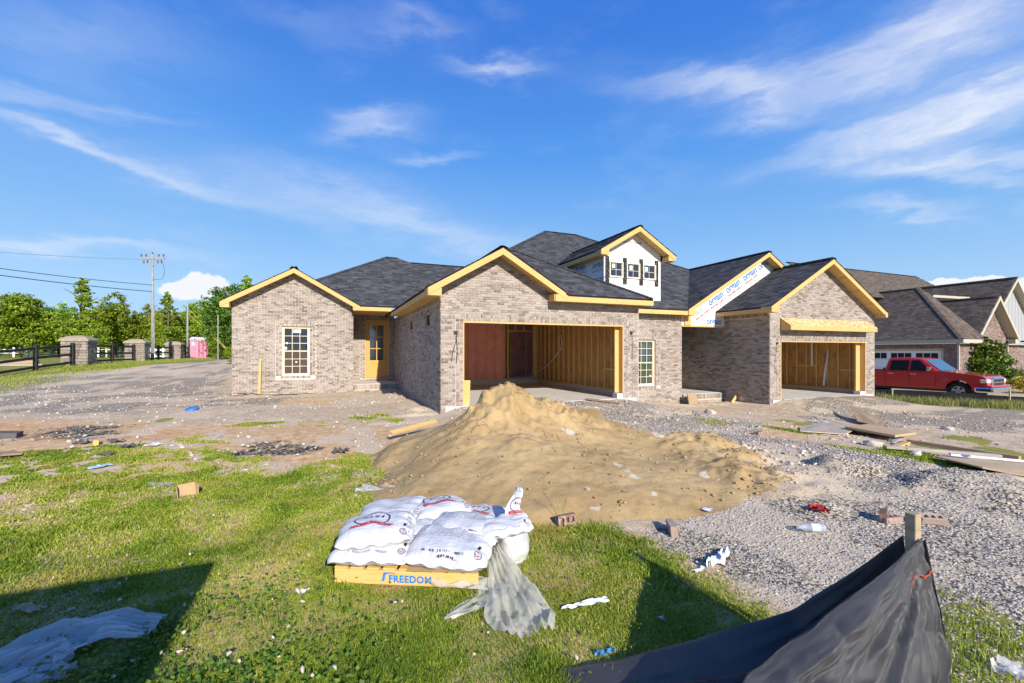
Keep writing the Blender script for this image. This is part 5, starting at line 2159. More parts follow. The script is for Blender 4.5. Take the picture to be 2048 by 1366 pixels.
# ------------------------------------------------------------------ far left: road fence, pillars, poles, toilet
M['black_fence'] = simple_mat('black_fence_paint', (.022, .022, .026), .6, .3, .2, 3)
M['pillar_stone'] = brick_material('pillar_stone', [(0, (.13, .105, .09)), (.3, (.24, .20, .165)), (.6, (.34, .285, .24)), (1, (.19, .15, .125))], (.42, .37, .32))
M['cap_stone'] = simple_mat('cap_stone', (.33, .275, .205), .9, .2, .2, 6, .3)
FX = -14.4
stone_me = []
for i in range(4):
    b = MB()
    w, h, q = .5, .5, .5
    b.box(-.5, .5, -.5, .5, -.5, .5, 0)
    me = bpy.data.meshes.new('stone')
    v = np.array(b.v) + rng.normal(size=(8, 3)) * .035
    me.from_pydata([tuple(p) for p in v], [], b.f)
    a = me.attributes.new('tone', 'FLOAT', 'POINT'); a.data.foreach_set('value', np.full(8, i * .25, dtype=np.float32))
    me.materials.append(M['pillar_stone'])
    stone_me.append(me)
PL = ['nearest stone gate pillar with domed cap on the verge', 'middle stone gate pillar with domed cap, left of the utility pole', 'farthest stone gate pillar beside the pink toilet']
for k, (yy, lab) in enumerate(zip((35.0, 43.7, 52.6), PL)):
    zz = gz(FX, yy)
    p = empty('stone_pillar', (FX, yy, zz), 0, lab, 'pillar', 'stone pillars in the road fence')
    b = MB(); b.box(-.55, .55, -.55, .55, -.1, 1.42); b.build('pillar_core', M['mortar'], p)
    for r_ in range(8):
        z0 = .02 + r_ * .175
        for face in (0, 1, 2, 3):
            a = -.60
            while a < .58:
                L = min(.22 + .3 * rng.random(), .60 - a)
                if .60 - a - L < .12:
                    L = .60 - a
                o = link('stone', stone_me[rng.integers(0, 4)], p)
                c = a + L / 2
                pr = .575 + .02 * rng.random()
                o.location = [(c, -pr, z0 + .085), (pr, c, z0 + .085), (-c, pr, z0 + .085), (-pr, -c, z0 + .085)][face]
                o.rotation_euler = (0, 0, face * math.pi / 2)
                o.scale = (L - .02, .09, .155)
                a += L
    b = MB()
    b.box(-.70, .70, -.70, .70, 1.42, 1.52)
    n = 8
    b2 = MB()
    prof = [(.70, 1.521), (.62, 1.60), (.42, 1.72), (.2, 1.78), (0.01, 1.80)]
    for i in range(len(prof) - 1):
        (r0, z0), (r1, z1) = prof[i], prof[i + 1]
        for s in range(4):
            c0, s0 = [(-1, -1), (1, -1), (1, 1), (-1, 1)][s], [(1, -1), (1, 1), (-1, 1), (-1, -1)][s]
            b.face([(c0[0] * r0, c0[1] * r0, z0), (s0[0] * r0, s0[1] * r0, z0), (s0[0] * r1, s0[1] * r1, z1), (c0[0] * r1, c0[1] * r1, z1)])
    b.build('pillar_cap', M['cap_stone'], p)


def rail_fence(pts, mat, label, group=None, nr=3, ph=1.35, pw=.16, rh=.13, name='rail_fence', rails=(.18, .66, 1.16)):
    f = empty(name, (pts[0][0], pts[0][1], gz(*pts[0])), 0, label, 'fence', group)
    o = Vector(f.location)
    for x, y in pts:
        b = MB(); z = gz(x, y)
        c = Vector((x, y, z)) - o
        b.box(c.x - pw / 2, c.x + pw / 2, c.y - pw / 2, c.y + pw / 2, c.z - .1, c.z + ph)
        b.build('post', M[mat], f, bevel=.01)
    for (x0, y0), (x1, y1) in zip(pts[:-1], pts[1:]):
        for r_ in rails[:nr]:
            b = MB()
            b.beam(Vector((x0, y0, gz(x0, y0) + r_)) - o, Vector((x1, y1, gz(x1, y1) + r_)) - o, .045, rh)
            b.build('rail', M[mat], f)
    return f


F1 = [(FX, y) for y in (18.2, 22.4, 26.6, 30.7, 34.2)]
rail_fence(F1, 'black_fence', 'black three rail fence running up to the nearest stone pillar', 'black fence panels along the road')
rail_fence([(FX, y) for y in (35.9, 39.3, 42.9)], 'black_fence', 'black fence panel between the nearest and middle stone pillars', 'black fence panels along the road')
rail_fence([(FX, y) for y in (44.6, 48.2, 51.8)], 'black_fence', 'black fence panel between the middle and farthest stone pillars', 'black fence panels along the road')
rail_fence([(FX, 53.5), (FX, 57.0), (FX + .2, 61)], 'black_fence', 'black fence panel behind the pink portable toilet', 'black fence panels along the road')
# white fence across the pasture
wp = [AT(px, 60) for px in (-200, -110, -60, -20, 28, 55, 103, 124, 164, 197, 213, 240, 254, 275, 300, 326)]
rail_fence(wp, 'white_paint', 'white rail fence across the pasture behind the black fence', None, 2, 1.35, .20, .09, rails=(.55, 1.05))
wp = [AT(px, 49) for px in (291, 300, 309, 318, 327, 340)]
rail_fence(wp, 'white_paint', 'short white plank fence beside the foot of the utility pole', None, 3, 1.15, .16, .12, rails=(.25, .6, .95))


M['pole_wood'] = simple_mat('silvered_pole', (.31, .29, .275), .9, .2, .2, 4)
M['insulator'] = simple_mat('brown_porcelain', (.10, .07, .06), .3, .5, .1)


def utility_pole(px, d, h, label, arm=True):
    x, y = AT(px, d)
    p = empty('utility_pole', (x, y, gz(x, y)), -YAW, label, 'utility pole')
    b = MB(); b.tube([(0, 0, -.3), (0, 0, h)], [.125, .085], 10); b.build('pole', M['pole_wood'], p, smooth=True)
    if arm:
        b = MB(); b.box(-1.05, 1.05, -.06, .06, h - .42, h - .28); b.build('cross_arm', M['pole_wood'], p)
        for q in (-.95, -.55, .55, .95):
            b = MB(); b.lathe([(.02, -.28), (.03, -.12), (.06, -.1), (.06, -.02), (.03, .02), (0, .05)], 8, (q, 0, h))
            b.build('insulator', M['insulator'], p)
            b = MB(); b.lathe([(0, -.75), (.05, -.75), (.05, -.5), (0, -.48)], 8, (q * .8, .02, h)); b.build('cutout_fuse', M['insulator'], p)
        b = MB(); b.lathe([(.02, 0), (.05, .05), (.05, .12), (.02, .2), (0, .22)], 8, (0, 0, h)); b.build('insulator', M['insulator'], p)
        b = MB(); b.tube([(-.9, -.05, h - .4), (0, -.1, h - 1.1)], .02, 5); b.tube([(.9, -.05, h - .4), (0, -.1, h - 1.1)], .02, 5); b.build('brace', M['pole_wood'], p)
        b = MB()
        pts = [(.95, -.1, h - .75)]
        for i in range(8):
            a = i / 7
            pts.append((.95 + .15 * math.sin(a * 3.1), -.1, h - .8 - 1.3 * a))
        pts.append((.1, -.1, h - 2.2))
        b.tube(pts, .015, 5); b.build('jumper_wire', M['black_cable'], p)
        b = MB(); b.tube([(.14, 0, .6), (.13, 0, h * .5)], .04, 6); b.build('cable_riser', M['pole_wood'], p)
    return p


utility_pole(305, 37.5, 9.1, 'tall silvered utility pole with cross arm and insulators')
utility_pole(375, 56, 6.8, 'shorter plain utility pole just left of the pink toilet', arm=False)
x, y = AT(305, 37.5)
for (py0, py1, r_, lab) in ((531, 570, .022, 'upper of the two thick overhead cables running left from the utility pole'),
                            (545, 583, .026, 'lower of the two thick overhead cables running left from the utility pole'),
                            (512, 519, .008, 'thin power line from the cross arm of the utility pole')):
    z1 = EYE + (703 - py1) * 37.5 / FPX
    d0 = 22.0
    x0, y0 = AT(-220, d0)
    z0 = EYE + (703 - (py0 - 26)) * d0 / FPX
    pts = []
    for i in range(15):
        t_ = i / 14
        pts.append((x + (x0 - x) * t_, y + (y0 - y) * t_, z1 + (z0 - z1) * t_ - .55 * 4 * t_ * (1 - t_) * .3))
    b = MB(); b.tube(pts, r_, 5)
    tag(b.build('overhead_cable', M['black_cable']), lab, 'cable', 'overhead cables')
M['guy_yellow'] = simple_mat('yellow_guy_guard', (.62, .52, .06), .5)
for k, (pa, pb, lab) in enumerate((((415, 672), (455, 701), 'left one of the two yellow guy wires by the house corner'), ((422, 668), (456, 700), 'right one of the two yellow guy wires by the house corner'))):
    d = 44
    xa, ya = AT(pa[0] - 40, d + 9); xb, yb = AT(pb[0], d - 3)
    b = MB(); b.tube([(xa, ya, EYE + (703 - pa[1] + 46) * (d + 9) / FPX), (xb, yb, EYE + (703 - pb[1]) * (d - 3) / FPX)], .03, 6)
    tag(b.build('guy_wire', M['guy_yellow']), lab, 'guy wire', 'yellow guy wires')
x, y = AT(436, 41)
b = MB(); b.tube([(x, y, gz(x, y)), (x, y, gz(x, y) + 4.2)], .05, 8); tag(b.build('grey_post', M['pole_wood']), 'thin grey post behind the yellow guy wires', 'post')

# pink portable toilet
M['pink_plastic'] = simple_mat('pink_plastic', (.72, .34, .46), .45, .4, .06, 3)
M['pink_dark'] = simple_mat('pink_plastic_recess', (.54, .18, .29), .5, .4, .06, 3)
M['roof_plastic'] = simple_mat('translucent_white_plastic', (.62, .68, .78), .4, .4, .05)
x, y = AT(398, 46.5)
t_ = empty('portable_toilet', (x, y, gz(x, y)), -YAW + R(-21), 'pink portable toilet with pale domed roof at the end of the gravel', 'portable toilet')
b = MB(); b.box(-.64, .64, -.62, .62, .0, .12); b.build('skid_base', M['pink_dark'], t_, bevel=.02)
b = MB(); b.box(-.60, .60, -.57, .57, .121, 2.02); b.build('body', M['pink_plastic'], t_, bevel=.04)
b = MB()
n = 10
for i in range(n):
    a0, a1 = math.pi * i / n, math.pi * (i + 1) / n
    q = [(-.62 * math.cos(a0), 2.02 + .30 * math.sin(a0)), (-.62 * math.cos(a1), 2.02 + .30 * math.sin(a1))]
    b.face([(q[0][0], -.60, q[0][1]), (q[0][0], .60, q[0][1]), (q[1][0], .60, q[1][1]), (q[1][0], -.60, q[1][1])][::-1])
    for yy in (-.60, .60):
        b.face([(0, yy, 2.02), (q[0][0], yy, q[0][1]), (q[1][0], yy, q[1][1])][::(1 if yy < 0 else -1)])
b.build('dome_roof', M['roof_plastic'], t_)
b = MB(); b.box(-.46, .44, -.612, -.571, .17, 1.98); dr = b.build('door', M['pink_plastic'], t_, bevel=.015)
b = MB(); b.box(-.20, .22, -.622, -.613, 1.42, 1.75); b.build('sign_plate', M['white_paint'], dr)
lettering('15', (-.06, -.625, 1.55), .16, M['ink_black'], dr)
b = MB(); b.box(.26, .38, -.64, -.613, 1.02, 1.12); b.build('latch', M['pink_dark'], dr)
for z0, z1 in ((.3, .75), (.80, 1.32)):
    for xx in (-.40, .38):
        b = MB(); b.box(xx - .012, xx + .012, -.620, -.613, z0, z1); b.build('door_rib', M['pink_dark'], dr)
for q in (-.42, 0, .42):
    b = MB(); b.box(.601, .618, q - .10, q + .10, .25, 1.9); b.build('side_rib', M['pink_dark'], t_)

# boards lying on the verge at the left edge
for i, (px0, px1, py, lab) in enumerate(((-60, 76, 742, 'long weathered timber lying on the verge at the left edge'), (-60, 88, 750, 'pale board lying below the weathered timber on the verge'))):
    x0, y0 = AT(px0, 25.5 - i); x1, y1 = AT(px1, 26.5 - i)
    b = MB(); b.beam((x0, y0, gz(x0, y0) + .16 - .10 * i), (x1, y1, gz(x1, y1) + .16 - .10 * i), .3, .20 - .1 * i)
    tag(b.build('timber', M['old_wood'] if i == 0 else M['grey_wood']), lab, 'board')

# the stone pillar that stands behind the photographer; its shadow reaches into the picture
p = empty('stone_pillar', (-1.22, -1.05, 0), 0, 'tall stone pillar behind the lawn, out of the picture, shading its near left part', 'pillar')
b = MB(); b.box(-.6, .6, -.6, .6, -.1, 2.08); b.build('pillar_core', M['mortar'], p)
b = MB(); b.box(-.66, .66, -.66, .66, 2.081, 2.17); b.build('pillar_cap', M['cap_stone'], p)

# ------------------------------------------------------------------ the neighbour house on the right
K = 1.09                                     # plans below were measured at a smaller scale about the eye


def N(x, y, z):
    return (x * K, y * K, EYE + (z - EYE) * K)


nb = empty('neighbour_house', (0, 0, 0), 0, 'finished brick house with brown shingle roofs behind the red pickup', 'house')


def nroof(pts, ud, ov=.02):
    return roof_plane(nb, [N(*q) for q in pts], ud, 'brown_shingle', .15, thick=.06)


def nbox(x0, x1, y0, y1, z0, z1, mat, name):
    a, c = N(x0, y0, z0), N(x1, y1, z1)
    b = MB(); b.box(a[0], c[0], a[1], c[1], a[2], c[2])
    return b.build(name, M[mat], nb)


# garage block, side doors facing us
pn = .95
nroof([(29.3, 26, 2.25), (29.3, 11.75, 2.25), (32.65, 15.1, 5.43), (32.65, 26, 5.43)], (0, 1, 0))
nroof([(29.3, 11.75, 2.25), (31.7, 11.75, 2.25), (32.85, 14.6, 4.96), (32.65, 15.1, 5.43)], (1, 0, 0))
# front gable and the higher one behind it
nroof([(31.5, 12.0, 2.3), (33.75, 12.0, 4.63), (33.75, 16, 4.63), (31.5, 16, 2.3)], (0, 1, 0))
nroof([(36.0, 12.0, 2.3), (33.75, 12.0, 4.63), (33.75, 16, 4.63), (36.0, 16, 2.3)], (0, 1, 0))
nroof([(35.5, 13.3, 2.3), (39.6, 13.3, 6.2), (39.6, 26, 6.2), (35.5, 26, 2.3)], (0, 1, 0))
nroof([(43.7, 13.3, 2.3), (39.6, 13.3, 6.2), (39.6, 26, 6.2), (43.7, 26, 2.3)], (0, 1, 0))
# long main roof behind
nroof([(28, 16.6, 5.0), (43, 16.6, 5.0), (43, 20, 7.55), (28, 20, 7.55)], (1, 0, 0))
nroof([(43, 16.6, 5.0), (46.4, 20, 5.0), (43, 20, 7.55)], (0, 1, 0))
for a, c in (((29.3, 11.75, 2.25), (32.65, 15.1, 5.43)), ((32.65, 15.1, 5.43), (32.65, 22, 5.43)), ((33.75, 12.0, 4.63), (33.75, 16, 4.63)),
             ((39.6, 13.3, 6.2), (39.6, 20, 6.2)), ((28, 20, 7.55), (43, 20, 7.55))):
    ridge_cap(nb, N(*a), N(*c), 'brown_shingle')
x0_, _, z0_ = N(29.7, 12.1, -1.2)
zt_ = N(0, 0, 2.02)[2]
_, ya_, _ = N(0, 12.1, 0)
_, yb_, _ = N(0, 22, 0)
d0, d1 = N(0, 12.75, 0)[1], N(0, 17.6, 0)[1]
dz1 = N(0, 0, 1.66)[2]
brick_wall(nb, 'Y', x0_, ya_ + .01, yb_, z0_, zt_, [dict(a0=d0, a1=d1, z0=z0_, z1=dz1)], out=-1, mat='dark_brick')
xe_ = N(31.9, 0, 0)[0]
brick_wall(nb, 'X', ya_, x0_ + .02, xe_, z0_, zt_, out=-1, mat='dark_brick')
gx0, gx1, gxc = N(31.9, 0, 0)[0], N(35.6, 0, 0)[0], N(33.75, 0, 0)[0]
gy = N(0, 12.4, 0)[1]
gtop = N(0, 0, 4.63)[2]
brick_wall(nb, 'X', gy, gx0, gx1, z0_, lambda a: gtop - 1.036 * abs(a - gxc) - .16, out=-1, mat='dark_brick', breaks=(gxc,))
brick_wall(nb, 'X', N(0, 13.7, 0)[1], gx1, N(43.5, 0, 0)[0], z0_, zt_, out=-1, mat='dark_brick')
nbox(29.32, 29.72, 11.8, 22, 2.03, 2.09, 'cream_trim', 'soffit_board')
nbox(29.27, 29.31, 11.72, 22, 2.04, 2.22, 'cream_trim', 'gutter')
nbox(29.28, 31.5, 11.70, 11.74, 2.04, 2.22, 'cream_trim', 'gutter')
nbox(29.60, 29.68, 12.0, 12.08, -1.0, 2.03, 'cream_trim', 'downspout')
nbox(35.5, 35.58, 12.3, 12.37, -1.0, 2.2, 'cream_trim', 'downspout')


def nrake(xe, ze, xr, zr, y, yb2, mat='cream_trim'):
    a, c = Vector(N(xe, y, ze - .1)), Vector(N(xr, y, zr - .1))
    v, t2 = Vector((0, 0, .12)), Vector((0, .03, 0))
    b = MB(); b.hexa([a - v - t2, a - v + t2, c - v + t2, c - v - t2, a + v - t2, a + v + t2, c + v + t2, c + v - t2])
    b.build('rake_board', M[mat], nb)
    q = Vector((0, N(0, yb2, 0)[1] - a.y, 0))
    b = MB(); lo = Vector((0, .04, -.05)); b.hexa([a + lo, a + lo + q, c + lo + q, c + lo, a + lo + v * .2, a + lo + q + v * .2, c + lo + q + v * .2, c + lo + v * .2])
    b.build('soffit_board', M[mat], nb)


nrake(31.5, 2.3, 33.75, 4.63, 12.0, 12.38)
nrake(36.0, 2.3, 33.75, 4.63, 12.0, 12.38)
nrake(35.5, 2.3, 39.6, 6.2, 13.3, 13.68)
nrake(43.7, 2.3, 39.6, 6.2, 13.3, 13.68)
nbox(35.5, 36.05, 12.0, 12.38, 2.05, 2.29, 'cream_trim', 'eave_return')
nbox(35.7, 43, 13.35, 13.68, 2.02, 2.06, 'cream_trim', 'soffit_board')
# grey siding in the higher gable
M['siding'] = simple_mat('grey_siding', (.34, .35, .36), .6, .3, .05)
b = MB()
gxx, gzz = 39.6, 6.2
for i in range(14):
    xa = 36.6 + i * .42
    zt0 = gzz - .955 * abs(xa + .16 - gxx) - .2
    if zt0 > 3.2:
        pb_ = MB(); A_, C_ = N(xa, 13.66, 2.3), N(xa + .40, 13.69, zt0); pb_.box(A_[0], C_[0], A_[1], C_[1], A_[2], C_[2]); pb_.build('siding_board', M['siding'], nb)
A_, C_ = N(33.0, 12.54, 2.2), N(39.0, 12.58, 2.3)
# white fascia bit of a roof return
b = MB(); a, c = Vector(N(33.6, 14.9, 4.95)), Vector(N(36.0, 14.2, 4.85)); b.beam(a, c, .25, .16); b.build('gutter', M['cream_trim'], nb)
# garage door with a row of lights
gd = MB(); gd.box(x0_ + .06, x0_ + .10, d0 + .02, d1 - .02, z0_, dz1 - .02); gdo = gd.build('garage_door', M['white_paint'], nb)
b = MB()
b.box(x0_ - .02, x0_ + .05, d0 - .10, d0 + .02, z0_, dz1); b.box(x0_ - .02, x0_ + .05, d0 - .1, d1 + .1, dz1 - .02, dz1 + .1)
b.build('door_trim', M['cream_trim'], nb)
nP = 4
for i in range(nP):
    w0 = d0 + .15 + (d1 - d0 - .2) * i / nP
    ww = (d1 - d0) / nP - .25
    for j in range(3):
        b = MB(); ya2 = w0 + ww * j / 3
        b.box(x0_ + .05, x0_ + .062, ya2 + .02, ya2 + ww / 3 - .02, dz1 - .50, dz1 - .16)
        b.build('door_pane', M['room'], gdo)
for r_ in range(3):
    b = MB(); zq = dz1 - .55 - r_ * .52; b.box(x0_ + .045, x0_ + .061, d0 + .05, d1 - .05, zq - .012, zq); b.build('door_seam', M['cream_trim'], gdo)

# ------------------------------------------------------------------ red pickup
M['red_paint'] = None
m, t, b_ = new_mat('red_car_paint', .28, .5)
base(t, b_, (.50, .022, .018))
b_.inputs['Metallic'].default_value = 0.0
b_.inputs['Coat Weight'].default_value = 1.0
b_.inputs['Coat Roughness'].default_value = .05
M['red_paint'] = m
M['chrome'] = simple_mat('chrome', (.75, .76, .78), .12, .5, .02, metallic=1.0)
M['rubber'] = simple_mat('tyre_rubber', (.018, .018, .019), .8, .2)
M['dark_trim'] = simple_mat('dark_trim', (.03, .03, .032), .6, .3)
m, t, b_ = new_mat('tinted_glass', .04, .6)
base(t, b_, (.010, .014, .022))
M['tint'] = m
m, t, b_ = new_mat('windscreen', .03, .7)
base(t, b_, (.06, .11, .17))
M['windscreen'] = m
M['lamp'] = simple_mat('headlamp_lens', (.62, .60, .55), .1, .6, .3, 20)
M['amber'] = simple_mat('amber_lens', (.6, .22, .03), .2, .5)

TR = Vector((25.95, 9.6, 0))
TR.z = gz(TR.x, TR.y) + .02
# local axes: +x = forward (nose), y = across, origin under the nose corner; heads towards -y of the site
truck = empty('pickup_truck', TR, R(-87), 'dark red four door pickup truck parked on the drive beyond the silt fence', 'pickup truck')
W = 1.95


def prism_x(b, prof, y0, y1, inset=0.0, tone=.5):
    """Extrude an x-z outline across y."""
    k = len(prof)
    bi = len(b.v)
    for yy, s in ((y0, 1), (y1, -1)):
        for (x, z) in prof:
            b.v.append((x, yy, z)); b.t.append(tone)
    b.f.append(tuple(bi + i for i in range(k)))
    b.f.append(tuple(bi + k + i for i in reversed(range(k))))
    for i in range(k):
        j = (i + 1) % k
        b.f.append((bi + i, bi + k + i, bi + k + j, bi + j))


def arch(cx, r, n=9):
    return [(cx + r * math.cos(a), .42 + r * math.sin(a) * 1.0) for a in np.linspace(0.05, math.pi - .05, n)]


FW, RW = -.95, -4.55                     # wheel centres behind the nose
low = [(-.02, .50), (-.02, .90), (-.06, 1.02), (-.16, 1.09), (-.40, 1.14), (-1.0, 1.22), (-1.55, 1.285), (-1.70, 1.26), (-2.0, 1.22), (-3.78, 1.22), (-5.75, 1.22), (-5.78, .55), (-5.2, .48)]
low += [(RW - .47, .48)] + [(q[0], q[1] + .02) for q in arch(RW, .46)][::-1] + [(RW + .47, .46), (-1.42, .46)]
low += [(q[0], q[1] + .02) for q in arch(FW, .46)][::-1] + [(FW + .47, .50)]
b = MB()
prism_x(b, low, .03, W - .03)
body = b.build('body', M['red_paint'], truck, bevel=.055)
body.modifiers['bevel'].segments = 4
body.modifiers['bevel'].angle_limit = R(50)
# cab
b = MB()
cab = [(-1.55, 1.22), (-2.22, 1.80), (-2.32, 1.85), (-2.55, 1.885), (-3.0, 1.895), (-3.45, 1.87), (-3.60, 1.81), (-3.74, 1.22)]
k = len(cab)
for yy, ins in ((.06, 0), (W - .06, 1)):
    for (x, z) in cab:
        f_ = (z - 1.2) / .68
        b.v.append((x, yy + (.16 * f_ if ins == 0 else -.16 * f_), z)); b.t.append(.5)
b.f.append(tuple(range(k))); b.f.append(tuple(reversed(range(k, 2 * k))))
for i in range(k):
    j = (i + 1) % k
    b.f.append((i, k + i, k + j, j))
cabo = b.build('cab', M['red_paint'], truck, bevel=.05)
cabo.modifiers['bevel'].segments = 4
cabo.modifiers['bevel'].angle_limit = R(50)


def side_quad(x0, z0, x1, z1, x2, z2, x3, z3, mat, name, off, par, near=True):
    b = MB()
    pts = []
    for (x, z) in ((x0, z0), (x1, z1), (x2, z2), (x3, z3)):
        f_ = max(0, (z - 1.2) / .68)
        y = .06 + .16 * f_ - off
        pts.append((x, y if near else W - y, z))
    if not near:
        pts = pts[::-1]
    b.face(pts)
    b.face([(p[0], p[1] + (.008 if near else -.008), p[2]) for p in reversed(pts)])
    return b.build(name, M[mat], par)


for near in (True, False):
    side_quad(-1.93, 1.27, -2.68, 1.27, -2.66, 1.76, -2.36, 1.76, 'tint', 'side_window', .012, cabo, near)
    side_quad(-2.78, 1.27, -3.52, 1.27, -3.46, 1.74, -2.76, 1.76, 'tint', 'side_window', .012, cabo, near)
    side_quad(-1.78, 1.245, -3.56, 1.245, -3.56, 1.262, -1.78, 1.262, 'dark_trim', 'window_belt', .013, cabo, near)
b = MB()
b.face([(-1.60, .16, 1.275), (-1.60, W - .16, 1.275), (-2.20, W - .24, 1.79), (-2.20, .24, 1.79)])
b.v = [(x + .02, y, z + .02) for x, y, z in b.v]
b.build('windscreen', M['windscreen'], cabo)
# doors seams, handles, mirror
for x in (-1.72, -2.72, -3.66):
    b = MB(); b.box(x - .008, x + .008, .020, .034, .56, 1.22); b.build('door_seam', M['dark_trim'], body)
b = MB(); b.box(-3.78, -1.5, .018, .032, .60, .63); b.build('body_moulding', M['red_paint'], body)
for x in (-2.55, -3.45):
    b = MB(); b.box(x - .11, x + .11, .004, .03, 1.08, 1.12); b.build('door_handle', M['chrome'], body, bevel=.008)
b = MB(); b.box(-1.98, -1.84, -.20, .02, 1.28, 1.46); b.build('wing_mirror', M['chrome'], cabo, bevel=.03)
lettering('1500', (-1.50, .026, .86), .10, M['chrome'], body, rot=(R(90), 0, 0))
# bed opening and rail
b = MB(); b.box(-5.72, -3.80, .08, W - .08, 1.221, 1.232); b.build('bed_liner', M['dark_trim'], truck)
b = MB(); b.box(-3.79, -3.74, .1, W - .1, 1.222, 1.36); b.build('bed_rack', M['dark_trim'], truck)
# nose: grille, lamps, bumper
b = MB(); b.box(-.05, .06, .42, W - .42, .66, 1.04); gr = b.build('grille', M['chrome'], truck, bevel=.05)
for yy in (.50, .98):
    for zz in (.70, .86):
        b = MB(); b.box(.061, .068, yy, yy + .44, zz, zz + .12); b.build('grille_mesh', M['dark_trim'], gr)
for s in (0, 1):
    y0, y1 = (.00, .42) if s == 0 else (W - .42, W)
    b = MB(); b.box(-.26, -.002, y0 + .012, y1 - .012, .80, .985); hl = b.build('headlight', M['lamp'], truck, bevel=.05)
    b = MB(); b.box(-.262, -.20, y0 + .006, y1 - .006, .83, .95); b.build('turn_signal', M['amber'], hl, bevel=.01)
b = MB(); b.box(-.42, .16, -.01, W + .01, .40, .62); b.build('bumper', M['chrome'], truck, bevel=.05)
b = MB(); b.box(-.10, .12, .02, W - .02, .63, .72); b.build('bumper_cover', M['red_paint'], truck, bevel=.03)
b = MB(); b.box(-5.7, -.3, .12, W - .12, .34, .55); b.build('chassis', M['dark_trim'], truck)
for x in (FW, RW):
    for s in (0, 1):
        y0 = .05 if s == 0 else W - .30
        w_ = empty('wheel', (x, y0, .40)); w_.parent = truck
        b = MB()
        prof = [(.22, .0), (.36, .0), (.40, .04), (.40, .21), (.36, .25), (.22, .25)]
        n = 28
        for i in range(len(prof) - 1):
            (r0, q0), (r1, q1) = prof[i], prof[i + 1]
            for kk in range(n):
                a0, a1 = 2 * math.pi * kk / n, 2 * math.pi * (kk + 1) / n
                b.face([(r0 * math.cos(a0), q0, r0 * math.sin(a0)), (r0 * math.cos(a1), q0, r0 * math.sin(a1)),
                        (r1 * math.cos(a1), q1, r1 * math.sin(a1)), (r1 * math.cos(a0), q1, r1 * math.sin(a0))])
        b.build('tyre', M['rubber'], w_, smooth=True)
        b = MB()
        for kk in range(n):
            a0, a1 = 2 * math.pi * kk / n, 2 * math.pi * (kk + 1) / n
            yq = .06 if s == 0 else .19
            b.face([(0, yq, 0), (.225 * math.cos(a0), yq, .225 * math.sin(a0)), (.225 * math.cos(a1), yq, .225 * math.sin(a1))])
        b.build('rim_back', M['dark_trim'], w_)
        b = MB()
        yq = (.0, .05) if s == 0 else (.20, .25)
        for kk in range(5):
            a = 2 * math.pi * kk / 5 + .3
            dv = Vector((math.cos(a), 0, math.sin(a))); sv = Vector((-math.sin(a), 0, math.cos(a)))
            b.obox(dv * .115 + Vector((0, sum(yq) / 2, 0)), dv * .11, sv * .045, Vector((0, .02, 0)))
        for kk in range(n):
            a0, a1 = 2 * math.pi * kk / n, 2 * math.pi * (kk + 1) / n
            for yy in yq:
                b.face([(.20 * math.cos(a0), yy, .20 * math.sin(a0)), (.235 * math.cos(a0), yy, .235 * math.sin(a0)),
                        (.235 * math.cos(a1), yy, .235 * math.sin(a1)), (.20 * math.cos(a1), yy, .20 * math.sin(a1))])
        b.build('rim', M['steel'], w_)

# bush and yellow shrub in front of the neighbour
def shrub(x, y, lobes, n, leaf, mat, label, name='shrub'):
    s = empty(name, (x, y, gz(x, y)), 0, label, 'shrub')
    p = crown_points(n, lobes, .8)
    p = p[p[:, 2] > .03]
    leaves_mesh('foliage', p, leaf * (.6 + .8 * rng.random(len(p))), M[mat], s, up_bias=.2)
    b = MB()
    for i in range(6):
        a = i * 1.05
        b.tube([(0, 0, -.1), (.25 * math.cos(a), .25 * math.sin(a), .7), (.55 * math.cos(a), .55 * math.sin(a), 1.5)], [.04, .025, .01], 5)
    b.build('stems', M['bark'], s)
    return s


bx, by = AT(1972, 25.0)
M['leaf_holly'] = leaf_material('glossy_evergreen_leaves', [(0, (.05, .10, .012)), (.5, (.11, .20, .02)), (.9, (.20, .31, .03)), (1, (.29, .39, .05))], .15)
shrub(bx, by, [(0, 0, .9, 1.25, .95), (-.45, 0, 1.4, .9, .9), (.45, -.1, 1.0, 1.05, .9), (-.3, 0, 2.3, .55, .6), (.15, 0, 2.0, .7, .6), (-.75, 0, .7, .8, .7), (.95, -.2, .6, .75, .6), (-.35, 0, 2.75, .3, .4), (.1, 0, 2.35, .7, .55), (.8, 0, 1.4, .8, .6)],
      9000, .085, 'leaf_holly', 'large dark evergreen bush in front of the neighbour house')
bx, by = AT(2052, 23.0)
shrub(bx, by, [(0, 0, .45, .8, .42), (.4, 0, .5, .7, .4)], 2600, .05, 'leaf_yellow', 'low golden yellow shrub at the right edge beside the evergreen bush')

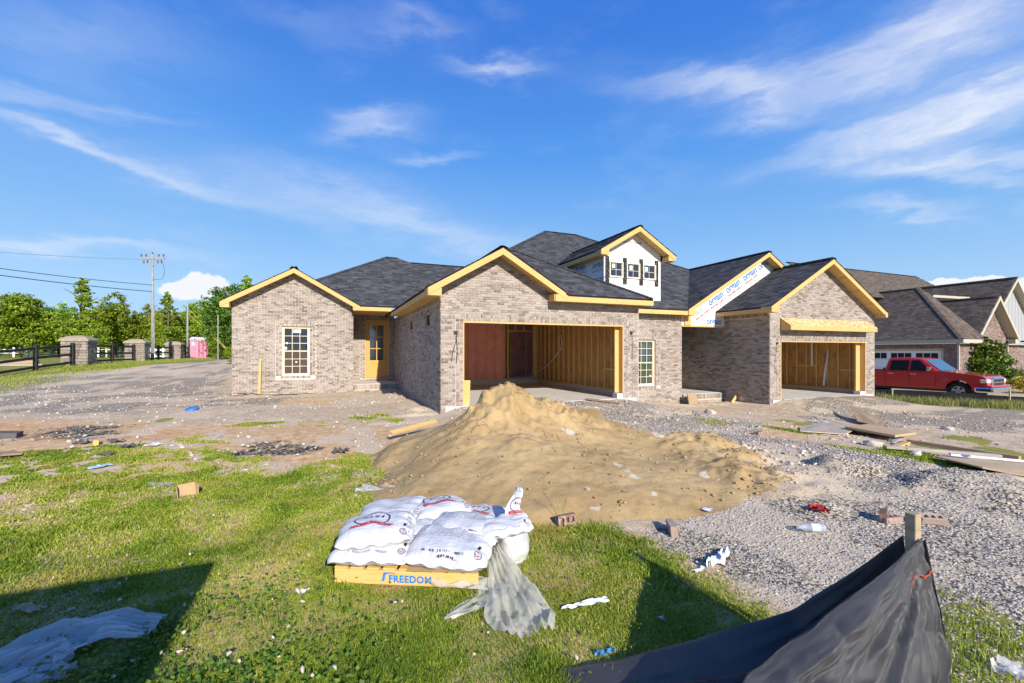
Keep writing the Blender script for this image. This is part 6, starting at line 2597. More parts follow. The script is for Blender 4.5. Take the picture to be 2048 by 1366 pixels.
# ------------------------------------------------------------------ far silt fence
def fabric_material(name, a, c_, weave=1.0):
    m, t, b = new_mat(name, 0.42, 0.9)
    b.inputs['Sheen Weight'].default_value = .10
    b.inputs['Sheen Roughness'].default_value = .4
    pos = t.new('ShaderNodeNewGeometry').outputs['Position']
    uv = t.new('ShaderNodeTexCoord').outputs['UV']
    n = t.noise(pos, 6, 4, .6)
    n2 = t.noise(t.scale(pos, (1, 1, .25)), 16, 4, .6, .5)
    base(t, b, t.ramp(n, [(.3, a), (.7, c_)]))
    t.put(b.inputs['Roughness'], t.ramp(n2, [(.3, (.26, .26, .26)), (.7, (.40, .40, .40))]))
    wv = t.new('ShaderNodeTexWave')
    t.l.new(uv, wv.inputs['Vector'])
    wv.inputs['Scale'].default_value = 130 * weave
    wv2 = t.new('ShaderNodeTexWave', bands_direction='Y')
    t.l.new(uv, wv2.inputs['Vector'])
    wv2.inputs['Scale'].default_value = 90 * weave
    h = t.math('ADD', t.math('MULTIPLY', n2, .18), t.math('MULTIPLY', t.math('MULTIPLY', wv.outputs['Fac'], wv2.outputs['Fac']), .12))
    sp_ = t.noise(pos, 260, 2, .6)
    h = t.math('ADD', h, t.math('MULTIPLY', sp_, .10))
    t.put(b.inputs['Normal'], t.bump(h, 0.6, 0.014))
    return m


M['silt_far'] = simple_mat('far_black_fabric', (.012, .012, .014), .9, .12, .3, 5)
M['silt'] = fabric_material('black_woven_fabric', (.014, .0145, .017), (.030, .031, .035))
SF0, SF1 = Vector((20.95, 11.55, 0)), Vector((30.5, 4.6, 0))
sf = empty('silt_fence', (SF0.x, SF0.y, gz(SF0.x, SF0.y)), 0, 'low black silt fence along the drive in front of the red pickup', 'silt fence')
sfd = (SF1 - SF0); sfn = Vector((-sfd.y, sfd.x, 0)).normalized()
n = 70
P = np.zeros((n, 6, 3))
for i in range(n):
    t_ = i / (n - 1)
    for j in range(6):
        v = j / 5
        q = sfd * t_ + sfn * (.05 * math.sin(t_ * 40 + v * 2) * v - .10 * (1 - v) + .05 * math.sin(t_ * 23))
        zt = .46 + .05 * math.sin(t_ * 9) - .05 * t_
        P[i, j] = (q.x, q.y, v * zt + gz(SF0.x + q.x, SF0.y + q.y) - sf.location.z)
grid_mesh('fabric', P, M['silt_far'], sf, thick=.004)
for t_ in (.08, .415, .62, .85):
    q = sfd * t_ - sfn * .14
    b = MB(); z_ = gz(SF0.x + q.x, SF0.y + q.y) - sf.location.z
    b.box(q.x - .025, q.x + .025, q.y - .02, q.y + .02, z_ - .05, z_ + (.66 if t_ == .415 else .50)); b.build('stake', M['stake'], sf)
b = MB(); b.box(0, .35, 0, .25, 0, .10); o = b.build('paper_bag', M['white_plastic'], None, bevel=.03)
x, y = G(2010, 813, -.55); o.location = (x, y, gz(x, y)); tag(o, 'small grey bag lying in the long grass by the far silt fence', 'bag')
# ------------------------------------------------------------------ things lying about
def bag_material(kind, seed):
    """White woven sack film with its printing, laid out in the sack's own u, v."""
    m, t, b = new_mat('sack_' + kind + str(seed), 0.38, 0.45)
    uv = t.new('ShaderNodeTexCoord').outputs['UV']
    sx_ = t.new('ShaderNodeSeparateXYZ')
    t.l.new(uv, sx_.inputs[0])
    u, v = sx_.outputs[0], sx_.outputs[1]
    g = t.coords('Object')
    n = t.noise(g, 9, 4, .6)
    c = t.ramp(n, [(.3, (.51, .515, .53)), (.7, (.60, .60, .61))])

    def band(x, c0, w, s=.004):
        return t.smooth(t.math('ABSOLUTE', t.math('SUBTRACT', x, c0)), w + s, w - s)

    def rect(u0, u1, v0, v1, s=.004):
        return t.math('MULTIPLY', band(u, (u0 + u1) / 2, (u1 - u0) / 2, s), band(v, (v0 + v1) / 2, (v1 - v0) / 2, s))

    def letters(u0, u1, v0, v1, rows, freq, thr=.5):
        r_ = rect(u0, u1, v0, v1)
        row = t.math('FRACT', t.math('MULTIPLY', t.math('SUBTRACT', v, v0), rows / (v1 - v0)))
        row = t.math('MULTIPLY', t.math('GREATER_THAN', row, .3), t.math('LESS_THAN', row, .9))
        cc = t.new('ShaderNodeCombineXYZ')
        t.l.new(t.math('MULTIPLY', u, freq), cc.inputs[0])
        t.l.new(t.math('MULTIPLY', t.math('FLOOR', t.math('MULTIPLY', v, rows / (v1 - v0))), 3.7), cc.inputs[1])
        nn = t.noise(cc.outputs[0], 1.0, 2, .6)
        return t.math('MULTIPLY', t.math('MULTIPLY', r_, row), t.math('GREATER_THAN', nn, thr))

    def oval(cu, cv, ru, rv):
        a = t.math('DIVIDE', t.math('SUBTRACT', u, cu), ru)
        d = t.math('DIVIDE', t.math('SUBTRACT', v, cv), rv)
        return t.math('SQRT', t.math('ADD', t.math('MULTIPLY', a, a), t.math('MULTIPLY', d, d)))
    navy, red, grey, black = (.035, .045, .09), (.42, .03, .04), (.27, .28, .31), (.015, .015, .017)
    if kind == 'logo':
        o = oval(.45, .54, .23, .20)
        c = t.mix(band(o, 1.0, .06, .02), c, navy)
        c = t.mix(t.math('MULTIPLY', t.math('MULTIPLY', letters(.30, .60, .53, .64, 1, 42, .47), t.math('LESS_THAN', o, .85)), 1.0), c, navy)
        c = t.mix(t.math('MULTIPLY', letters(.32, .6, .68, .74, 1, 70, .5), .8), c, red)
        w_ = t.math('MULTIPLY', t.math('ABSOLUTE', t.math('SUBTRACT', u, .45)), .30)
        c = t.mix(t.math('MULTIPLY', t.math('MULTIPLY', band(t.math('ADD', v, w_), .38, .048, .015), band(u, .45, .28, .01)), t.math('GREATER_THAN', t.noise(uv, 26, 3, .6), .42)), c, red)
        c = t.mix(letters(.25, .68, .85, .92, 1, 60, .5), c, grey)
        c = t.mix(letters(.90, .97, .15, .9, 9, 30, .5), c, grey)
    if kind == 'text':
        c = t.mix(t.math('MULTIPLY', letters(.22, .80, .46, .90, 13, 46, .44), .75), c, grey)
        c = t.mix(t.math('MULTIPLY', letters(.10, .18, .60, .84, 5, 60, .5), .8), c, black)
        c = t.mix(letters(.20, .72, .10, .16, 1, 60, .5), c, (.10, .10, .12))
        c = t.mix(t.math('MULTIPLY', letters(.42, .66, .03, .085, 1, 50, .5), 1.0), c, black)
    if kind == 'plain':
        c = t.mix(letters(.25, .75, .07, .13, 1, 60, .5), c, grey)
        c = t.mix(t.math('MULTIPLY', letters(.55, .8, .6, .8, 4, 50, .5), .5), c, red)
    o2 = oval(.89, .15, .042, .062)
    c = t.mix(band(o2, 1.0, .10, .04), c, navy)
    c = t.mix(t.math('MULTIPLY', t.math('LESS_THAN', o2, .8), t.math('GREATER_THAN', t.noise(uv, 60, 2), .5)), c, (.22, .04, .05))
    c = t.mix(rect(.865, .90, .27, .36), c, black)
    base(t, b, c)
    mp = t.scale(g, (7, 18, 10))
    w1 = t.noise(mp, 1.6, 4, .55, 1.0)
    w2 = t.noise(t.scale(g, (22, 8, 12)), 1.0, 3, .5, .8)
    t.put(b.inputs['Normal'], t.bump(t.math('ADD', w1, t.math('MULTIPLY', w2, .7)), 0.45, .02))
    return m


BM = {k: bag_material(k, 0) for k in ('logo', 'text', 'plain')}


def pillow(L, W_, T, seed, nu=34, nv=26, sag=.0):
    """Closed filled sack: u along L, v along W_."""
    r_ = np.random.default_rng(seed)
    us, vs = np.linspace(-1, 1, nu), np.linspace(-1, 1, nv)
    U, V = np.meshgrid(us, vs, indexing='ij')
    ed = (1 - np.abs(U) ** 4.0) ** .62 * (1 - np.abs(V) ** 3.6) ** .55
    ph = r_.random(8) * 6.28
    wr = .006 * np.sin(7 * U + 3 * V + ph[0]) * np.sin(5 * V + ph[1]) + .009 * np.sin(11 * V * (1 + .3 * U) + ph[2]) * np.abs(U) ** 2.5 \
        + .008 * np.sin(13 * U + ph[3]) * np.abs(V) ** 3
    lump = 1 + .14 * np.sin(1.7 * U + ph[4]) * np.cos(1.3 * V + ph[5])
    px = U * L / 2 * (1 - .05 * np.abs(V) ** 3) + .006 * np.sin(9 * V + ph[6])
    py = V * W_ / 2 * (1 - .07 * np.abs(U) ** 3) + .006 * np.sin(9 * U + ph[7])
    zt = T * .60 * ed * lump + wr
    zb = -T * .34 * ed ** .8 + wr * .5
    sg = -sag * (U ** 2)
    top = np.stack([px, py, zt + sg], -1).reshape(-1, 3)
    bot = np.stack([px, py, zb + sg], -1).reshape(-1, 3)
    idx = np.arange(nu * nv).reshape(nu, nv)
    q = np.stack([idx[:-1, :-1], idx[1:, :-1], idx[1:, 1:], idx[:-1, 1:]], -1).reshape(-1, 4)
    Vv = np.concatenate([top, bot]); Q = np.concatenate([q, q[:, ::-1] + nu * nv])
    # seam: share the rim
    uvt = np.stack([(U + 1) / 2, (V + 1) / 2], -1).reshape(-1, 2)
    uvb = np.full((nu * nv, 2), -1.0)
    # the vertical part of the front side carries print too, so the lower skin stays blank
    return Vv, Q, np.concatenate([uvt, uvb])


def bag(px, py, z, L, W_, T, rz, kind, label, pitch=0, roll=0, seed=0, sag=0.0, group='cement sacks on the pallet'):
    Vv, Q, uv = pillow(L, W_, T, seed + 3, sag=sag)
    o = np_mesh('cement_sack', Vv, Q, BM[kind], None, smooth=True, uv=uv)
    x, y = G(px, py, z)
    o.location = (x, y, z)
    o.rotation_euler = (R(pitch), R(roll), R(rz))
    return tag(o, label, 'sack', group)


# pallet
e1 = Vector((.878, -.446, 0)).normalized()
e2 = Vector((.446, .878, 0)).normalized()
pal = empty('wooden_pallet', (.012, 3.26, on_ground(.4, 3.4) - .005), math.atan2(e1.y, e1.x), 'yellow pine pallet under the white cement sacks, stencilled in blue', 'pallet')
for yy in (0.0, .55, 1.12):
    b = MB(); b.box(0, 1.0, yy, yy + .038, 0, .095, rng.random()); st_ = b.build('stringer', M['pallet'], pal, bevel=.004)
    if yy == 0.0:
        M['stencil'] = simple_mat('blue_stencil_paint', (.025, .20, .55), .7, .2, .25, 60)
        lettering('FREEDOM', (.385, -.0015, .022), .066, M['stencil'], st_, bold=.0028, sx=.96, spacing=1.10)
        b = MB()
        pts = [(.335, -.0015, .02), (.348, -.0015, .085), (.375, -.0015, .088), (.43, -.0015, .085), (.43, -.0015, .078), (.38, -.0015, .078), (.362, -.0015, .068), (.356, -.0015, .03)]
        b.face(pts); b.build('stencil_swoosh', M['stencil'], st_)
x = 0.0
for i in range(9):
    w = .088
    b = MB(); b.box(x, x + w, -.003 + .004 * rng.random(), 1.155, .0955, .114, rng.random()); b.build('deck_board', M['pallet'], pal, bevel=.003)
    x += .1135
pz = pal.location.z + .114
A0 = math.degrees(math.atan2(e1.y, e1.x))
b = MB()
b.face([(.52, -.03, .1165), (1.0, -.02, .1165), (1.02, .4, .1165), (.5, .4, .1165)])
b.face([(.52, -.03, .1155), (.5, .4, .1155), (1.02, .4, .1155), (1.0, -.02, .1155)])
M['cardboard'] = simple_mat('cardboard', (.46, .31, .17), .85, .15, .12, 12)
o = b.build('cardboard_sheet', M['cardboard'])
o.parent = None; o.matrix_world = pal.matrix_basis.copy(); tag(o, 'flat brown cardboard sheet between pallet boards and front right sack', 'cardboard')

bag(754, 1097, pz + .05, .58, .44, .14, A0 + 4, 'plain', 'bottom left front sack lying flat right on the pallet edge', seed=1)
bag(902, 1096, pz + .06, .60, .48, .16, A0 - 3, 'text', 'front right sack with a block of grey printed text, nearest the camera', roll=2, pitch=6, seed=2)
bag(755, 1062, pz + .16, .54, .42, .15, A0 + 12, 'logo', 'sack with large oval emblem on top, front left of the upper layer', pitch=5, roll=-4, seed=3)
bag(822, 1068, pz + .05, .60, .42, .14, A0 + 4, 'plain', 'low sack with black tab showing between the emblem sack and text sacks', seed=4)
bag(930, 1060, pz + .09, .56, .42, .15, A0 - 2, 'text', 'second text printed sack just behind the front right one', pitch=3, seed=5)
bag(788, 1024, pz + .11, .58, .46, .13, A0 + 10, 'plain', 'back left sack with a single black tab, nothing else on top', pitch=3, roll=-5, seed=6)
bag(788, 1036, pz - .01, .58, .46, .12, A0 + 4, 'plain', 'sack at the back left corner underneath, mostly hidden', seed=7)
bag(880, 1020, pz + .11, .50, .46, .14, A0 + 28, 'logo', 'creased sack at the back middle, its emblem upside down', pitch=-4, seed=8)
bag(955, 1034, pz + .045, .56, .44, .12, A0 - 8, 'logo', 'flat back right sack with its oval emblem and red ribbon showing', seed=9)

# the slumped opened sack standing at the right corner of the pallet
x, y = G(1027, 1112, 0.0)
op = empty('opened_sack', (x, y, on_ground(x, y)), R(20), 'torn open sack slumped upright off the right corner of the pallet', 'sack')
n, m_ = 28, 12
P = np.zeros((n + 1, m_, 3))
for i in range(n + 1):
    a = 2 * math.pi * i / n
    for j in range(m_):
        v = j / (m_ - 1)
        rr = .105 + .035 * math.sin(math.pi * min(1, v * 1.15)) + .008 * math.sin(a * 5 + v * 4)
        P[i, j] = (rr * 1.0 * math.cos(a), rr * .82 * math.sin(a), v * .235)
grid_mesh('sack_body', P, BM['plain'], op)
b = MB(); b.lathe([(0, .01), (.10, .012), (.105, .0)], 20); b.build('sack_bottom', BM['text'], op)
Vv, Q, uv = pillow(.42, .26, .10, 21)
o = np_mesh('sack_flap', Vv, Q, BM['plain'], op, smooth=True, uv=uv); o.location = (-.10, .0, .27); o.rotation_euler = (R(6), R(-6), R(-28))
n, m_ = 10, 16
P = np.zeros((n, m_, 3))
for i in range(n):
    for j in range(m_):
        u_, v = i / (n - 1), j / (m_ - 1)
        w = .23 * (1 - v) ** .95 + .02
        P[i, j] = (.06 + (u_ - .5) * w + .06 * v * v + .012 * math.sin(v * 9), .03 + .05 * math.sin(u_ * 7 + 1) * (1 - v * .3) + .03 * v, .25 + v * .25 + .015 * math.sin(u_ * 5) * v)
grid_mesh('sack_flap', P, BM['logo'], op, thick=.002)


def film_material(name, col, alpha, rough=.25, bscale=14):
    """Thin translucent plastic film."""
    m = bpy.data.materials.new(name)
    m.use_nodes = True
    t = NT(m.node_tree)
    b = m.node_tree.nodes['Principled BSDF']
    out = m.node_tree.nodes['Material Output']
    b.inputs['Roughness'].default_value = rough
    b.inputs['Specular IOR Level'].default_value = .5
    pos = t.new('ShaderNodeNewGeometry').outputs['Position']
    n = t.noise(pos, bscale, 5, .6, 1.2)
    base(t, b, t.ramp(n, [(.3, tuple(q * .94 for q in col)), (.7, col)]))
    bm = t.bump(n, .5, .02)
    t.put(b.inputs['Normal'], bm)
    tl_ = t.new('ShaderNodeBsdfTranslucent'); tl_.inputs['Color'].default_value = (*col, 1)
    tp = t.new('ShaderNodeBsdfTransparent')
    m1 = t.new('ShaderNodeMixShader'); m1.inputs[0].default_value = .35
    t.l.new(b.outputs[0], m1.inputs[1]); t.l.new(tl_.outputs[0], m1.inputs[2])
    m2 = t.new('ShaderNodeMixShader')
    t.l.new(t.ramp(n, [(.3, (alpha * .94,) * 3), (.7, (min(1, alpha * 1.06),) * 3)]), m2.inputs[0])
    t.l.new(tp.outputs[0], m2.inputs[1]); t.l.new(m1.outputs[0], m2.inputs[2])
    t.l.new(m2.outputs[0], out.inputs[0])
    return m


M['film'] = film_material('cloudy_plastic_film', (.90, .87, .80), .55, .18, 5)
M['film_white'] = film_material('thin_white_plastic_film', (.84, .84, .86), .60, .3, 7)
M['film_clear'] = film_material('crumpled_clear_film', (.80, .79, .76), .5, .15, 14)
M['paper'] = simple_mat('crumpled_white_paper', (.80, .80, .78), .75, .2, .05, 30, .5)


def strip(name, spine, widths, mat, label, cat, fold=.02, nfold=5, lift=.02, n=44, m_=22, seed=0, zs=None, group=None):
    """Crumpled film or paper along a spine of picture points laid on the ground."""
    r_ = np.random.default_rng(seed)
    pts = [Vector((*G(px, py, 0.0), 0)) for px, py in spine]
    k = len(pts)
    P = np.zeros((n, m_, 3))
    ph = r_.random(4) * 6.28
    for i in range(n):
        t_ = i / (n - 1) * (k - 1)
        s = min(int(t_), k - 2)
        f_ = t_ - s
        c = pts[s].lerp(pts[s + 1], f_)
        d = (pts[s + 1] - pts[s]).normalized()
        side = Vector((-d.y, d.x, 0))
        w = widths[s] + (widths[s + 1] - widths[s]) * f_
        zz = 0 if zs is None else zs[s] + (zs[s + 1] - zs[s]) * f_
        for j in range(m_):
            v = j / (m_ - 1) - .5
            off = v * w * (1 + .14 * math.sin(i * 9.0 / n + ph[0]))
            q = c + side * off + d * (.015 * math.sin(v * 7 + ph[1]))
            ridge = 1 - abs(math.sin(v * nfold * 3.14 + ph[2] + 1.1 * math.sin(i * 5.0 / n + ph[0]))) ** .7
            h = fold * ridge * (.45 + .55 * math.sin(i * 7.0 / n + v * 3 + ph[3]) ** 2) + fold * .25 * math.sin(i * 17.0 / n + v * 9 + ph[1])
            P[i, j] = (q.x, q.y, lift + h + zz)
    P[..., 2] += ground_height(P[..., 0], P[..., 1])
    P[..., 2] += (fbm(P[..., 0], P[..., 1], 14, 3, seed) - .5) * fold * .6
    o = grid_mesh(name, P, mat, None, thick=.0)
    return tag(o, label, cat, group)


strip('plastic_sheet', [(990, 1132), (1015, 1180), (1040, 1240), (1062, 1282)], [.12, .30, .38, .34], M['film'],
      'large cloudy plastic sheet trailing off the right front corner of the pallet', 'plastic sheet', .055, 6, .012, seed=2, zs=[.13, .06, .02, .02], n=70, m_=40)
strip('plastic_sheet', [(1000, 1176), (960, 1205), (893, 1240)], [.18, .17, .06], M['film'], 'pointed tail of cloudy plastic reaching left over the grass below the pallet', 'plastic sheet', .02, 2, .012, seed=3, zs=[.04, 0, 0])
strip('plastic_sheet', [(850, 1172), (900, 1178), (985, 1182)], [.08, .13, .16], M['film'], 'strip of cloudy plastic along the foot of the stencilled pallet board', 'plastic sheet', .03, 2, .02, seed=4, zs=[0.03, .02, .03])
strip('plastic_sheet', [(712, 985), (745, 980), (792, 984)], [.10, .22, .08], M['film_clear'], 'crumpled clear plastic behind the back left sack', 'plastic sheet', .05, 4, .015, seed=5)
strip('plastic_sheet', [(-160, 1440), (20, 1345), (120, 1300), (210, 1272), (310, 1276)], [.40, .46, .40, .32, .20], M['film_white'],
      'wide thin white plastic sheet crumpled in the shade at the bottom left', 'plastic sheet', .036, 6, .055, n=90, m_=50, seed=6)
strip('plastic_sheet', [(-60, 1395), (60, 1368), (140, 1352)], [.16, .18, .08], M['film_white'], 'small loose fold of white plastic below the wide sheet, bottom left corner', 'plastic sheet', .04, 3, .03, seed=7)
strip('paper_scrap', [(1125, 1222), (1165, 1214), (1214, 1202)], [.03, .04, .05], M['paper'], 'long twisted strip of white paper on the sunny grass', 'paper', .02, 2, .02, 24, 8, 8)
strip('paper_scrap', [(1420, 1140), (1438, 1125), (1455, 1108)], [.05, .10, .05], M['paper'], 'crumpled white glove-like wrapper standing on gravel edge', 'wrapper', .05, 2, .03, 24, 10, 9)
strip('paper_scrap', [(1388, 1146), (1412, 1138)], [.035, .035], M['paper'], 'short rolled white scrap left of the standing wrapper', 'paper', .015, 1, .015, 10, 6, 10)
strip('paper_scrap', [(594, 1190), (614, 1190)], [.05, .06], M['paper'], 'small white paper scrap on the grass left of the pallet', 'paper', .02, 2, .02, 10, 8, 11)
strip('paper_scrap', [(36, 1222), (60, 1226), (86, 1224)], [.07, .08, .05], M['cardboard'], 'torn pale carton piece at the edge of the shadow on the left', 'carton', .02, 1, .03, 14, 8, 12)
strip('paper_scrap', [(1405, 1026), (1424, 1028)], [.10, .09], M['paper'], 'square white card at the foot of the sand', 'card', .006, 1, .03, 6, 6, 13)
strip('wrapper', [(1196, 1320), (1212, 1312), (1228, 1308)], [.03, .04, .03], simple_mat('blue_wrapper', (.06, .25, .50), .4), 'crumpled blue wrapper in shadow by the black fabric', 'wrapper', .02, 2, .015, 12, 8, 14)
strip('paper_scrap', [(1318, 1243), (1328, 1246)], [.03, .03], M['paper'], 'tiny white scrap in the shaded grass behind the black fabric', 'paper', .015, 1, .02, 8, 6, 15)
strip('plastic_sheet', [(2010, 1360), (2060, 1350)], [.12, .14], M['film_white'], 'white plastic lump at the bottom right corner', 'plastic', .05, 2, .02, 12, 10, 16)
strip('plastic_sheet', [(175, 940), (200, 937), (222, 932)], [.10, .16, .12], simple_mat('pale_blue_sheet', (.45, .62, .72), .35, .5), 'pale blue plastic sheet lying on the far grass at left', 'plastic sheet', .015, 1, .02, 12, 8, 17)
strip('plastic_sheet', [(296, 970), (345, 974)], [.10, .10], M['film_clear'], 'grey crumpled film strip left of the carton on the grass', 'plastic sheet', .03, 3, .02, 16, 8, 18)
strip('plastic_sheet', [(1622, 816), (1660, 819)], [.30, .3], M['film_white'], 'white plastic film on the gravel before the right garage', 'plastic sheet', .08, 2, .03, 14, 10, 19)
strip('plastic_sheet', [(298, 892), (316, 893)], [.2, .15], M['paper'], 'white litter piece beside the black rags on the left', 'litter', .03, 2, .02, 8, 6, 20)

M['blue_plastic'] = simple_mat('blue_plastic', (.03, .17, .52), .4, .4, .05)
x, y = GG(384, 820)
b = MB(); b.lathe([(0, .07), (.14, .065), (.16, .045), (.165, .0), (.155, .0), (.15, .04), (0, .05)], 20)
o = b.build('bucket_lid', M['blue_plastic'], None, smooth=True); o.location = (x, y, on_ground(x, y)); o.rotation_euler = (R(8), R(-10), 0)
tag(o, 'round blue bucket lid on the bare dirt', 'lid')
# folded carton
x, y = G(374, 992)
cx_ = empty('carton', (x, y, on_ground(x, y)), R(25), 'small brown carton flap standing open on the grass', 'carton')
for pts, nm in (([(-.08, 0, 0), (.08, 0, 0), (.08, .05, .13), (-.08, .05, .13)], 'carton_back'), ([(-.08, 0, 0), (-.08, .05, .13), (-.10, -.06, .13), (-.09, -.07, 0)], 'carton_side'),
                ([(.08, 0, 0), (.085, -.07, 0), (.095, -.05, .12), (.08, .05, .13)], 'carton_side'), ([(-.08, -.0, .005), (-.09, -.07, .005), (.085, -.07, .005), (.08, 0, .005)], 'carton_floor')):
    b = MB(); b.face(pts); o = b.build(nm, M['cardboard'], cx_); s = o.modifiers.new('thickness', 'SOLIDIFY'); s.thickness = .006

# bottle, red rag, bricks
M['bottle'] = film_material('clear_bottle_plastic', (.72, .78, .84), .5, .1, 30)
x, y = G(1650, 1068)
b = MB(); b.tube([(0, 0, 0), (.015, 0, 0), (.17, 0, 0), (.21, 0, 0), (.215, 0, 0), (.235, 0, 0)], [.02, .035, .034, .014, .016, .016], 14)
o = b.build('water_bottle', M['bottle'], None, smooth=True); o.location = (x, y, on_ground(x, y) + .05); o.rotation_euler = (0, 0, R(155)); tag(o, 'clear plastic water bottle lying on the gravel', 'bottle')
b = MB(); b.tube([(.055, 0, 0), (.125, 0, 0)], .0358, 14, cap=False); b.build('bottle_label', simple_mat('bottle_label', (.55, .68, .80), .5), o, smooth=True)
strip('rag', [(1618, 1022), (1636, 1025), (1655, 1032)], [.05, .12, .06], simple_mat('red_cloth', (.46, .035, .03), .8, .2, .3, 30), 'crumpled red cloth glove on the gravel', 'glove', .04, 2, .03, 18, 10, 22)
M['red_brick'] = brick_material('loose_brick', [(0, (.22, .13, .10)), (.5, (.33, .22, .18)), (1, (.40, .30, .25))], (.5, .42, .37))


def loose_brick(px, py, rz, label, dz=0.0, tilt=0, core=True):
    x, y = GG(px, py)
    b = MB()
    b.box(-.097, .097, -.045, .045, 0, .028, .5); b.box(-.097, .097, -.045, .045, .03, .057, .5) if not core else None
    if core:
        for x0, x1 in ((-.097, -.075), (-.035, -.018), (.018, .035), (.075, .097)):
            b.box(x0, x1, -.045, .045, .0281, .057, .5)
        for y0, y1 in ((-.045, -.022), (.022, .045)):
            b.box(-.0969, .0969, y0 + .0005, y1 - .0005, .0281, .0568, .5)
    o = b.build('loose_brick', M['red_brick'])
    o.location = (x, y, on_ground(x, y) + .005 + dz); o.rotation_euler = (R(tilt), 0, R(rz))
    return tag(o, label, 'brick', 'loose bricks on the ground')


loose_brick(1128, 1052, 5, 'loose brown brick at the foot of the sand behind the open sack', tilt=80, dz=.04)
loose_brick(1337, 1066, 60, 'brick standing on edge where grass meets gravel', tilt=85, dz=.04)
loose_brick(1762, 1040, 25, 'cored brick left of the wooden stake on the gravel', tilt=75, dz=.04)
loose_brick(1780, 1046, -10, 'brick lying flat just left of the wooden stake')
loose_brick(1862, 1048, -35, 'brick half hidden right behind the wooden stake', tilt=20, dz=.02)
loose_brick(1518, 870, 10, 'reddish brick on the gravel between rubble and porch')
for i, (px, py) in enumerate(((478, 778), (493, 778), (478, 786), (493, 786))):
    x, y = P_ = (-3.16 + .21 * (i % 2), 17.92)
    b = MB(); b.box(-.097, .097, -.045, .045, 0, .057, .5); o = b.build('loose_brick', M['red_brick'])
    o.location = (x, y, on_ground(x, y) + .02 + .09 * (1 - i // 2)); o.rotation_euler = (0, R(rng.normal() * 2), R(rng.normal() * 4))
    tag(o, ('upper left', 'upper right', 'lower left', 'lower right')[i] + ' reddish brick in the small stack at the house corner', 'brick', 'bricks stacked at the house corner')


# boards and sheets
def board(p0, p1, w, h, mat, label, lift=(0.02, 0.02), name='board', cat='board', roll=0, group=None):
    x0, y0 = GG(*p0); x1, y1 = GG(*p1)
    a, c = Vector((x0, y0, on_ground(x0, y0) + lift[0])), Vector((x1, y1, on_ground(x1, y1) + lift[1]))
    up = Matrix.Rotation(R(roll), 3, (c - a).normalized()) @ Vector((0, 0, 1))
    b = MB(); b.beam(a, c, w, h, up, rng.random())
    return tag(b.build(name, M[mat], None, bevel=.003), label, cat, group)


board((782, 884), (872, 866), .10, .04, 'pine', 'long yellow board sticking out of the left side of the sand', (.16, .22), roll=20)
board((812, 893), (842, 884), .20, .04, 'pine', 'short wide yellow offcut propped on the left foot of the sand', (.14, .14), roll=-20)
board((808, 884), (806, 908), .05, .04, 'old_wood', 'dark upright bit under the propped yellow offcut', (.06, .02))
board((790, 912), (804, 917), .09, .05, 'old_wood', 'small wood block on dirt below the propped offcut', (.05, .05))
board((765, 908), (806, 892), .03, .03, 'grey_wood', 'thin dark stick left of the sand', (.03, .08))
board((-30, 920), (36, 910), .35, .03, 'old_wood', 'brown board lying in the grass at the left edge', (.08, .05))
board((1172, 801), (1243, 808), .14, .03, 'old_wood', 'board lying at the right end of the double garage slab', (.05, .03))
board((-20, 878), (40, 874), .30, .10, 'charcoal', 'charred black timber in the burnt patch at left edge', (.08, .05))
for (p0, p1, w, mt, lab) in (((1330, 806), (1326, 782), .09, 'pine', 'short stake leaning against the wall under the right-hand window'),
                             ((1464, 808), (1477, 785), .10, 'pine', 'pointed yellow stake leaning on the dark side wall')):
    x0, y0 = GG(*p0)
    z0 = on_ground(x0, y0)
    d = x0 * ST + y0 * CT
    x1, y1 = AT(p1[0], d + .25); z1 = EYE + (703 - p1[1]) * (d + .25) / FPX
    b = MB(); b.beam((x0, y0, z0), (x1, y1, z1), w, .03, (0, -1, .3), rng.random())
    tag(b.build('stake', M[mt], None, bevel=.003), lab, 'stake')
b = MB(); b.box(-.035, .035, -.02, .02, 0, 1.45, .3); o = b.build('stake', M['pine'], None, bevel=.003)
o.location = (-2.42, 17.88, -.1); o.rotation_euler = (R(-3), R(1), 0); tag(o, 'tall pine stake leaning on the brick wall left of the window', 'stake')
b = MB(); b.box(-.24, .24, -.015, .015, 0, .42, .6); o = b.build('plywood_square', M['old_wood'], None)
o.location = (12.35, 12.42, on_ground(12.35, 12.4) - .02); o.rotation_euler = (R(-12), 0, R(6)); tag(o, 'brown square of plywood leaning on the porch riser', 'plywood')
wire([(-3.0, 17.8, .06), (-2.6, 17.72, .12), (-2.2, 17.68, .05), (-1.4, 17.6, .06), (-.6, 17.7, .05)], .015)
o = bpy.data.objects[[k for k in bpy.data.objects.keys() if k.startswith('loose_wire')][-1]]
o.parent = None; o.name = 'black_hose'; tag(o, 'thin black pipe lying along the foot of the left wall', 'pipe')


def sheet(px_pts, mat, label, t=.018, lift=.03, name='plywood_sheet', cat='plywood', lifts=None):
    pts = []
    for i, q in enumerate(px_pts):
        x, y = GG(*q)
        pts.append(Vector((x, y, on_ground(x, y) + (lifts[i] if lifts else lift))))
    b = MB(); k = len(pts)
    for q in pts:
        b.v.append(tuple(q)); b.t.append(.5)
    for q in pts:
        b.v.append(tuple(q + Vector((0, 0, t)))); b.t.append(.5)
    b.f.append(tuple(reversed(range(k)))); b.f.append(tuple(range(k, 2 * k)))
    for i in range(k):
        j = (i + 1) % k
        b.f.append((i, j, k + j, k + i))
    return tag(b.build(name, M[mat]), label, cat)


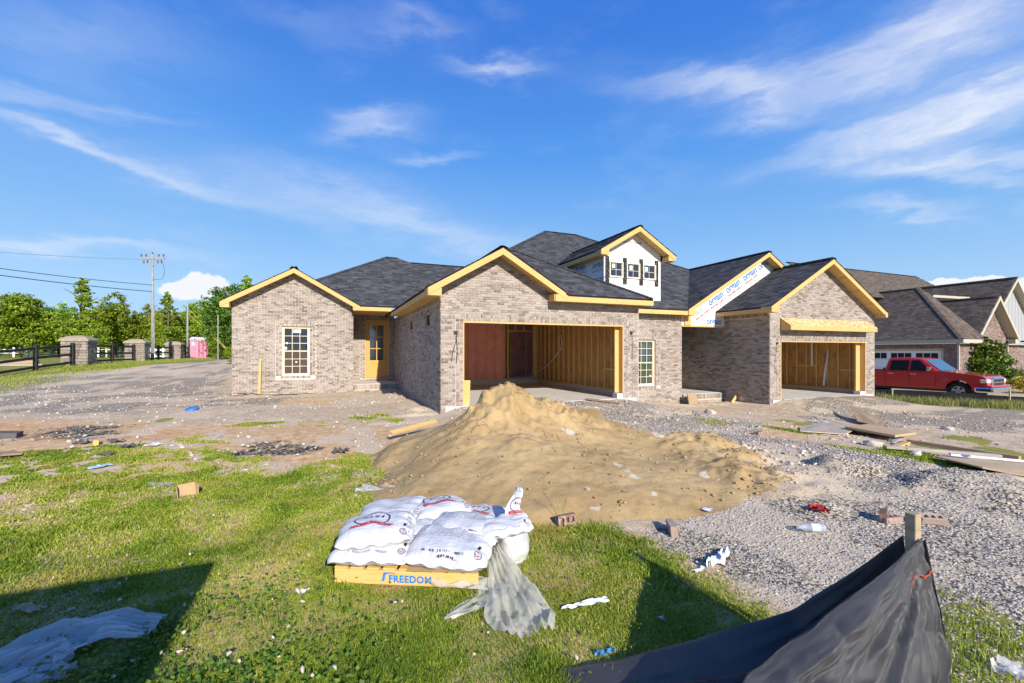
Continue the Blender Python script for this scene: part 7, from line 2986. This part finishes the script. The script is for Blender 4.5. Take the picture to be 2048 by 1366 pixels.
sheet([(1870, 922), (1965, 958), (2120, 975), (2160, 955), (2048, 935)], 'plywood', 'big dusty plywood sheet at the right edge of the gravel', lift=.05)
sheet([(1690, 866), (1790, 884), (1832, 878), (1738, 860)], 'plywood', 'dusty hollow door slab lying on the scrap heap', t=.05, lift=.10, name='door_slab', cat='door slab')
for k_ in range(3):
    pass
sheet([(1715, 848), (1762, 858), (1770, 850), (1700, 830)], 'old_wood', 'square brown plywood offcut tilted against the scrap heap', lifts=[.06, .05, .10, .30])
sheet([(1600, 866), (1690, 872), (1720, 858), (1660, 846), (1600, 856)], 'grey_wood', 'pale splintered panel flattened in the dirt left of the door slab', lift=.02)
sheet([(1928, 902), (1955, 909), (1966, 904), (1936, 899)], 'grey_wood', 'small pale card lying on the grass behind the long boards', lift=.03)
board((1770, 902), (2000, 928), .10, .04, 'grey_wood', 'long grey plank in front of the green hose', (.06, .12))
board((1815, 893), (2040, 930), .09, .06, 'old_wood', 'long brown two-by-four behind the grey plank', (.10, .10))
board((1790, 902), (1816, 893), .10, .03, 'pine', 'short yellow offcut across the end of the long boards', (.06, .08))
board((1900, 922), (2060, 938), .04, .03, 'pvc', 'pale pipe lying on the big plywood sheet', (.09, .11), name='pipe', cat='pipe')
board((1898, 921), (1940, 926), .05, .02, 'ink_blue', 'bright blue pipe lying beside the pale pipe', (.10, .10), name='pipe', cat='pipe')
b = MB()
pts = []
for px, py in ((1775, 886), (1820, 890), (1870, 897), (1915, 908), (1930, 912)):
    x, y = GG(px, py); pts.append((x, y, on_ground(x, y) + .05))
b.tube(pts, .018, 6); tag(b.build('garden_hose', simple_mat('green_hose', (.02, .10, .07), .5)), 'dark green hose curving through the scrap on the right', 'hose')
for i, (px, py, s, lab) in enumerate(((1742, 893, .16, 'pale rock on the grass in front of the door slab'), (1798, 890, .15, 'second pale rock, right of the first, by the hose'), (1832, 914, .11, 'small white rock against the long grey plank'),
                                      (1492, 800, .22, 'flat grey rock at the foot of the dark side wall'), (1895, 860, .14, 'lone white rock on the far gravel drive'), (1420, 828, .20, 'clay lump on the dirt in front of the porch'))):
    x, y = GG(px, py)
    v, f = ICO
    V = v * (.8 + .5 * rng.random((12, 1))) * np.array([1, .75, .55]) * s
    o = np_mesh('rock', V, f, M['rubble'], None, tone=np.full(12, .8))
    sb_ = o.modifiers.new('smooth', 'SUBSURF'); sb_.levels = 2; sb_.render_levels = 2; sb_.subdivision_type = 'SIMPLE'
    o.location = (x, y, on_ground(x, y) + s * .2); o.rotation_euler = (0, 0, rng.random() * 6)
    tag(o, lab, 'rock', 'loose rocks')
for i, (px, py, w, lab) in enumerate(((258, 896, .20, 'black crumpled rag on dirt, largest of the dark scraps'), (165, 888, .14, 'black scrap left of the yellow block'), (214, 912, .10, 'small black scrap nearest the grass'),
                                      (230, 885, .12, 'dark scrap behind the black rag'), (680, 905, .18, 'flat black scrap between burnt patch and sand'))):
    strip('rag', [(px - 14, py), (px + 14, py)], [w, w], M['charcoal'], lab, 'rag', .07, 2, .02, 10, 8, 30 + i, group='dark scraps on the dirt')
board((186, 891), (198, 890), .18, .09, 'pallet', 'small yellow wood block among the dark scraps', (.05, .05))
# dry seed stalks by the sand
for i, (px, py, hh, lab) in enumerate(((1122, 1050, .36, 'tall dry seed stalk growing before the sand, beside a loose brick'), (806, 990, .26, 'thin grass stalks rising behind the back left sack'))):
    x, y = G(px, py)
    b = MB()
    for q in range(3):
        dx, dy = (rng.random(2) - .5) * .16
        b.tube([(0, 0, 0), (dx * .5, dy * .5, hh * .5), (dx, dy, hh * (1 - .2 * q))], [.0025, .002, .0015], 4)
        b.lathe([(0, 0), (.006, .01), (.004, .03), (0, .04)], 5, (dx, dy, hh * (1 - .2 * q)))
    o = b.build('seed_stalk', M['dry_grass']); o.location = (x, y, on_ground(x, y)); tag(o, lab, 'weed')

# ------------------------------------------------------------------ near silt fence
M['stake_grey'] = pine_material('weathered_stake', (.30, .23, .15), (.46, .37, .25), False)
M['silt_near'] = fabric_material('black_woven_silt_fabric', (.010, .010, .012), (.022, .022, .026), 1.6)
PX_, PY_ = 2.314, 1.088
nf = empty('silt_fence', (PX_, PY_, 0), 0, 'sagging black fabric silt fence on a wooden stake in the right foreground', 'silt fence')
b = MB(); b.box(-.022, .022, -.020, .020, -.15, .905, .2); b.build('stake', M['stake_grey'], nf, bevel=.004)


def silt_panel(top, bot, name, folds, n=70, m_=40, amp=.03, seed=0):
    """Hanging fabric between a top edge and a bottom edge, with folds fanning out of the stake."""
    r_ = np.random.default_rng(seed)
    T_, B_ = [Vector(q) for q in top], [Vector(q) for q in bot]

    def at(L, t_):
        t_ *= len(L) - 1
        s = min(int(t_), len(L) - 2)
        return L[s].lerp(L[s + 1], t_ - s)
    P = np.zeros((n, m_, 3))
    ph = r_.random(6) * 6.28
    for i in range(n):
        t_ = i / (n - 1)
        a, c = at(T_, t_), at(B_, t_)
        for j in range(m_):
            v = j / (m_ - 1)
            q = a.lerp(c, v)
            ang = math.atan2(v * .9, t_ + .04)
            rad = math.hypot(t_, v)
            f1 = float(vnoise(ang * folds * .9, 3.1 + rad * .9, 1.0, seed)) - .5
            f2 = float(vnoise(ang * folds * 2.2, 7.7 + rad * 2.0, 1.0, seed + 3)) - .5
            f3 = abs(float(vnoise(ang * folds * 1.6, 1.3 + rad * 1.4, 1.0, seed + 6)) - .5)
            f4 = abs(float(fbm(t_ * 7, v * 5, 1.0, 3, seed + 8)) - .5)
            d = amp * min(1, rad * 2.4) * (1.8 * f1 + 1.3 * f2 + 2.2 * f3 + 2.0 * f4) + amp * .5 * math.sin(t_ * 7 + v * 4 + ph[2]) * rad
            P[i, j] = (q.x + d * .12, q.y - d, q.z + d * .15)
    return P


# front panel: from the stake towards the near left, sagging
top = [(0.0, -.03, .81), (-.20, -.005, .715), (-.46, .05, .58), (-.72, .10, .44), (-1.0, .14, .31), (-1.45, .15, .20)]
bot = [(0.03, -.12, .0), (-.2, -.22, .0), (-.5, -.28, .0), (-.8, -.28, .0), (-1.1, -.22, .0), (-1.5, -.15, .0)]
P = silt_panel(top, bot, 'fabric', 6, n=120, m_=70, amp=.036, seed=4)
fa = grid_mesh('fabric', P, M['silt_near'], nf, thick=.002)
# the other panel, behind the stake
top = [(-.01, .03, .80), (-.10, .17, .60), (-.28, .36, .36), (-.60, .58, .18), (-1.0, .74, .06), (-1.28, .84, .02)]
bot = [(0.0, -.02, .02), (-.2, .02, .02), (-.5, .08, .02), (-.8, .12, .02), (-1.1, .2, .015), (-1.4, .45, .01)]
P2_ = silt_panel(top, bot, 'fabric', 5, amp=.022, seed=9)
fb = grid_mesh('fabric', P2_, M['silt_near'], nf, thick=.002)
# wrap round the stake, right side
top = [(.03, -.03, .80), (.034, .0, .78), (.03, .04, .76)]
bot = [(.05, -.14, .0), (.10, -.02, .0), (.07, .08, .0)]
P3_ = silt_panel(top, bot, 'fabric', 3, 20, 40, .010, 3)
grid_mesh('fabric', P3_, M['silt_near'], nf, thick=.002)
M['orange_thread'] = simple_mat('orange_thread', (.60, .10, .04), .7)


def on_panel(Pn, uvs, off, name, r_=.003):
    n, m_ = Pn.shape[:2]
    pts = []
    for (u_, v) in uvs:
        i, j = min(n - 1, int(u_ * (n - 1))), min(m_ - 1, int(v * (m_ - 1)))
        pts.append(Vector(Pn[i, j]) + Vector(off))
    b = MB(); b.tube(pts, r_, 5); return b.build(name, M['orange_thread'], nf)


on_panel(P, [(t_, .16 + .02 * math.sin(t_ * 50)) for t_ in np.linspace(.0, .15, 26)], (0, -.008, .004), 'orange_cord', .0022)
on_panel(P2_, [(t_, .42 + .05 * math.sin(t_ * 6)) for t_ in np.linspace(.05, .95, 40)], (-.002, -.008, .006), 'orange_cord', .0016)
# bundled blue plastic in the crook of the fence
strip('plastic_bundle', [(1390, 1345), (1440, 1330), (1490, 1318)], [.10, .14, .10], simple_mat('blue_black_film', (.10, .13, .30), .35, .5, .5, 9), 'bundle of blue and black plastic tucked inside the sagging silt fence', 'plastic bundle', .06, 2, .07, 20, 14, 40)
